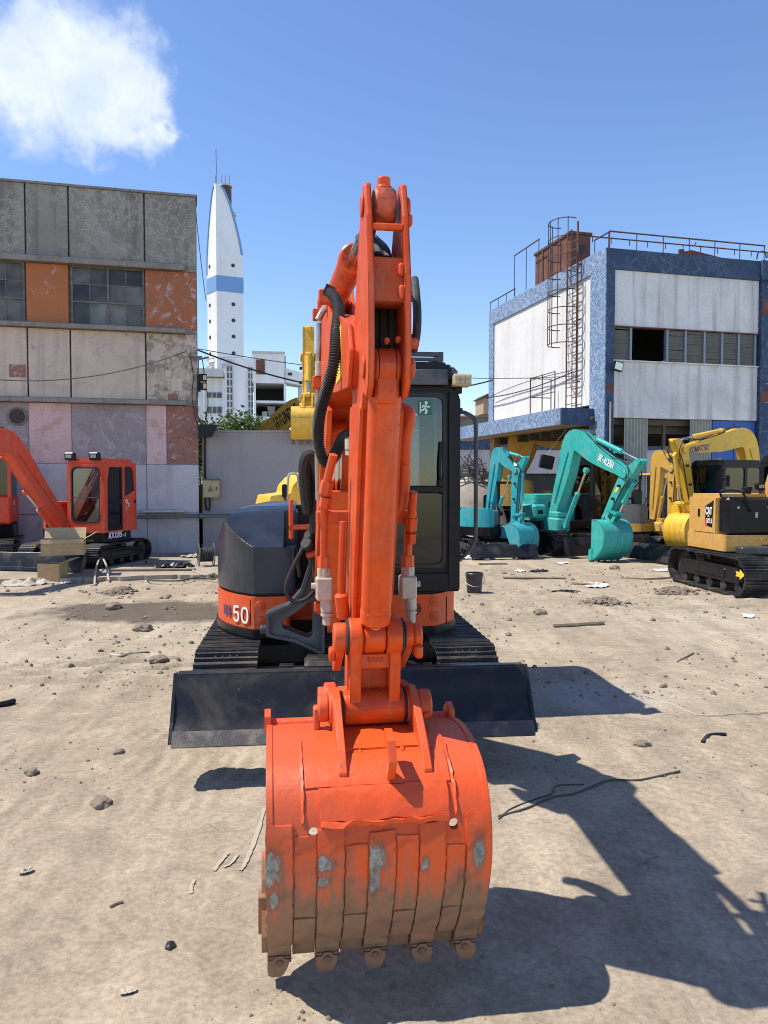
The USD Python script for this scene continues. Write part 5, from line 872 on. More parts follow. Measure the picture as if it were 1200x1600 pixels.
def lettering_between(root, f, txt, p0, p1, h, mat, x=AX - .135, slant=0):
    a, b = np.array(f.hit(*p0, x)), np.array(f.hit(*p1, x)); r = b - a; u = np.array([-r[1], r[0]]); u = u if u[1] > 0 else -u
    # lettering on the -x side reads along -y
    return obj('lettering', text_on(txt, h, (x, *a), (0, *r), (0, *u), .004, True, np.linalg.norm(r), slant), mat, root)
lettering_between(tl, ft, 'SK-ACERA', (933, 718), (957, 733), .15, M['white_decal'], TX - .134, .15)
obj('sticker', prism([ft.hit(960, 768, TX - .11), ft.hit(964, 761, TX - .11), ft.hit(967, 763, TX - .11), ft.hit(963, 770, TX - .11)], 'x', TX - .114, TX - .109), M['yellow_decal'], tl)

# small teal machine with a canopy
CB = colours('teal_blue', cab_='black')
loc = (2.45, 18.0, 0); ts, fs = machine('small teal excavator with black roll-over frame, nearest the black cab', loc, 8, .80, CB, 30)
tracks(ts, 1.35, .32, 2.1, .50, M['steel_dark'], 34, False, False, M['black']); blade(ts, 1.86, -1.62, .06, .38, M['black_blade'])
TURN[0] = 30.0
plan_ = Point(0, 0).buffer(.95, quad_segs=14).intersection(sbox(-1, -.7, .86, .95)).buffer(-.05).buffer(.05)
obj('skirt', prism(plan_, 'z', .58, .83), M['black'], ts, smooth=40)
hp_ = Point(0, 0).buffer(.94, quad_segs=14).intersection(sbox(-.95, -.66, -.40, .9)).buffer(-.06).buffer(.06); obj('engine_hood', [prism(hp_, 'z', .831, 1.30), prism(hp_.buffer(-.05), 'z', 1.30, 1.36)], M['teal_blue'], ts, smooth=40)
obj('side_panel', [bx(-.40, -.10, -.55, -.1, .84, 1.30, .05)], M['grey_plastic'], ts); obj('counterweight', [prism(Point(0, 0).buffer(.95, quad_segs=14).intersection(sbox(-.39, .4, .8, .95)), 'z', .831, 1.2)], M['teal_blue'], ts)
cn = group_part('canopy', ts)
for x in (-.05, .72):
    for y in (-.45, .50): obj('post', tube([(x, y, .83), (x, y, 1.95), (x, y * .95, 2.06)], .04, 8, 3), M['black'], cn)
obj('roof', bx(-.12, .79, -.52, .58, 2.05, 2.12, .03), M['black'], cn)
obj('seat', [bx(.12, .56, -.1, .3, 1.1, 1.24, .05), bx(.14, .54, .28, .4, 1.24, 1.72, .05)], M['seat'], ts)
obj('grab_handle', tube([(-.45, -.6, 1.36), (-.45, -.62, 1.5), (-.45, -.5, 1.5), (-.45, -.48, 1.36)], .016, 6, 3), M['black'], ts)
H = fs.hit
arm_set(ts, dict(F=H(764, 812), B=H(779, 709), T=H(808, 735), S=H(824, 716), K=H(804, 816), BC=(H(770, 822), H(796, 745)), bw=.27, r=.045), CB, AX, .19, dict(ang=5, size=.82, width=.80))
obj('swing_post', [bx(-.2, .12, -1.1, -.6, .50, .86, .04), cyl((-.03, -.95, .46), (-.03, -.95, .95), .10, 14)], M['teal_blue'], ts)
obj('sticker', prism([H(803, 723, AX - .097), H(809, 723, AX - .097), H(808, 728, AX - .097), H(803, 728, AX - .097)], 'x', AX - .1, AX - .096), M['white_decal'], ts)
TURN[0] = 0.0

# yellow mini machine with a canopy
CY = colours('yellow_dull', cab_='black')
loc = (6.25, 18.9, 0); ym, fy = machine('yellow mini excavator with open canopy, its bucket just left of the amber machine', loc, 28, .80, CY)
base_machine(ym, CY, 1.3, 2.1, blade_y=-1.7, cab_kind='canopy', cabz=2.36, hood_mat=M['grey_plastic'], hood_top=1.42, cab_mat=M['yellow'], cabx=(-.05, .78))
H = fy.hit
arm_set(ym, dict(F=H(1022, 812), B=H(1030, 714), T=H(1052, 733), S=H(1061, 711), K=H(1049, 815), BC=(H(1026, 822), H(1042, 745)), bw=.30, r=.045), CY, AX, .2, dict(ang=4, size=.76, width=.84))

# larger yellow machine behind the amber one
CK = colours('yellow')
loc = (7.12, 16.6, 0); yk, fk = machine('bright yellow excavator with purple letters on its boom, behind the amber machine', loc, -66, .87, CK)
base_machine(yk, CK, hood_top=1.45, blade_y=-1.85, cabz=2.46, glass=M['glass_dark'], cabx=(-.02, .93))
H = fk.hit
arm_set(yk, dict(F=H(1188, 790), B=H(1160, 686), T=H(1064, 703), S=H(1052, 689), K=H(1079, 800), BC=(H(1172, 800), H(1122, 720)), bw=.42, r=.055), CK, AX, .28, dict(ang=10, size=.85, width=.7))
a_, b_ = np.array(fk.hit(1077, 708, AX + .145)), np.array(fk.hit(1107, 702, AX + .145)); M['purple_decal'] = plain('purple_decal', (.07, .015, .13), .5)
obj('lettering', text_on('KOMATSU', .135, (AX + .142, *a_), (0, *(b_ - a_)), (0, -(b_ - a_)[1] * -1 if False else 0, 1), .004, True, np.linalg.norm(b_ - a_)), M['purple_decal'], yk)

# amber machine at the right edge, facing the viewer
CC = colours('amber')
am = thing('excavator', 'amber yellow excavator cut by the right edge, black tank box, lettered side panel', 'excavator', (6.04, 12.20, 0), 6, YARD)
tracks(am, 1.6, .42, 2.35, .60, M['steel_dark'], 40, True, True, M['black'])
obj('chassis_side', bx(-.66, -.1, -.5, .9, .58, .70, .02), M['cast'], am)
arrow = [(-1.13, .30), (-1.02, .30), (-1.02, .26), (-.90, .335), (-1.02, .41), (-1.02, .37), (-1.13, .37), (-1.10, .335)]
obj('arrow_decal', prism([(y * 1.0 + .12, z) for y, z in arrow][::-1] if False else [(-(y + 2.03) - .0 + .10, z) for y, z in arrow], 'x', -.932, -.926), M['yellow_decal'], am)
pl_ = poly([(-.83, -.32), (-.03, -.32), (-.03, .1), (.95, .1), (.95, .95), (-.6, .98), (-.83, .80)], .04)
obj('skirt', [prism(pl_.buffer(.02), 'z', .62, .87)], M['amber'], am, smooth=40)
obj('engine_hood', [prism(poly([(-.83, -.06), (-.83, .80), (-.6, .96), (.9, .93), (.9, .12), (-.03, .12), (-.03, -.06)], .03), 'z', .872, 1.44), prism(poly([(-.79, -.10), (-.79, .76), (-.58, .9), (.86, .88), (.86, .14), (-.03, .14), (-.03, -.10)], .03), 'z', 1.44, 1.50)], M['amber'], am, smooth=40)
obj('tank_box', bx(-.80, -.05, -.315, -.065, .872, 1.455, .04), M['black'], am)
obj('tank_recess', [bx(-.64, -.60, -.322, -.312, 1.28, 1.31), bx(-.14, -.10, -.322, -.312, 1.28, 1.32), bx(-.34, -.30, -.322, -.312, 1.14, 1.22)], M['fitting'], am)
obj('grab_bar', tube([(-.79, -.12, 1.45), (-.79, -.13, 1.55), (-.60, -.28, 1.55), (-.56, -.36, 1.50), (-.46, -.36, 1.30), (-.43, -.33, 1.24)], .018, 8, 4), M['black'], am)
obj('filler_cap', [cyl((-.28, .02, 1.49), (-.28, .02, 1.58), .06, 16), cyl((-.28, .02, 1.55), (-.28, .02, 1.61), .08, 16, ch=.01)], M['black'], am)
work_lamp(am, (-.08, -.02, 1.56), .13); obj('lamp_post', cyl((-.08, -.02, 1.49), (-.08, -.02, 1.57), .02, 8), M['cast'], am)
obj('label_panel', prism([(.02, 1.40), (.27, 1.30), (.25, 1.0), (.06, .97)], 'x', -.837, -.829), M['black'], am)
obj('label_panel', prism([(.27, 1.13), (.262, 1.0), (.21, .985), (.19, 1.0)], 'x', -.839, -.836), M['red_decal'], am, label='red wedge of the black label panel')
def am_text(s, h, y0, z0, w): return text_on(s, h, (-.8375, y0, z0), (0, -1, 0), (0, 0, 1), .003, True, w)
obj('lettering', am_text('CAT', .115, .255, 1.172, .20), M['white_decal'], am); obj('lettering', am_text('307.5', .07, .225, 1.035, .17), M['white_decal'], am)
obj('label_triangle', prism([(.190, 1.135), (.120, 1.135), (.155, 1.162)], 'x', -.844, -.8405), M['yellow_decal'], am)
obj('door_handle', bx(-.84, -.83, .44, .49, 1.13, 1.25), M['black'], am)
obj('hood_seam', [bx(-.834, -.829, -.05, -.045, .875, 1.44)], M['black'], am); obj('hood_seam', [bx(-.834, -.829, .0, .62, .876, .884)], M['black'], am)
for k in range(3): obj('bolt', cyl((-.33 + .085 * k, -.338, .80), (-.33 + .085 * k, -.36, .80), .016, 6), M['amber'], am)
obj('boom', gooseneck([(.10, 1.30), (.0, 1.50), (-.38, 2.35), (-.9, 3.1), (-1.3, 3.2), (-1.2, 2.9), (-.85, 2.3), (-.35, 1.3), (-.15, 1.1), (.02, 1.1)], .12, .3), M['amber'], am)
cab(am, .30, 1.15, -.75, .62, .88, 2.14, M['black'], glassm=M['glass_dark'])

# two machines behind the boundary wall
hy, fh = machine('yellow excavator behind the boundary wall, black letters on its rising boom', (-4.3, 20.6, 0), 62, 1.15, CY)
base_machine(hy, CY, blade_=False, single=False, cab_kind='none', hood_top=1.4)
H = fh.hit
arm_set(hy, dict(F=H(385, 705), B=H(462, 640), T=H(540, 622), S=H(545, 600), K=H(560, 720), BC=(H(400, 700), H(440, 668)), bw=.34, r=.055), CY, AX, .26, None, hose=False)
lettering_between(hy, fh, 'HYUNDAI', (433, 671), (468, 646), .26, M['black'], AX - .134)
ra_, ta_ = np.array(H(412, 664)), np.array(H(478, 622)); ram(hy, 'arm_cylinder', ra_, ta_, .055, .66, M['yellow'], M['chrome'], AX)
hv, fv = machine('yellow excavator behind the boundary wall, arm upright, bucket hanging over the wall', (-1.72, 21.6, 0), 4, 1.25, CY)
base_machine(hv, CY, blade_=False, single=False, cab_kind='none', hood_top=1.3)
H = lambda px, py, Y: ((Y - 21.6) / 1.25, (CAM_H + (752 - py) / 1200 * Y) / 1.25)
arm_set(hv, dict(F=(-1.0, 1.0), B=(-1.75, 3.55), T=H(480, 560, 18.1), S=H(480, 516, 18.0), K=H(480, 634, 17.5), BC=((-1.2, .8), (-1.7, 2.6)), bw=.30, r=.05), colours('yellow'), -.23, .26, dict(ang=25, size=.50, width=.60), hose=False)

# tall yellow boom under the canopy, behind the teal machines
ar, fa = machine('far yellow excavator under the canopy, only its curved boom above the low wall', (4.6, 27.6, 0), 58, 1.35, CY)
base_machine(ar, CY, blade_=False, single=False, cab_kind='none', hood_top=1.3)
H = fa.hit
arm_set(ar, dict(F=H(795, 760), B=H(828, 668), T=H(905, 700), S=H(915, 690), K=H(905, 760), bw=.66, r=.06), CY, AX, .36, None, hose=False)

# yellow compact machine right behind the orange excavator's engine hood
yl = thing('compact_loader', 'small yellow machine behind the grey engine hood: humped hood, white handrail and mirror', 'loader', (-1.16, 11.2, 0), 20)
tracks(yl, 1.0, .3, 1.8, .45, M['steel_dark'], 30, False, False, M['black'])
hump = [(-.62, .5), (-.62, 1.26), (-.58, 1.42), (-.30, 1.45), (-.27, 1.56), (-.16, 1.68), (.02, 1.75), (.30, 1.76), (.62, 1.68), (.72, 1.40), (.74, .5)]
hump = [(a, b + .08 if b > 1 else b) for a, b in hump]
obj('body', bx(-.46, .46, -.75, .75, .46, 1.25, .05), M['yellow'], yl); obj('engine_hood', prism(hump, 'y', -.42, .55, .03), M['yellow'], yl, smooth=40)
obj('handrail', tube([(-.36, -.44, 1.44), (-.34, -.44, 1.74), (-.31, -.44, 1.80), (-.23, -.44, 1.80), (-.20, -.44, 1.74), (-.20, -.44, 1.60)], .017, 8, 4), M['fitting'], yl)
mr = obj('mirror', bx(-.43, -.36, -.46, -.43, 1.48, 1.66, .012), M['black'], yl); obj('mirror_arm', tube([(-.40, -.44, 1.50), (-.37, -.44, 1.43), (-.31, -.44, 1.40)], .013, 6, 3), M['black'], mr)
obj('warning_sticker', bx(-.50, -.47, -.425, -.419, 1.29, 1.33), M['red_decal'], yl); obj('lettering', text_on('No.3', .05, (-.42, -.4215, 1.285), (1, 0, 0), (0, 0, 1), .003), M['white_decal'], yl) if False else None
# ---------------------------------------------------------------- old factory hall on the left, boundary wall
M['conc_dark'] = wall('weathered_concrete', (.215, .19, .16), stain=(.075, .072, .07), stain_amt=.75, crack=1., crackcol=(.36, .325, .285), crack_sc=4.6, crack_w=.13, crack_lo=.38, crack_hi=.52, patch=(.27, .25, .23), patch_amt=.5, patch_lo=.56, streak=.8, sc=.8)
M['band'] = wall('concrete_band', (.21, .185, .165), stain=(.10, .09, .08), stain_amt=.6, streak=.6, sc=2.)
M['orange_plaster'] = wall('orange_plaster', (.34, .115, .045), stain=(.18, .085, .05), stain_amt=.45, patch=(.40, .30, .29), patch_amt=.75, patch_lo=.57, streak=.15, sc=1.3)
M['orange_flaked'] = wall('orange_plaster_flaked', (.31, .105, .05), stain=(.15, .08, .05), stain_amt=.6, patch=(.40, .30, .31), patch_amt=.7, patch_lo=.545, streak=.2, crack=.5, crackcol=(.16, .09, .07), crack_sc=7., crack_w=.08, crack_lo=.4, sc=2.6)
M['cream_plaster'] = wall('cream_plaster', (.46, .365, .295), stain=(.24, .19, .16), stain_amt=.5, patch=(.20, .165, .145), patch_amt=.7, patch_lo=.615, streak=.65, sc=1.1, crack=.5, crack_lo=.48, crack_hi=.62, crack_sc=2.)
M['cream_flaked'] = wall('cream_plaster_flaked', (.45, .355, .285), stain=(.24, .19, .16), stain_amt=.5, patch=(.19, .15, .13), patch_amt=.8, patch_lo=.50, streak=.6, sc=2.4, crack=.9, crack_lo=.35, crack_hi=.5, crack_sc=4.)
M['pink_plaster'] = wall('pink_plaster', (.48, .325, .315), stain=(.33, .21, .20), stain_amt=.5, patch=(.34, .20, .13), patch_amt=.6, patch_lo=.54, streak=.3, sc=1.3)
M['mauve_render'] = wall('mauve_render', (.25, .205, .21), stain=(.14, .115, .12), stain_amt=.8, patch=(.32, .28, .285), patch_amt=.55, patch_lo=.50, streak=.15, sc=2.0, bump=.6, crack=.5, crackcol=(.34, .30, .30), crack_sc=6., crack_w=.16, crack_lo=.4, crack_hi=.6)
M['brick_flaked'] = wall('flaked_red_wall', (.27, .115, .085), stain=(.16, .09, .08), stain_amt=.6, patch=(.40, .31, .29), patch_amt=.7, patch_lo=.535, sc=4.5, crack=.7, crack_lo=.3, crack_hi=.5, crack_sc=4., streak=.2, bump=.6)
M['grey_wash'] = wall('grey_whitewash', (.42, .38, .385), stain=(.22, .195, .18), stain_amt=.45, streak=.6, sc=.8, crack=.5, crack_sc=1.0, crack_w=.012, crack_lo=.5)
M['grey_wash_low'] = wall('grey_whitewash_low', (.36, .335, .345), stain=(.17, .155, .145), stain_amt=.6, patch=(.20, .185, .17), patch_amt=.6, patch_lo=.62, streak=.35, sc=1.0, crack=.6, crack_sc=1.1, crack_w=.014, crack_lo=.48)
M['boundary'] = wall('boundary_render', (.33, .30, .305), stain=(.20, .18, .175), stain_amt=.4, streak=.3, sc=.7, crack=.4, crack_sc=.9, crack_w=.01, crack_lo=.52)
M['bark0'] = plain('dark_rust', (.035, .022, .018), .8)
M['dusty_pane'] = material('dusty_factory_pane', {'tc': ('texture_coordinate', {}), 'oi': ('object_info', {}), 'n': ('noise_texture', dict(scale=2.3, detail=6.0)), 'r': ('rgb_ramp', dict(ramp=[(.35, (.025, .028, .030)), (.65, (.085, .085, .080))])), 'v': ('map_range', dict(to_min=.35, to_max=1.7)), 'hs': ('hsv', {}), 'rr': ('map_range', dict(to_min=.15, to_max=.5)), 'p': ('principled_bsdf', dict(specular_ior_level=.35))}, [('tc.object', 'n.vector'), ('n.fac', 'r.fac'), ('r.color', 'hs.color'), ('oi.random', 'v.value'), ('v.result', 'hs.value'), ('oi.random', 'rr.value'), ('rr.result', 'p.roughness'), ('hs.color', 'p.base_color')])
M['frame_steel'] = paint('window_frame_steel', (.085, .078, .072), .7, dirt=(.25, .22, .19), amt=.6, sc=8.)
hall = thing('factory_hall', 'old concrete factory hall with peeling pink and cream plaster behind the red-orange excavator', 'building', (-4.24, 17.6, 0), 13.8)
obj('wall_core', bx(-9.0, -.0, .10, 4.0, -.1, 8.05), M['conc_dark'], hall)
JX = [-9.0, -7.2, -5.15, -3.58, -2.71, -1.13, .0]
def panel(mat, x0, x1, z0, z1, proud=.0, name='wall_panel', gap=.016):
    return obj(name, bx(x0 + gap, x1 - gap, -.0 - proud, .098, z0, z1, .006), M[mat], hall)
for a, b in zip(JX[:-1], JX[1:]):
    panel('conc_dark', a, b, 6.56, 8.10)
    panel('cream_flaked' if a > -1.2 else 'cream_plaster', a, b, 3.53, 5.02)
obj('coping', bx(-9.0, .02, -.03, .6, 8.101, 8.15), M['band'], hall)
for z0, z1, xe in ((6.42, 6.555, -.26), (5.025, 5.13, -.26), (3.415, 3.525, -.26)): obj('band_course', bx(-9.0, xe, -.16, .097, z0, z1, .012), M['band'], hall)
for z0, z1 in ((6.42, 6.555), (5.025, 5.13), (3.415, 3.525)): obj('band_end', bx(-.258, -.004, -.002, .097, z0, z1), M['conc_dark'], hall)
panel('orange_plaster', -3.60, -2.72, 5.135, 6.415); panel('orange_flaked', -1.14, .0, 5.135, 6.415)
panel('orange_plaster', -7.1, -5.2, 5.135, 6.415)
def factory_window(x0, x1, z0, z1):
    w = group_part('window', hall); y = .06
    obj('reveal', bx(x0, x1, .085, .0985, z0, z1), M['inside'], w)
    xs = [x0 + .03, (x0 * .75 + x1 * .25), (x0 + x1) / 2, (x0 * .25 + x1 * .75), x1 - .03]; zs = [z0 + .03, z0 + (z1 - z0) * .40, z0 + (z1 - z0) * .70, z1 - .03]
    for x in (x0 + .015, x1 - .015, (x0 + x1) / 2): obj('frame', bx(x - .02, x + .02, y - .025, y + .02, z0, z1), M['frame_steel'], w)
    for x in (xs[1], xs[3]): obj('glazing_bar', bx(x - .010, x + .010, y - .012, y + .015, z0, z1), M['frame_steel'], w)
    for z in (zs[1],): obj('glazing_bar', bx(x0, x1, y - .03, y + .018, z - .018, z + .018), M['fitting'] if False else M['frame_steel'], w)
    obj('glazing_bar', bx(x0, x1, y - .013, y + .016, zs[2] - .010, zs[2] + .010), M['frame_steel'], w)
    for z in (z0 + .012, z1 - .012): obj('frame', bx(x0, x1, y - .022, y + .019, z - .014, z + .014), M['frame_steel'], w)
    R = random.Random(int(x0 * 100))
    for i in range(4):
        for j in range(3):
            m = bx(xs[i], xs[i + 1], y, y + .005, zs[j], zs[j + 1]); obj('pane', rot(m, R.uniform(-2.2, 2.2), (1, 0, 0), m.centroid), M['dusty_pane'], w)
factory_window(-2.68, -1.15, 5.135, 6.415); factory_window(-5.13, -3.62, 5.135, 6.415)
# ground floor: plaster fields of different age above the whitewash
for x0, x1, mt in ((-9.0, -7.2, 'pink_plaster'), (-7.2, -5.15, 'mauve_render'), (-5.15, -3.58, 'mauve_render'), (-3.58, -2.71, 'pink_plaster'), (-2.71, -1.14, 'mauve_render'), (-1.14, -.70, 'pink_plaster'), (-.70, -.0, 'brick_flaked')):
    panel(mt, x0, x1, 2.085, 3.41, {'pink_plaster': .012, 'mauve_render': .0, 'brick_flaked': .004}[mt], 'plaster_field', .002)
for x0, x1 in ((-9.0, -5.15), (-5.15, -1.14), (-1.14, .0)): panel('grey_wash', x0, x1, .98, 2.08, .014, 'plaster_field', .004); panel('grey_wash_low', x0, x1, -.1, .972, .014, 'plaster_field', .004)
obj('exhaust_fan', [prism(Point(-3.80, 3.10).buffer(.20, quad_segs=10).difference(Point(-3.80, 3.10).buffer(.155, quad_segs=10)), 'y', -.03, .03)], M['frame_steel'], hall)
fn = obj('fan_opening', cyl((-3.80, -.004, 3.10), (-3.80, -.012, 3.10), .157, 24), M['inside'], hall)
for k in range(4): obj('fan_blade', rot(bx(-3.80 - .035, -3.80 + .035, -.022, -.016, 3.12, 3.24), 90 * k + 20, (0, 1, 0), (-3.80, 0, 3.10)), M['bark0'], hall)
obj('wall_ledge', bx(-1.25, -.32, -.12, -.016, 1.0, 1.06, .008), M['grey_wash'], hall)
obj('exposed_brick', bx(-3.95, -3.62, -.012, .05, 3.95, 4.22), M['brick_flaked'], hall); obj('exposed_brick', bx(-.66, -.44, -.006, .05, 3.54, 3.68), M['brick_flaked'], hall)
obj('patch_board', [bx(-.72, -.58, -.02, -.002, 4.05, 4.20)], M['fitting'], hall); obj('meter_plate', bx(-.58, -.34, -.006, .02, 3.74, 4.02), M['cream_plaster'], hall)
# wires, insulators and lamps fixed to the hall's corner
def ins(x, z): obj('insulator', [cyl((x, -.03, z), (x, -.03, z + .12), .035, 10, ch=.008), cyl((x, -.03, z + .03), (x, -.03, z + .06), .05, 10)], M['fitting'], hall)
ins(-.20, 4.58); ins(-.19, 4.22)
obj('wire_bracket', [bx(-.20, .10, -.06, -.02, 4.50, 4.54), rot(bx(-.02, .26, -.06, -.03, 4.44, 4.48), -14, (0, 1, 0), (0, 0, 4.45))], M['frame_steel'], hall)
for k, pts in enumerate(([(-.18, -.05, 4.6), (-.10, -.05, 4.1), (-.13, -.05, 3.6), (-.02, -.05, 3.0), (.10, -.05, 2.9)], [(.02, -.05, 4.5), (.0, -.05, 3.9), (-.05, -.05, 3.4), (.06, -.05, 3.0)], [(.10, -.04, 4.5), (.16, -.04, 4.0), (.22, -.04, 3.5), (.16, -.04, 3.1)])): obj('loose_wire', tube(pts, .011, 5, 5), M['rubber'], hall)
for z in (3.78, 3.97):
    l = obj('flood_lamp', bx(.05, .20, -.14, .02, z, z + .16, .01), M['black'], hall); obj('lens', bx(.115, .19, -.146, -.139, z + .02, z + .13), M['beige'], l)
obj('lamp_arm', bx(.0, .06, -.04, .02, 3.74, 4.14), M['black'], hall)
aw = obj('rain_hood', prism([(.02, 2.98), (.02, 2.70), (.30, 2.70), (.44, 2.98)], 'y', -.30, -.05), M['black'], hall)
# boundary wall
bw_ = thing('boundary_wall', 'plain grey rendered boundary wall behind the orange excavator', 'wall', (-4.2, 17.75, 0))
xs_ = np.linspace(0, 5.2, 3)
for a, b in zip(xs_[:-1], xs_[1:]): obj('wall_panel', bx(a + .006, b - .006, 0, .22, -.1, 2.83), M['boundary'], bw_)
obj('coping', [bx(-.0, 5.22, -.025, .245, 2.831, 2.875, .008)], M['boundary'], bw_)
obj('base_course', [bx(.0, 5.2, -.012, .0, -.05, .26)], M['grey_wash_low'], bw_)
eb = thing('electrical_box', 'small tan electrical box with a warning triangle on the boundary wall', 'electrical box', (-3.97, 17.735, 0))
obj('box', bx(-.18, .18, -.15, .0, 1.33, 1.73, .01), M['beige'], eb); obj('box_lid', bx(-.195, .195, -.165, .0, 1.73, 1.75), M['frame_steel'], eb)
obj('warning_triangle', prism(poly([(-.06, 1.47), (.06, 1.47), (0, 1.58)]).difference(poly([(-.042, 1.481), (.042, 1.481), (0, 1.558)])), 'y', -.156, -.151), M['black'], eb); obj('warning_bolt', prism([(.0, 1.545), (-.012, 1.51), (.002, 1.512), (-.004, 1.487), (.012, 1.52), (-.001, 1.518)], 'y', -.156, -.151), M['black'], eb); obj('latch', bx(.13, .155, -.165, -.15, 1.5, 1.57), M['frame_steel'], eb)
cd = thing('cable_conduit', 'thin dark cable conduit running down the corner from the rain hood to the electrical box', 'conduit', (-4.12, 17.70, 0))
obj('conduit', tube([(0, 0, 2.72), (0, 0, 1.2), (.02, 0, 1.05), (.08, 0, 1.02), (.10, 0, 1.10), (.10, 0, 1.34)], .022, 8, 0), M['black'], cd)
pp_ = thing('water_pipe', 'grey water pipe along the foot of the hall and boundary wall', 'pipe', (-4.24, 17.6, 0), 13.8)
obj('pipe', tube([(-1.35, -.12, .90), (0.0, -.12, .91)], .045, 10, 0), M['grey_plastic'], pp_); obj('pipe_joint', cyl((.0, -.12, .91), (.12, -.11, .91), .065, 12), M['grey_plastic'], pp_)
obj('pipe', tube([(.1, -.11, .91), (1.6, -.30, .93)], .04, 10, 0), M['grey_plastic'], pp_)
# raised broken concrete apron before the hall
def apron():
    e = np.array([(-12, 12.3), (-9, 12.55), (-6.4, 12.75), (-5.2, 12.95), (-4.6, 13.05), (-3.9, 13.35), (-3.2, 13.30), (-2.7, 13.5), (-2.0, 13.45), (-1.0, 13.6), (1.0, 13.9)]); r = np.random.default_rng(4)
    p = np.stack([np.interp(np.linspace(0, 1, 90), np.linspace(0, 1, len(e)), e[:, k]) for k in (0, 1)], 1); p[:, 1] += r.normal(0, .035, 90)
    back = np.array([(1.2, 17.9), (-4.2, 17.9), (-12.5, 16.0)]); g = Polygon(np.vstack([p, back])).buffer(0)
    m = extrude(g, .13); m.apply_translation((0, 0, -.06)); return m
M['apron'] = wall('broken_concrete_apron', (.30, .25, .19), stain=(.15, .12, .09), stain_amt=.6, streak=.0, sc=1.2, crack=.6, crack_sc=1.2, crack_w=.012, patch=(.34, .28, .21), patch_amt=.7, patch_lo=.52)
obj('apron', apron(), M['apron'], None, smooth=False, kind='structure')
# ---------------------------------------------------------------- blue and white workshop on the right
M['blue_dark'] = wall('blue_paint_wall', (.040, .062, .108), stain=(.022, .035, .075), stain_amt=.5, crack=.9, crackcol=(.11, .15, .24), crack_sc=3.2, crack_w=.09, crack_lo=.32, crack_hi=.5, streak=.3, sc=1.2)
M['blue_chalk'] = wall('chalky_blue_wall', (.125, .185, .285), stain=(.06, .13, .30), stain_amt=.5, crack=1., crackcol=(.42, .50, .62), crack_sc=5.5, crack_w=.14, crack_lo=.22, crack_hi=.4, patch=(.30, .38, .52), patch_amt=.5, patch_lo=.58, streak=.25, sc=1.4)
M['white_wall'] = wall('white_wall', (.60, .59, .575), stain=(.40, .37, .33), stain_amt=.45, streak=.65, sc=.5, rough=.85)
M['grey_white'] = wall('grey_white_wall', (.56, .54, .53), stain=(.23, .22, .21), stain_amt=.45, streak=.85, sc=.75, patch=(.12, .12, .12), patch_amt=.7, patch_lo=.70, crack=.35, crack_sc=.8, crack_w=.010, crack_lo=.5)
M['tan_soffit'] = wall('tan_soffit', (.36, .27, .17), stain=(.2, .15, .10), stain_amt=.4, streak=.1)
M['rust'] = paint('rusty_steel', (.10, .030, .020), .8, dirt=(.22, .09, .05), amt=.7, sc=3., bump=.3)
M['rust_dark'] = paint('rusty_dark_steel', (.050, .035, .028), .75, dirt=(.20, .085, .045), amt=.7, sc=6., bump=.2)
M['ladder_rust'] = paint('ladder_rust', (.14, .055, .028), .8, dirt=(.05, .04, .04), amt=.8, sc=5.)
M['louver'] = paint('louver_grey', (.095, .095, .09), .75, dirt=(.09, .085, .08), amt=.7, sc=2.)
M['corrugated'] = paint('corrugated_grey_green', (.30, .31, .27), .65, dirt=(.18, .17, .15), amt=.5, sc=1.5)
M['blue_door'] = paint('blue_steel_door', (.015, .075, .29), .5, dirt=(.03, .06, .16), amt=.4, sc=1.)
M['ceiling'] = paint('dark_ceiling', (.06, .052, .045), .9, dirt=(.11, .09, .07), amt=.5, sc=1.)
M['blue_grey_steel'] = paint('blue_grey_steel', (.16, .20, .24), .7, dirt=(.25, .22, .2), amt=.5, sc=3.)
ws = thing('workshop', 'blue and white workshop hall with roof railing and caged ladder, right', 'building', (6.12, 21.4, 0), 15.0)
W = lambda n, m, mat, **k: obj(n, m, M[mat], ws, **k)
WX, WD = 7.6, 8.2
# front (right-hand) face
W('wall_panel', bx(.27, 5.03, .02, .25, 6.02, 7.55), 'grey_white'); W('wall_panel', bx(.27, 5.03, .02, .25, 3.48, 5.04), 'grey_white')
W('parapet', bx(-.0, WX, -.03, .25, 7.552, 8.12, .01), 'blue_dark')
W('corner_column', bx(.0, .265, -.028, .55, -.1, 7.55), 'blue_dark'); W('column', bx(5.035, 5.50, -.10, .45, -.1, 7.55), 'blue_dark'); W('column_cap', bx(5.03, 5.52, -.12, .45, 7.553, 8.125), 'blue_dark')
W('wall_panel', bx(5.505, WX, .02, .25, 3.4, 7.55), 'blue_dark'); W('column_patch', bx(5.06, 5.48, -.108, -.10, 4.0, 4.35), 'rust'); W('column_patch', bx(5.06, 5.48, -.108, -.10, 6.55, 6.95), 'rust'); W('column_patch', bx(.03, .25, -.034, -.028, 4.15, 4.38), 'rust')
W('window_sill', bx(.24, 5.05, -.035, .16, 5.04, 5.075), 'grey_white'); W('window_head', bx(.24, 5.05, -.03, .16, 5.985, 6.018), 'rust')
MU = [.27, .80, 1.97, 2.57, 3.20, 3.79, 4.36, 4.93]
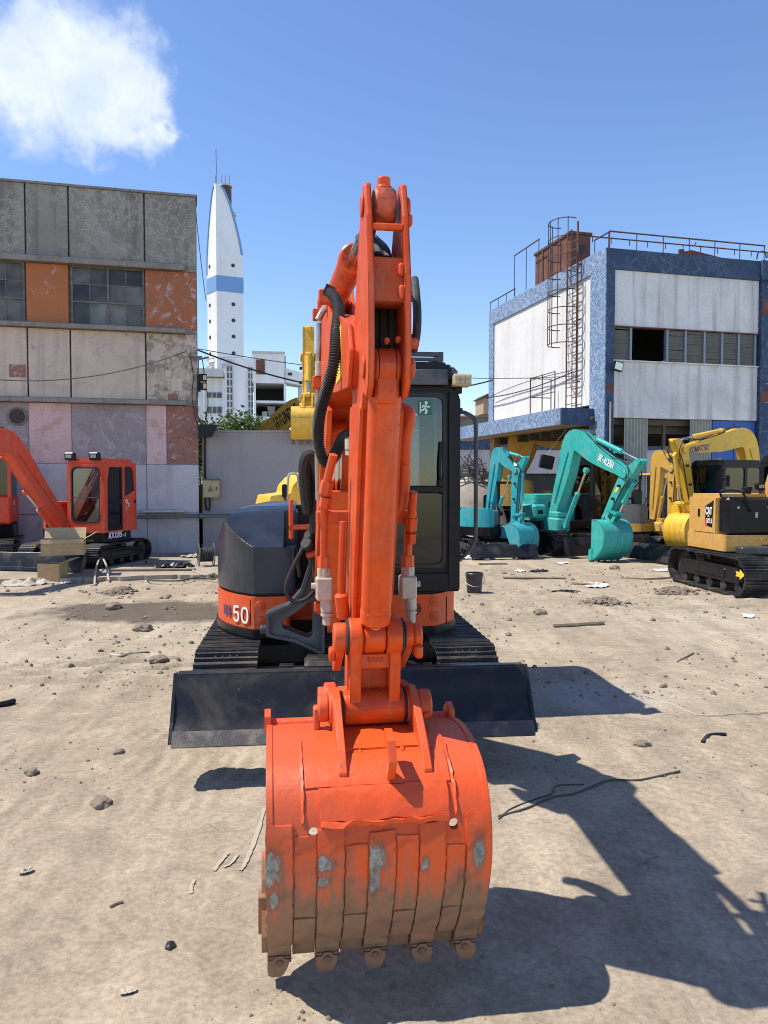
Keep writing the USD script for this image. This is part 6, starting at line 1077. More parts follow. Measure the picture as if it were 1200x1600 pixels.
for i in range(7):
    if i == 1: continue
    R = random.Random(i); lv = []; x0, x1 = MU[i] + .035, MU[i + 1] - .035
    for k in range(22):
        z = 5.09 + k * .040; sag = R.uniform(-.012, .012) * (3 if (i, k) in ((2, 18), (2, 19), (0, 20), (2, 8)) else 1); q = bx(x0, x1, .05, .058, z, z + .047)
        q = rot(q, 24, (1, 0, 0), (0, .055, z + .02)); q = rot(q, R.uniform(-.8, .8), (0, 1, 0), ((x0 + x1) / 2, 0, z)); lv.append(mv(q, 0, 0, sag))
    W('louver_panel', lv, 'louver', kind='stuff', smooth=False)
for x in MU[1:]: W('mullion', bx(x - .035, x + .035, .0, .12, 5.077, 5.983), 'blue_grey_steel')
W('broken_slat', rot(bx(1.35, 1.93, .03, .06, 5.09, 5.13), -14, (0, 1, 0), (1.93, 0, 5.13)), 'blue_grey_steel')
# left face (towards the sun)
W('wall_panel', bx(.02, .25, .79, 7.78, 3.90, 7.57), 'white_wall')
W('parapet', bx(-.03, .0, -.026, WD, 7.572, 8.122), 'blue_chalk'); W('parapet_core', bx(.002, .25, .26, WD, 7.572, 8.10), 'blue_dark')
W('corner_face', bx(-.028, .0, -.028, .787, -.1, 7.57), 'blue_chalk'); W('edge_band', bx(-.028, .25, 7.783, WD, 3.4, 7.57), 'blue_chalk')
W('rear_wall', bx(.25, WX, WD - .25, WD, 3.4, 8.1), 'grey_white'); W('side_wall', bx(WX - .25, WX, .26, WD - .26, -.1, 8.1), 'grey_white')
W('roof_slab', bx(.25, WX - .25, .25, WD - .25, 7.75, 7.9), 'ceiling'); W('floor_slab', bx(.0, WX - .25, .26, WD - .26, 3.30, 3.46), 'ceiling')
for k in range(9): W('ceiling_beam', bx(.05, WX - .3, .55 + k * .85, .70 + k * .85, 3.08, 3.298), 'ceiling')
W('rear_column', bx(.0, .42, 7.70, 8.12, -.1, 3.4), 'tan_soffit')
# canopy along the left face
W('canopy', [prism([(-1.0, .62), (.0, .62), (.0, 10.0), (-1.0, 10.0)], 'z', 3.32, 3.40)], 'tan_soffit')
W('canopy_fascia', bx(-1.06, -1.0, .56, 10.06, 3.30, 3.76), 'blue_chalk'); W('canopy_end', bx(-1.058, -.03, .50, .56, 3.29, 3.76), 'blue_dark'); W('canopy_deck', bx(-1.0, -.03, .57, 10.0, 3.70, 3.74), 'grey_white')
W('canopy_floodlight', [bx(-.18, -.08, .38, .5, 3.42, 3.52, .02)], 'rust_dark')
# ground floor openings of the front face
for x0, x1, nm in ((.66, 1.43, 'corrugated_sheet'), (2.80, 3.55, 'corrugated_sheet')):
    pts = []; n = int((x1 - x0) / .05)
    for i in range(n + 1): pts += [(x0 + (x1 - x0) * i / n, .10 if i % 2 else .06)]
    W(nm, prism(LineString(pts).buffer(.006, cap_style=2), 'y', 0, 1) if False else prism(LineString([(a, b) for a, b in pts]).buffer(.006, cap_style=2), 'z', -.05, 3.47), 'corrugated')
W('steel_door', bx(3.56, 5.02, .06, .12, -.05, 3.46), 'blue_door'); W('door_seam', bx(4.28, 4.295, .052, .06, .0, 3.4), 'black')
W('opening_post', bx(1.94, 2.02, .10, .18, -.05, 3.30), 'rust_dark'); W('inner_partition', bx(1.5, 4.6, 5.2, 5.3, -.1, 2.7), 'grey_white'); W('inner_blue_band', bx(1.5, 4.6, 5.14, 5.198, 2.2, 2.7), 'blue_dark')
W('drain_pipe', cyl((.14, -.06, .3), (.14, -.06, 3.9), .025, 8), 'fitting')
# wall floodlight on the corner
fl = obj('floodlight', rot(bx(.08, .36, -.34, -.22, 4.72, 4.98, .015), 14, (0, 1, 0), (.2, -.3, 4.85)), M['black'], ws); obj('lens', rot(bx(.11, .33, -.348, -.340, 4.75, 4.95), 14, (0, 1, 0), (.2, -.3, 4.85)), M['pale_decal'], fl); obj('lamp_arm', bx(.16, .22, -.24, -.02, 4.78, 4.82), M['black'], fl)
for z in (7.35, 5.7, 4.55, 4.0): W('cable_stub', tube([(5.2, -.11, z), (5.2, -.22, z), (5.24, -.26, z - .02), (5.26, -.22, z - .22)], .018, 6, 3), 'fitting')
W('alarm_horn', cyl((5.25, -.12, 7.50), (5.25, -.32, 7.52), .05, 12, .12), 'fitting')
# roof railing
def rail(pts, z, drop, n, nm='roof_railing'):
    p = [(a, b, z) for a, b in pts]; W(nm, tube(p, .022, 6, 0), 'rust_dark')
    s = np.array(p, float); L = np.r_[0, np.cumsum(np.linalg.norm(np.diff(s, axis=0), axis=1))]
    for u in np.linspace(.02, L[-1] - .02, n):
        q = [np.interp(u, L, s[:, k]) for k in range(3)]; W('railing_post', tube([q, (q[0], q[1], q[2] - drop)], .014, 5, 0), 'rust_dark')
rail([(.15, .12), (5.3, .12)], 8.62, .52, 7); rail([(.15, .12), (.15, 3.9)], 8.62, .52, 3) if False else None
rail([(.15, 2.2), (.15, 2.6), (WX, 2.6)], 9.3, .18, 13); W('railing_post', tube([(.15, 2.2, 9.3), (.15, 2.2, 8.1)], .018, 6, 0), 'rust_dark')
rail([(-.05, 4.0), (-.05, 5.9)], 9.55, 1.4, 3); rail([(-.02, 5.9), (-.02, 8.1)], 8.42, .34, 4); rail([(.15, .12), (.15, .9)], 8.60, .5, 2)
W('railing_brace', tube([(3.0, .2, 8.55), (4.6, 2.4, 9.25)], .018, 5, 0), 'rust_dark')
W('railing_hook', tube([(5.0, .1, 8.2), (5.05, .08, 8.4), (5.25, .06, 8.42), (5.3, .06, 8.25)], .02, 6, 3), 'rust_dark')
# rusty roof tanks
rt = thing('roof_tank', 'rusty red-brown steel tank on the workshop roof behind the caged ladder', 'tank', (6.12, 21.4, 7.9), 15.0)
obj('tank', bx(.25, .95, 2.5, 4.9, .0, 1.42, .02), M['rust'], rt)
for y in (3.1, 3.7, 4.3): obj('tank_rib', bx(.22, .252, y - .03, y + .03, .0, 1.4), M['rust_dark'], rt)
obj('tank_rim', bx(.21, .99, 2.46, 4.94, 1.38, 1.47, .01), M['rust_dark'], rt); obj('tank_hole', cyl((.62, 2.496, .95), (.62, 2.48, .95), .15, 18), M['inside'], rt)
rt2 = thing('roof_hatch', 'low rusty roof structure on the workshop roof at the right', 'roof structure', (6.12, 21.4, 7.9), 15.0)
obj('hatch', prism([(3.2, .0), (3.3, .70), (3.6, .78), (6.2, .42), (6.4, .0)], 'y', 1.2, 2.6), M['rust'], rt2); obj('hatch_trim', bx(3.15, 3.32, 1.15, 1.22, .3, .76), M['rust_dark'], rt2)
# caged ladder
ld = thing('caged_ladder', 'tall rusty ladder with safety cage on the white side of the workshop', 'ladder', (6.12, 21.4, 0), 15.0)
yl0, yl1, lx = 1.33, 1.95, -.14
for y in (yl0, yl1): obj('stile', tube([(lx, y, 3.78), (lx, y, 9.1 if y == yl1 else 9.25)], .035 if y == yl0 else .025, 6, 0), M['ladder_rust'], ld)
for k in range(20): obj('rung', cyl((lx, yl0, 4.0 + k * .25), (lx, yl1, 4.0 + k * .25), .013, 5), M['ladder_rust'], ld)
cx_, cy_, cr_ = lx - .24, (yl0 + yl1) / 2 + .1, .50
for k in range(8):
    z = 5.75 + k * .51; a = np.linspace(-.62 * PI + PI, .62 * PI + PI, 15); obj('cage_hoop', tube([(cx_ + cr_ * math.cos(t) * .85, cy_ + cr_ * math.sin(t), z) for t in a], .016, 5, 0), M['rust_dark'], ld)
for t in (PI - 1.3, PI - .65, PI, PI + .65, PI + 1.3): obj('cage_bar', tube([(cx_ + cr_ * math.cos(t) * .85, cy_ + cr_ * math.sin(t), 5.75), (cx_ + cr_ * math.cos(t) * .85, cy_ + cr_ * math.sin(t), 9.35)], .014, 5, 0), M['rust_dark'], ld)
for z in (4.6, 6.4, 8.0): obj('ladder_bracket', [bx(lx, -.03, yl0 - .02, yl0 + .02, z, z + .04)], M['rust_dark'], ld)
lr = thing('landing_rail', 'rusty landing railing beside the ladder foot on the canopy', 'railing', (6.12, 21.4, 3.74), 15.0)
for x, y in ((-.9, 1.2), (-.9, 2.0), (-.9, 2.8), (-.2, 2.8)): obj('post', tube([(x, y, 0), (x, y, 1.15)], .018, 5, 0), M['rust_dark'], lr)
for z in (.55, 1.13): obj('rail', tube([(-.9, 1.2, z), (-.9, 2.8, z), (-.2, 2.8, z)], .015, 5, 0), M['rust_dark'], lr)
# hanging work lamp and broken purlin under the canopy
hl = thing('hanging_lamp', 'black lamp hanging from a sloping wire under the workshop canopy', 'lamp', tuple(at_dist(854, 722, 23.0)))
obj('lamp_box', rot(bx(-.20, .20, -.12, .12, -.2, .2, .03), 12, (0, 1, 0)), M['black'], hl); obj('wire', tube([(.0, 0, .2), (.25, .0, .55), (.75, .2, 1.15)], .012, 5, 3), M['fitting'], hl)
# ---------------------------------------------------------------- what stands behind: low wall, long shed, industrial plant, tower
M['far_grey'] = wall('far_shed_wall', (.40, .385, .385), stain=(.25, .235, .23), stain_amt=.4, streak=.55, sc=.6); M['far_dark'] = wall('far_shed_top', (.20, .19, .185), stain=(.13, .12, .115), stain_amt=.5, streak=.5, sc=.5)
lw = thing('low_wall', 'low weathered concrete wall behind the teal machines', 'wall', (1.6, 29.6, 0), 4)
for k in range(5): obj('wall_panel', bx(k * 2.6 + .008, k * 2.6 + 2.592, 0, .25, -.1, 1.93), M['far_grey'], lw)
obj('coping', bx(0, 13.0, -.05, .3, 1.931, 2.0), M['band'], lw)
sh = thing('long_shed', 'long grey shed with a dark blue band beyond the low wall', 'building', (-1.0, 40.0, 0), 3)
for k in range(9):
    obj('wall_panel', bx(k * 2.4 + .01, k * 2.4 + 2.39, 0, .3, -.1, 3.35), M['far_grey'], sh); obj('upper_panel', bx(k * 2.4 + .004, k * 2.4 + 2.396, -.0, .3, 3.97, 5.05), M['far_dark'], sh)
obj('blue_band', bx(0, 21.6, -.05, .3, 3.352, 3.968), M['blue_dark'], sh); obj('roof', prism([(-.3, 5.055), (10, 5.7), (10, 5.8), (-.3, 5.12)], 'x', -.2, 21.8), M['far_grey'], sh)
bt = thing('brick_penthouse', 'small brown brick roof room on the long shed beside the workshop edge', 'roof room', (5.1, 38.8, 5.10), 8)
obj('wall', bx(-.1, .75, 0, 1.6, 0, .78), M['tan_soffit'], bt); obj('roof', prism([(-.25, .78), (.8, .78), (.8, 1.0), (.1, 1.0)], 'y', -.1, 1.7), M['rust_dark'], bt)
# plant
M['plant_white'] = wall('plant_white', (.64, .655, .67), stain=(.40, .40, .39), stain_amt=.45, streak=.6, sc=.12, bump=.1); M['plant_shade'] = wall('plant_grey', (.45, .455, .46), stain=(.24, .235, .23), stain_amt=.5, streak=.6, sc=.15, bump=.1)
M['plant_pane'] = paint('plant_pane', (.055, .065, .075), .35, amt=.3, sc=.4)
pt = thing('industrial_plant', 'white industrial plant block with strip windows and open dark floors below the tower', 'building', (-20.0, 110.0, 0), 10)
pl = lambda n, m, mat='plant_white', **k: obj(n, m, M[mat], pt, **k)
def px_x(px, Y=110.): return (px - 600) / 1200. * Y + 20.0 
def px_z(py, Y=110.): return CAM_H + (752 - py) / 1200. * Y
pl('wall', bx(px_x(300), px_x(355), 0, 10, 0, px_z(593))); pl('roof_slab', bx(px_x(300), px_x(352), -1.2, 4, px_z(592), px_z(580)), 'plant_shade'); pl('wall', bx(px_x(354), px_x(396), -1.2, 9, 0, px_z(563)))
pl('pilaster', bx(px_x(320), px_x(323), -.4, -.01, 0, px_z(594))); pl('pilaster', bx(px_x(350), px_x(354), -.8, -.01, 0, px_z(594)))
for y0_, y1_ in ((615, 623), (637, 647)):
    w = pl('window', bx(px_x(327), px_x(348), -.12, -.02, px_z(y1_), px_z(y0_)), 'plant_pane')
    for k in (1, 2): obj('mullion', bx(px_x(327 + 7 * k) - .06, px_x(327 + 7 * k) + .06, -.2, -.121, px_z(y1_), px_z(y0_)), M['plant_shade'], w)
    pl('window', bx(px_x(302), px_x(313), -.12, -.02, px_z(y1_), px_z(y0_)), 'plant_pane')
for a, b in ((357, 365), (389, 396)):
    w = pl('strip_window', bx(px_x(a), px_x(b), -1.34, -1.21, px_z(662), px_z(577)), 'plant_pane')
    for k in range(8): obj('transom', bx(px_x(a), px_x(b), -1.46, -1.341, px_z(662 - k * 11) - .12, px_z(662 - k * 11) + .12), M['plant_shade'], w)
    obj('mullion', bx(px_x((a + b) / 2) - .09, px_x((a + b) / 2) + .09, -1.44, -1.342, px_z(662), px_z(577)), M['plant_shade'], w)
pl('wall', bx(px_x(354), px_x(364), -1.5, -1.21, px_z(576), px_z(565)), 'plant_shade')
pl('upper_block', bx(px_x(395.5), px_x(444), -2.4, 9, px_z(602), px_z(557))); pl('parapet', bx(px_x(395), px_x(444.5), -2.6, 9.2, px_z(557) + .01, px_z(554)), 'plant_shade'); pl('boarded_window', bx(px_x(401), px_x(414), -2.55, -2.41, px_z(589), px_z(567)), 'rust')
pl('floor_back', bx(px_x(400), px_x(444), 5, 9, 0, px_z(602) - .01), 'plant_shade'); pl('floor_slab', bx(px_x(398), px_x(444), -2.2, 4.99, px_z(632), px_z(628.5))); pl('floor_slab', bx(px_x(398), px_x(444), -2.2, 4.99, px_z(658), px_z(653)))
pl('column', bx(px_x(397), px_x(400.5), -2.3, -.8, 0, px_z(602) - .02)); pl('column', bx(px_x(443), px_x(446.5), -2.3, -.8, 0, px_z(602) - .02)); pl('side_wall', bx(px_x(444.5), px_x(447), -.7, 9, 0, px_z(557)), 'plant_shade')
pl('dark_floor', bx(px_x(401), px_x(443), 4.6, 4.98, px_z(628), px_z(603)), 'inside'); pl('dark_floor', bx(px_x(401), px_x(443), 4.6, 4.98, px_z(653), px_z(633)), 'inside'); pl('hopper', prism([(px_x(418), px_z(634)), (px_x(431), px_z(634)), (px_x(428), px_z(652)), (px_x(421), px_z(652))], 'y', .5, 3.0), 'plant_shade'); pl('tank', bx(px_x(410), px_x(418), 0, 2, px_z(652), px_z(643)), 'plant_white')
pl('conveyor_bridge', prism([(px_x(445), px_z(600)), (px_x(445), px_z(578)), (px_x(476), px_z(585)), (px_x(476), px_z(604)), (px_x(467), px_z(603))], 'y', -2.0, 1.5), 'plant_white'); pl('bridge_window', bx(px_x(449.5), px_x(455.5), -2.12, -2.01, px_z(589), px_z(585)), 'inside'); pl('bridge_leg', bx(px_x(467), px_x(473), -1.0, 1.0, 0, px_z(604)), 'plant_shade')
# tower
M['tower_blue'] = plain('tower_blue', (.13, .25, .48), .7)
tw = thing('tower', 'tall white rocket-shaped tower with a blue band on the skyline', 'tower', (-28.05, 130.0, 0))
eL, eR = unit((-.50, .62, 0)), unit((.86, .40, 0))
prof_t = [(0, 1.0), (33, 1.0), (38.5, .985), (41.5, .93), (44, .83), (46.5, .68), (48.5, .50), (50.2, .30), (51.3, .10)]
zz = np.r_[np.linspace(0, 36, 8), np.linspace(37, 51.3, 26)]; aa = np.interp(zz, [0, 36, 38, 39.8, 42, 45.2, 47.5, 49, 50.6, 51.3], [1, 1, .995, .97, .89, .72, .57, .45, .29, .12])
LW, RW = 3.45, 4.55
def tower_loft(z0, z1, off=0.0, lw=LW, rw=RW):
    z = np.r_[z0, zz[(zz > z0) & (zz < z1)], z1]; a = np.interp(z, zz, aa); V = []
    for h, s in zip(z, a):
        c = np.array([0, 0, h]); V += [c - (eL + eR) * off, c + eL * (lw * s + off) - eR * off, c + eL * (lw * s + off) + eR * (rw * s + off), c + eR * (rw * s + off) - eL * off]
    F = []; n = len(z)
    for i in range(n - 1):
        for j in range(4): q = [i * 4 + j, i * 4 + (j + 1) % 4, i * 4 + 4 + (j + 1) % 4, i * 4 + 4 + j]; F += [(q[0], q[2], q[1]), (q[0], q[3], q[2])]
    F += [(0, 1, 2), (0, 2, 3), (n * 4 - 4, n * 4 - 2, n * 4 - 3), (n * 4 - 4, n * 4 - 1, n * 4 - 2)]
    return trimesh.Trimesh(np.array(V), np.array(F), process=False)
obj('shaft', tower_loft(0, 51.3), M['plant_white'], tw, smooth=30)
obj('blue_band', tower_loft(33.6, 36.2, .05), M['tower_blue'], tw, smooth=False)
for e, ww, s in ((eL, LW, -1), (eR, RW, 1)):
    zs = np.linspace(40 if s > 0 else 37, 51.0, 22); ed = [np.array([0, 0, z]) + e * (ww * np.interp(z, zz, aa)) - unit(np.cross(e, [0, 0, 1]) * (1 if s < 0 else -1)) * -.05 for z in zs]; obj('edge_trim', tube(ed, .22, 6, 0), M['tower_blue'], tw)
    n_ = unit(np.cross(e, [0, 0, 1])); n_ = n_ if n_[1] < 0 else -n_
    for z in (38.1, 31.6, 28.9, 26.2, 23.4): c = np.array([0, 0, z]) + e * ww * (.62 if s > 0 else .72); obj('porthole', cyl(c - n_ * .02, c + n_ * .06, .32, 16), M['inside'], tw)
    for z in ((22.5, 21.4) if s > 0 else (22.5, 21.3)): c0 = np.array([0, 0, z]) + e * ww * (.20 if s > 0 else .35) + n_ * .35; c1 = np.array([0, 0, z]) + e * ww * .98 + n_ * .35; obj('balcony_rail', tube([c0 - n_ * .4, c0, c1, c1 - n_ * .4], .12, 5, 0), M['plant_shade'], tw)
    c0 = np.array([0, 0, 20.8]) + e * ww * (.20 if s > 0 else .35); c1 = np.array([0, 0, 20.8]) + e * ww * .98; obj('balcony', trimesh.convex.convex_hull(np.array([c0, c1, c0 + n_ * .4, c1 + n_ * .4, c0 + (0, 0, .3), c1 + (0, 0, .3), c0 + n_ * .4 + (0, 0, .3), c1 + n_ * .4 + (0, 0, .3)])), M['plant_shade'], tw)
obj('chimney', [cyl((1.25, 2.2, 40), (1.25, 2.2, 51.7), .95, 20)], M['rust_dark'], tw); obj('chimney_gallery', [cyl((1.5, 3.0, 47.0), (1.5, 3.0, 47.5), 1.35, 20), cyl((1.25, 2.2, 51.5), (1.25, 2.2, 51.8), 1.1, 20)], M['plant_shade'], tw)
obj('mast', tube([(.05, .5, 51), (.0, .5, 57.0)], .05, 5, 0), M['frame_steel'], tw)
for x in (-.6, .5, 1.1, 1.8): obj('lightning_rod', tube([(x, 2.6, 51), (x, 2.6, 53.6)], .05, 5, 0), M['frame_steel'], tw)
# overhead wires across the yard
def wire(label, a, b, sag, r=.012, mid=None):
    a, b = np.array(a), np.array(b); p = [a + (b - a) * t - np.array([0, 0, sag * 4 * t * (1 - t)]) for t in np.linspace(0, 1, 24)]; t_ = thing('overhead_wire', label, 'wire', tuple(a)); obj('wire', tube(np.array(p) - a, r, 5, 0), M['rubber'], t_)
wire('thick black overhead wire from the hall corner across the white plant', at_dist(309, 547, 17.4), at_dist(770, 594, 21.5), .62, .020)
wire('thin upper overhead wire just above the thick one, hall corner to workshop', at_dist(309, 545, 17.45), at_dist(905, 587, 22.5), .30, .010)
wire('lower sloping cable in front of the white side of the workshop', at_dist(764, 621, 28.9), at_dist(893, 582, 23.1), .12, .020)
wire('upper sloping cable in front of the white side of the workshop, beaded with clamps', at_dist(768, 619, 28.8), at_dist(890, 580, 23.0), -.10, .013)
wire('slack dark wire drooping across the old hall from the left edge to its corner', at_dist(-40, 590, 15.6), at_dist(291, 549, 17.1), .28, .011)
wire('thin wire rising steeply beside the tower from the hall corner', at_dist(322, 470, 60.), at_dist(305, 320, 60.), .5, .03)
# ---------------------------------------------------------------- shrubs, litter and small things on the ground
def leaf_mat(name, a, b):
    return material(name, {'oi': ('geometry', {}), 'r': ('rgb_ramp', dict(ramp=[(0., a), (1., b)])), 'd': ('principled_bsdf', dict(roughness=.55)), 't': ('translucent_bsdf', {}), 'm': ('mix_closure', dict(fac=.3))},
                    [('oi.random_per_island', 'r.fac'), ('r.color', 'd.base_color'), ('r.color', 't.color'), ('d.BSDF', 'm.closure1'), ('t.BSDF', 'm.closure2')], surface='m.closure')
M['leaf'] = leaf_mat('leaf_green', (.065, .110, .020), (.170, .215, .045)); M['bark'] = paint('bark', (.09, .065, .045), .9)
def shrub(label, at, rx, ry, h, n, seed):
    r = np.random.default_rng(seed); t = thing('shrub', label, 'shrub', at, 0, 'shrubs behind the boundary wall'); stems = []
    cl = np.c_[r.uniform(-rx, rx, 26), r.uniform(-ry, ry, 26), np.zeros(26)]; cl[:, 2] = h * (.62 + .36 * r.random(26)) * np.sqrt(np.clip(1 - (cl[:, 0] / rx) ** 2 * .75, 0, 1))
    for c in cl[:12]: stems.append(tube([(c[0] * .3, c[1] * .3, 0), (c[0] * .7, c[1] * .7, c[2] * .55), tuple(c)], .022, 5, 3))
    obj('stem', stems, M['bark'], t, kind='stuff')
    k = r.integers(0, 26, n); p = cl[k] + r.normal(0, 1, (n, 3)) * [.30, .28, .20]; d = r.normal(0, 1, (n, 3)); d[:, 2] = np.abs(d[:, 2]) * .5; d /= np.linalg.norm(d, axis=1, keepdims=True); s = np.cross(d, r.normal(0, 1, (n, 3))); s /= np.linalg.norm(s, axis=1, keepdims=True)
    L = r.uniform(.09, .17, (n, 1)); V = np.stack([p, p + d * L * .5 + s * L * .3, p + d * L, p + d * L * .5 - s * L * .3], 1).reshape(-1, 3); b = np.arange(n)[:, None] * 4
    obj('leaves', (V, np.hstack([b, b + 1, b + 2, b + 3])), M['leaf'], t, smooth=False, kind='stuff')
shrub('green shrub showing above the wall just right of the hall corner', (-5.5, 24.0, 0), 1.3, .8, 3.50, 5200, 1)
shrub('tallest green shrub above the wall below the plant', (-4.2, 24.4, 0), 1.0, .8, 3.85, 5200, 2)
shrub('green shrub above the wall left of the lettered yellow boom', (-5.0, 26.0, 0), 1.2, .8, 3.75, 4200, 3)
shrub('green shrub half hidden behind the yellow bucket over the wall', (-2.9, 24.6, 0), 1.0, .7, 3.5, 4200, 4)

M['card'] = paint('cardboard', (.36, .245, .125), .85, dirt=(.26, .18, .10), amt=.35, sc=4.); M['card_in'] = paint('cardboard_inside', (.46, .35, .19), .85, amt=.2)
M['bag_white'] = paint('white_plastic', (.52, .50, .46), .6, dirt=(.4, .35, .28), amt=.5, sc=6.); M['bag_black'] = plain('black_plastic', (.012, .012, .013), .4); M['cloth'] = paint('dusty_sack', (.38, .33, .27), .9, amt=.5, sc=4.)
M['wood'] = paint('old_wood', (.17, .125, .085), .9, dirt=(.30, .25, .18), amt=.6, sc=6., bump=.3); M['clod'] = paint('dirt_clod', (.16, .125, .09), .95, dirt=(.28, .22, .16), amt=.6, sc=10., bump=.5, fine=40.); M['vine'] = plain('dry_strap', (.055, .060, .045), .8); M['straw'] = plain('pale_strap', (.36, .33, .24), .8)
def carton(label, at, rz, w, d, h, flaps, lid=True):
    t = thing('carton', label, 'cardboard box', at, rz); k = .006
    obj('box', [bx(-w, w, -d, -d + k, 0, h), bx(-w, w, d - k, d, 0, h), bx(-w, -w + k, -d + k, d - k, 0, h), bx(w - k, w, -d + k, d - k, 0, h), bx(-w + k, w - k, -d + k, d - k, 0, k)], M['card'], t, smooth=False)
    for (sx, a, L) in flaps:
        if sx == 'L': m = rot(bx(-w - L, -w, -d, d, h - k, h), a, (0, 1, 0), (-w, 0, h))
        elif sx == 'R': m = rot(bx(w, w + L, -d, d, h - k, h), -a, (0, 1, 0), (w, 0, h))
        elif sx == 'F': m = rot(bx(-w, w, -d - L, -d, h - k, h), -a, (1, 0, 0), (0, -d, h))
        else: m = rot(bx(-w, w, d, d + L, h - k, h), a, (1, 0, 0), (0, d, h))
        obj('flap', m, M['card_in'], t, smooth=False)
    return t
g = ground_at
c1 = carton('open torn cardboard box resting on the dark blade of the red-orange excavator', tuple(at_dist(100, 866, 13.3)), 16, .34, .22, .27, [('L', -35, .20), ('F', -75, .07), ('B', 62, .20), ('R', 30, .22)])
carton('plain upright cardboard box on the ground before the red-orange machine\'s blade', tuple(g(83, 908)), -4, .19, .16, .31, [('R', 25, .22)])
def gz(p): return float(ground_height(np.array([[p[0], p[1]]]))[0]) - .012
def s_heap(s): return s >= .2
def lump(label, px, py, sx, sy, sz, mat, name, cat_, seed, rough=.5, z=0., group=None):
    if s_heap(sx):
        r = np.random.default_rng(seed + 90); p = ground_at(px, py); t = thing('rubble_heap', label, 'rubble', (p[0], p[1], gz(p))); b = trimesh.creation.icosphere(1); ms = []
        for _ in range(150):
            a, q = r.uniform(0, 2 * PI), abs(r.normal(0, .5)); w = b.copy(); k = r.uniform(.015, .05) * (1.5 if q < .4 else 1); w.vertices = w.vertices * r.uniform(.6, 1.2, (len(w.vertices), 3)) * [k, k, k * .6]; w.apply_translation((q * math.cos(a) * sx * 1.6, q * math.sin(a) * sy * 2.2, max(0, .07 * (1 - q)) * r.random())); ms.append(w)
        obj('clods', ms, M[mat], t, smooth=False, kind='stuff'); return t
    m = trimesh.creation.icosphere(3, 1.0); v = m.vertices; n = meshkit.fbm(v * 1.7 + seed * 3.1, 4, seed); v = v * (1 - rough / 2 + rough * n[:, None] * 1.6); v[:, 2] = np.where(v[:, 2] < -.35, -.35, v[:, 2]) + .30
    m = trimesh.Trimesh(v * [sx, sy, sz], m.faces, process=False); p = ground_at(px, py); t = thing(name, label, cat_, (p[0], p[1], z or gz(p)), (seed * 67) % 360 if abs(sx - sy) < .1 else 0); obj(cat_.split()[-1], m, M[mat], t, smooth=60); return t
def crumpled(label, px, py, sx, sy, h, mat, name, cat_, seed, z=0.):
    """a crumpled sheet lying on the ground: a folded grid."""
    n = 22; u, v = np.meshgrid(np.linspace(-1, 1, n), np.linspace(-1, 1, n)); P = np.stack([u, v, 0 * u], -1); a = np.abs(meshkit.fbm(P * 2.3 + seed, 4, seed) - .5) * 2; k = .72 + .5 * meshkit.noise(P * 1.4 + 9 + seed, seed)
    V = np.stack([u * sx * k, v * sy * k, h * a * (1.25 - .6 * (u ** 2 + v ** 2)) + .008], -1).reshape(-1, 3); i, j = np.meshgrid(np.arange(n - 1), np.arange(n - 1), indexing='ij'); q = (i * n + j).ravel(); keep = (u[:-1, :-1] ** 2 + v[:-1, :-1] ** 2 < 1.15).ravel()
    F = np.stack([q, q + 1, q + n + 1, q + n], 1)[keep]; p = ground_at(px, py); t = thing(name, label, cat_, (p[0], p[1], z or gz(p)), (seed * 41) % 90); obj('sheet', (V, F), M[mat], t, smooth=50); return t
AP = .07
crumpled('pale dusty sack crumpled on the ground at the far left below the dark blade', 48, 912, .42, .30, .17, 'cloth', 'sack', 'sack', 3)
crumpled('pale sack lying by the foot of the wall beside the cable reel', 310, 874, .38, .25, .17, 'cloth', 'sack', 'sack', 8, AP)
crumpled('crumpled black plastic bag on the apron between the red machine and the cable reel', 272, 892, .36, .22, .16, 'bag_black', 'plastic_bag', 'bag', 5, AP)
crumpled('white foil wrapper on the ground right of the upright carton', 103, 911, .12, .08, .05, 'bag_white', 'wrapper', 'litter', 6)
crumpled('white rag heap beside the teal machine, behind the handrail', 735, 872, .42, .25, .16, 'bag_white', 'rag', 'rag', 11)
crumpled('white plastic bag just right of the small teal bucket', 830, 868, .16, .12, .12, 'bag_white', 'plastic_bag', 'bag', 12)
crumpled('white paper litter nearest below the small teal bucket', 812, 892, .16, .10, .06, 'bag_white', 'paper', 'litter', 13)
crumpled('black plastic litter right of the white paper, in front of the small teal bucket', 843, 892, .20, .12, .07, 'bag_black', 'plastic_bag', 'bag', 14)
crumpled('large white torn paper on the bare ground below the big teal bucket', 933, 914, .30, .20, .06, 'bag_white', 'paper', 'litter', 15)
crumpled('dark grey cloth scrap on the open ground left of the large torn paper', 880, 924, .30, .14, .06, 'bag_black', 'rag', 'rag', 16)
crumpled('white scrap lying alone at the right edge below the amber machine\'s track', 1170, 963, .14, .08, .03, 'bag_white', 'paper', 'litter', 17)
crumpled('white scraps by the yellow bucket, left of the amber machine\'s track', 1035, 891, .30, .14, .05, 'bag_white', 'paper', 'litter', 18)
crumpled('pale flat plastic sheet between the two teal buckets', 880, 879, .20, .14, .06, 'bag_white', 'plastic_sheet', 'litter', 19)
crumpled('small pale paper scrap lying in the left foreground, near the bottom edge', 200, 1543, .030, .020, .010, 'cloth', 'paper', 'litter', 20)
crumpled('curled grey scrap at the left edge of the foreground', 40, 1363, .035, .022, .014, 'cloth', 'paper', 'litter', 21)
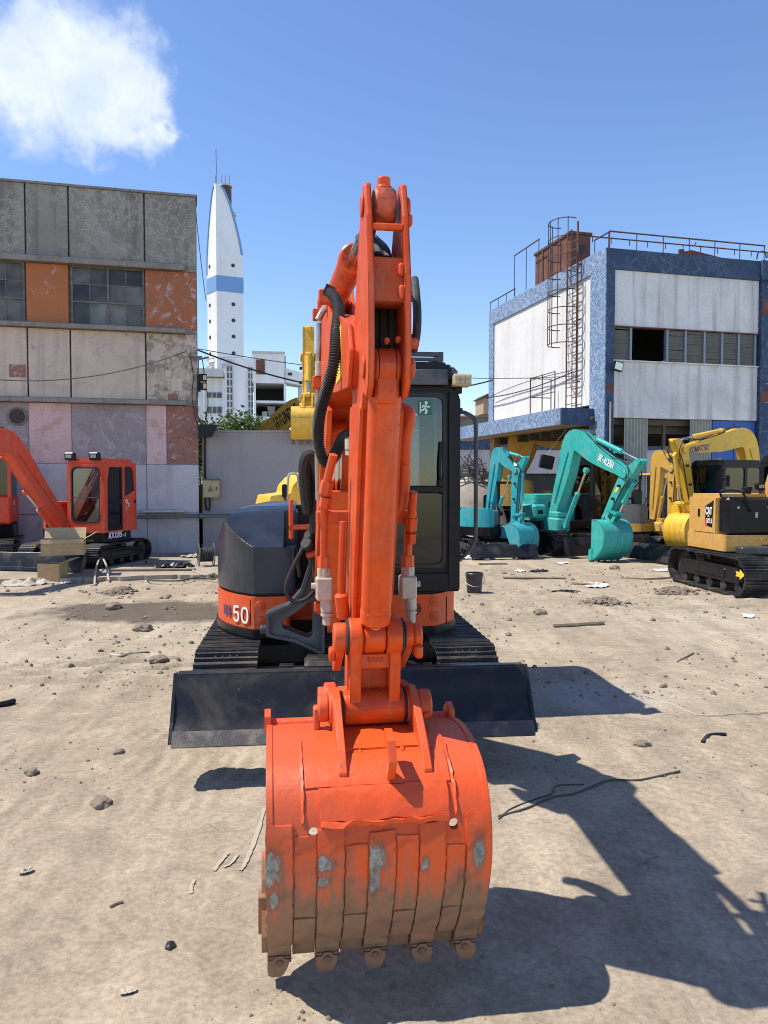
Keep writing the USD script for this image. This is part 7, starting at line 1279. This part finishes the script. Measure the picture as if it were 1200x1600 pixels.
for i, (px, py, s, lab) in enumerate([(158, 1253, .055, 'flat grey stone by tread prints left of the bucket'), (248, 1038, .075, 'dark dirt clod beside the ruts left of the track'), (177, 950, .11, 'dark clod on the upper edge of the wet stain'), (222, 983, .10, 'dark clod on the lower edge of the wet stain'), (843, 957, .085, 'dark round clod alone on the ground right of the cab'), (266, 1471, .020, 'small black nut lying in the left foreground'), (1003, 1163, .042, 'flat brown mud crumb in the right middle ground'), (186, 1174, .03, 'small dark stone in front of the dozer blade, left'), (49, 1207, .04, 'pale pebble at the left edge before the blade'), (945, 940, .25, 'low heap of dirt crumbs right of the torn paper'), (1060, 925, .32, 'low heap of rubble beside the amber machine\'s track'), (190, 925, .20, 'low heap of rubble in front of the broken apron edge'), (1036, 1072, .03, 'small clod right of the cab\'s shadow'), (960, 888, .09, 'rust-brown lump of rubble below the big teal bucket'), (993, 869, .16, 'grey round stone between the big teal bucket and the yellow one')]):
    lump(lab, px, py, s, s * .8, s * (.55 if s < .2 else .22), 'clod' if i != 5 else 'bag_black', 'stone' if 'stone' in lab or 'pebble' in lab else ('nut' if 'nut' in lab else 'dirt_clod'), 'stone' if 'stone' in lab or 'pebble' in lab else ('nut' if 'nut' in lab else 'dirt'), i + 2, .7)
def strand(label, pts, r, mat, name, cat_, z=.012, zs=None):
    p = [ground_at(*q) for q in pts]; o = p[0].copy(); t = thing(name, label, cat_, tuple(o)); zs = zs or [z] * len(p); obj(cat_.split()[-1], tube([tuple(q - o + np.array([0, 0, (h if h > .025 else gz(q) + r * .9)])) for q, h in zip(p, zs)], r, 6, 5), M[mat], t)
strand('dry dark strap stretched across the boom\'s shadow, right of the bucket', [(1062, 1203), (1000, 1217), (950, 1222), (900, 1240), (862, 1246), (822, 1263), (779, 1275)], .006, 'vine', 'strap', 'strap')
strand('thin strap loop by the right side of the bucket', [(779, 1279), (800, 1262), (840, 1246), (862, 1240), (870, 1228), (912, 1226)], .004, 'vine', 'strap', 'strap')
strand('thin pale strap with a green end on the ground at the right edge', [(1008, 1087), (1050, 1100), (1095, 1117), (1150, 1117), (1205, 1113)], .005, 'straw', 'strap', 'strap')
strand('short bent black strip of rubber at the right edge of the middle ground', [(1097, 1157), (1106, 1148), (1120, 1146), (1134, 1145)], .010, 'bag_black', 'rubber_strip', 'rubber strip')
strand('short black stub of hose at the left edge of the ground', [(-6, 1104), (8, 1101), (22, 1096)], .022, 'bag_black', 'hose_stub', 'hose', .02)
strand('two-pronged dry twig on the ground right of the cab\'s shadow', [(1058, 1034), (1070, 1026), (1084, 1018)], .007, 'wood', 'twig', 'twig')
strand('long thin stick lying right of the cab between the heaps', [(865, 980), (905, 978), (943, 975)], .022, 'wood', 'stick', 'stick')
strand('bent pale stick on the ground left of the track', [(172, 1022), (188, 1027), (205, 1023), (232, 1021)], .012, 'straw', 'stick', 'stick')
strand('looped white cable end standing on the apron right of the cartons', [(148, 915), (150, 903), (158, 893), (166, 900), (170, 910)], .018, 'fitting', 'cable', 'cable', .03, [.02, .16, .26, .20, .03])
strand('dark cable winding over the broken apron edge left of the cable reel', [(226, 903), (232, 911), (250, 912), (280, 912), (310, 907), (336, 910)], .014, 'vine', 'cable', 'cable', .05)
strand('pale cable curving over the apron below the cable reel', [(292, 893), (305, 900), (322, 906), (336, 903)], .013, 'fitting', 'cable', 'cable', .085)
strand('curved cable hanging over the left end of the dark blade', [(2, 893), (10, 882), (20, 872), (40, 866)], .014, 'fitting', 'cable', 'cable', .1, [.05, .28, .42, .5])
strand('small twig in the shadow of the boom', [(996, 1352), (1010, 1343), (1026, 1337)], .005, 'wood', 'twig', 'twig')
strand('dark thin stick in the left foreground', [(172, 1416), (182, 1411), (192, 1408)], .006, 'wood', 'twig', 'twig')
strand('long stick on the ground before the big teal bucket', [(895, 911), (915, 913), (935, 914)], .02, 'wood', 'stick', 'stick')
strand('long thin pole from the amber track towards the paper litter', [(978, 903), (1010, 905), (1057, 902)], .016, 'wood', 'stick', 'stick')
def plank(label, px, py, L, w, h, rz, z=0., mat='wood'):
    p = ground_at(px, py); t = thing('plank', label, 'plank', (p[0], p[1], z or gz(p)), rz); obj('board', bx(-L / 2, L / 2, -w / 2, w / 2, 0.004, h, .004), M[mat], t)
plank('long pale plank on the apron before the black bag', 240, 898, 1.5, .12, .04, 4, AP); plank('thin plank lying on the bare ground between the paint bucket and the big teal bucket', 835, 903, 1.1, .10, .03, -3); plank('short dark plank on the apron by the red machine\'s track', 237, 886, .22, .15, .07, 30, AP); plank('narrow weathered lath before the small teal bucket', 770, 881, .6, .07, .03, 8)
# paint bucket
b0 = ground_at(741, 925); pb = thing('paint_bucket', 'black plastic paint bucket standing alone on the ground right of the cab', 'bucket', (b0[0], b0[1], 0))
obj('pail', [trimesh.creation.revolve(np.array([(0, .0), (.112, .0), (.130, .25), (.138, .25), (.138, .29), (.128, .30), (.118, .30), (.104, .02), (0, .02)]), sections=28)], plain('pail_black', (.022, .018, .026), .4), pb, smooth=40)
obj('pail_handle', tube([(-.135, 0, .26), (-.15, -.06, .16), (0, -.15, .10), (.15, -.06, .16), (.135, 0, .26)], .004, 5, 4), M['steel'], pb)
# cable reel by the wall
r0 = ground_at(322, 890); cr = thing('cable_reel', 'wire cable reel standing on the apron at the foot of the boundary wall', 'cable reel', (r0[0], r0[1], AP), 20)
for x in (-.14, .14): obj('flange', [tube([(x, .21 * math.cos(a), .22 + .21 * math.sin(a)) for a in np.linspace(0, 2 * PI, 20)], .010, 6, 0)] + [cyl((x, 0, .22), (x, .21 * math.cos(a), .22 + .21 * math.sin(a)), .006, 5) for a in np.linspace(0, 2 * PI, 7)[:-1]], M['frame_steel'], cr)
obj('wound_cable', [xcyl(-.12 + .03 * k, -.092 + .03 * k, 0, .22, .14, 18, .01) for k in range(8)], M['rubber'], cr, kind='stuff')
# tyre and drum bits by the yellow bucket
ty = ground_at(1027, 872); tt = thing('tyre', 'old black tyre lying flat on the ground under the yellow bucket', 'tyre', (ty[0], ty[1], 0)); tor = trimesh.creation.torus(.26, .10, 28, 12); tor.apply_translation((0, 0, .09)); obj('tyre_ring', tor, M['rubber'], tt, smooth=True)
# scrap heap seen by the handrail
sc = thing('scrap_heap', 'tangled heap of grey scrap metal behind the handrail, before the long shed', 'scrap heap', (2.9, 25.8, 0)); rr = np.random.default_rng(8)
obj('tarpaulin', trimesh.Trimesh(trimesh.creation.icosphere(3).vertices * [1.25, .8, 1.85] * (1 + .12 * (meshkit.fbm(trimesh.creation.icosphere(3).vertices * 2.5, 3, 2) - .5))[:, None], trimesh.creation.icosphere(3).faces, process=False), M['cloth'], sc)
obj('scrap', [tube([(rr.uniform(-.6, .6), rr.uniform(-.4, .4), 1.4 + rr.uniform(-.2, .3)), (rr.uniform(-.6, .6), rr.uniform(-.4, .4), 2.0 + rr.uniform(-.2, .2)), (rr.uniform(-.5, .5), rr.uniform(-.4, .4), 2.4 + rr.uniform(-.4, .4))], .02, 5, 4) for _ in range(34)], M['frame_steel'], sc, kind='stuff')
# loose crumbs and pebbles
def crumbs():
    r = np.random.default_rng(12); b = trimesh.creation.icosphere(0); n = 5600; far = np.arange(n) > 1500
    y = np.where(far, r.uniform(6, 15, n), 2.0 + 4.6 * r.random(n) ** 1.3); x = r.uniform(-1, 1, n) * y * .52
    keep = meshkit.noise(np.c_[x * .9, y * .9, np.full(n, 3.)], 7) > r.uniform(.25, .75, n); x, y, far = x[keep], y[keep], far[keep]; n = len(x)
    s = (.003 + .010 * r.random(n) ** 4) * np.where(far, 1.2 + 2.6 * r.random(n) ** 2, 1.0); z = ground_height(np.c_[x, y]) - .012 + s * .3
    V = b.vertices[None] * r.uniform(.6, 1.3, (n, 12, 3)) * (s[:, None, None] * np.array([1, 1, .7])) + np.c_[x, y, z][:, None]
    return trimesh.Trimesh(V.reshape(-1, 3), (b.faces[None] + np.arange(n)[:, None, None] * 12).reshape(-1, 3), process=False)
obj('gravel', crumbs(), M['clod'], None, smooth=False, kind='stuff', label='loose dark crumbs and pebbles scattered over the dusty ground')
# faded paint marks on the ground left of the bucket
M['faded_mark'] = material('faded_mark', {'g': ('geometry', {}), 'n': ('noise_texture', dict(scale=60., detail=6., roughness=.7)), 'r': ('rgb_ramp', dict(ramp=[(.44, (.34, .28, .20)), (.54, (.35, .295, .22)), (.575, (.36, .32, .26)), (.60, (.12, .11, .17))])), 'p': ('principled_bsdf', dict(roughness=.95))}, [('g.position', 'n.vector'), ('n.fac', 'r.fac'), ('r.color', 'p.base_color')])
def mark(pts, w, k):
    n = len(pts); V = []; r = np.random.default_rng(k)
    P = np.array([ground_at(*q)[:2] for q in spline([(a, b, 0) for a, b in pts], 6)[:, :2]]); t = np.gradient(P, axis=0); t /= np.linalg.norm(t, axis=1, keepdims=True); nn = np.c_[-t[:, 1], t[:, 0]] * (w / 2 * r.uniform(.7, 1.2, len(P)))[:, None]
    z = ground_height(P) - .012 + .005
    return (np.vstack([np.c_[P + nn, z], np.c_[P - nn, z]]), np.array([(i, i + 1, len(P) + i + 1, len(P) + i) for i in range(len(P) - 1)]))
for k, (pts, w) in enumerate([([(413, 1262), (402, 1300), (390, 1330), (375, 1355)], .021), ([(356, 1330), (345, 1343), (334, 1357)], .020), ([(372, 1332), (362, 1343), (350, 1352)], .016), ([(303, 1374), (299, 1385), (298, 1394)], .018)]):
    obj('painted_mark', mark(pts, w, k), M['faded_mark'], None, smooth=False, kind='structure')
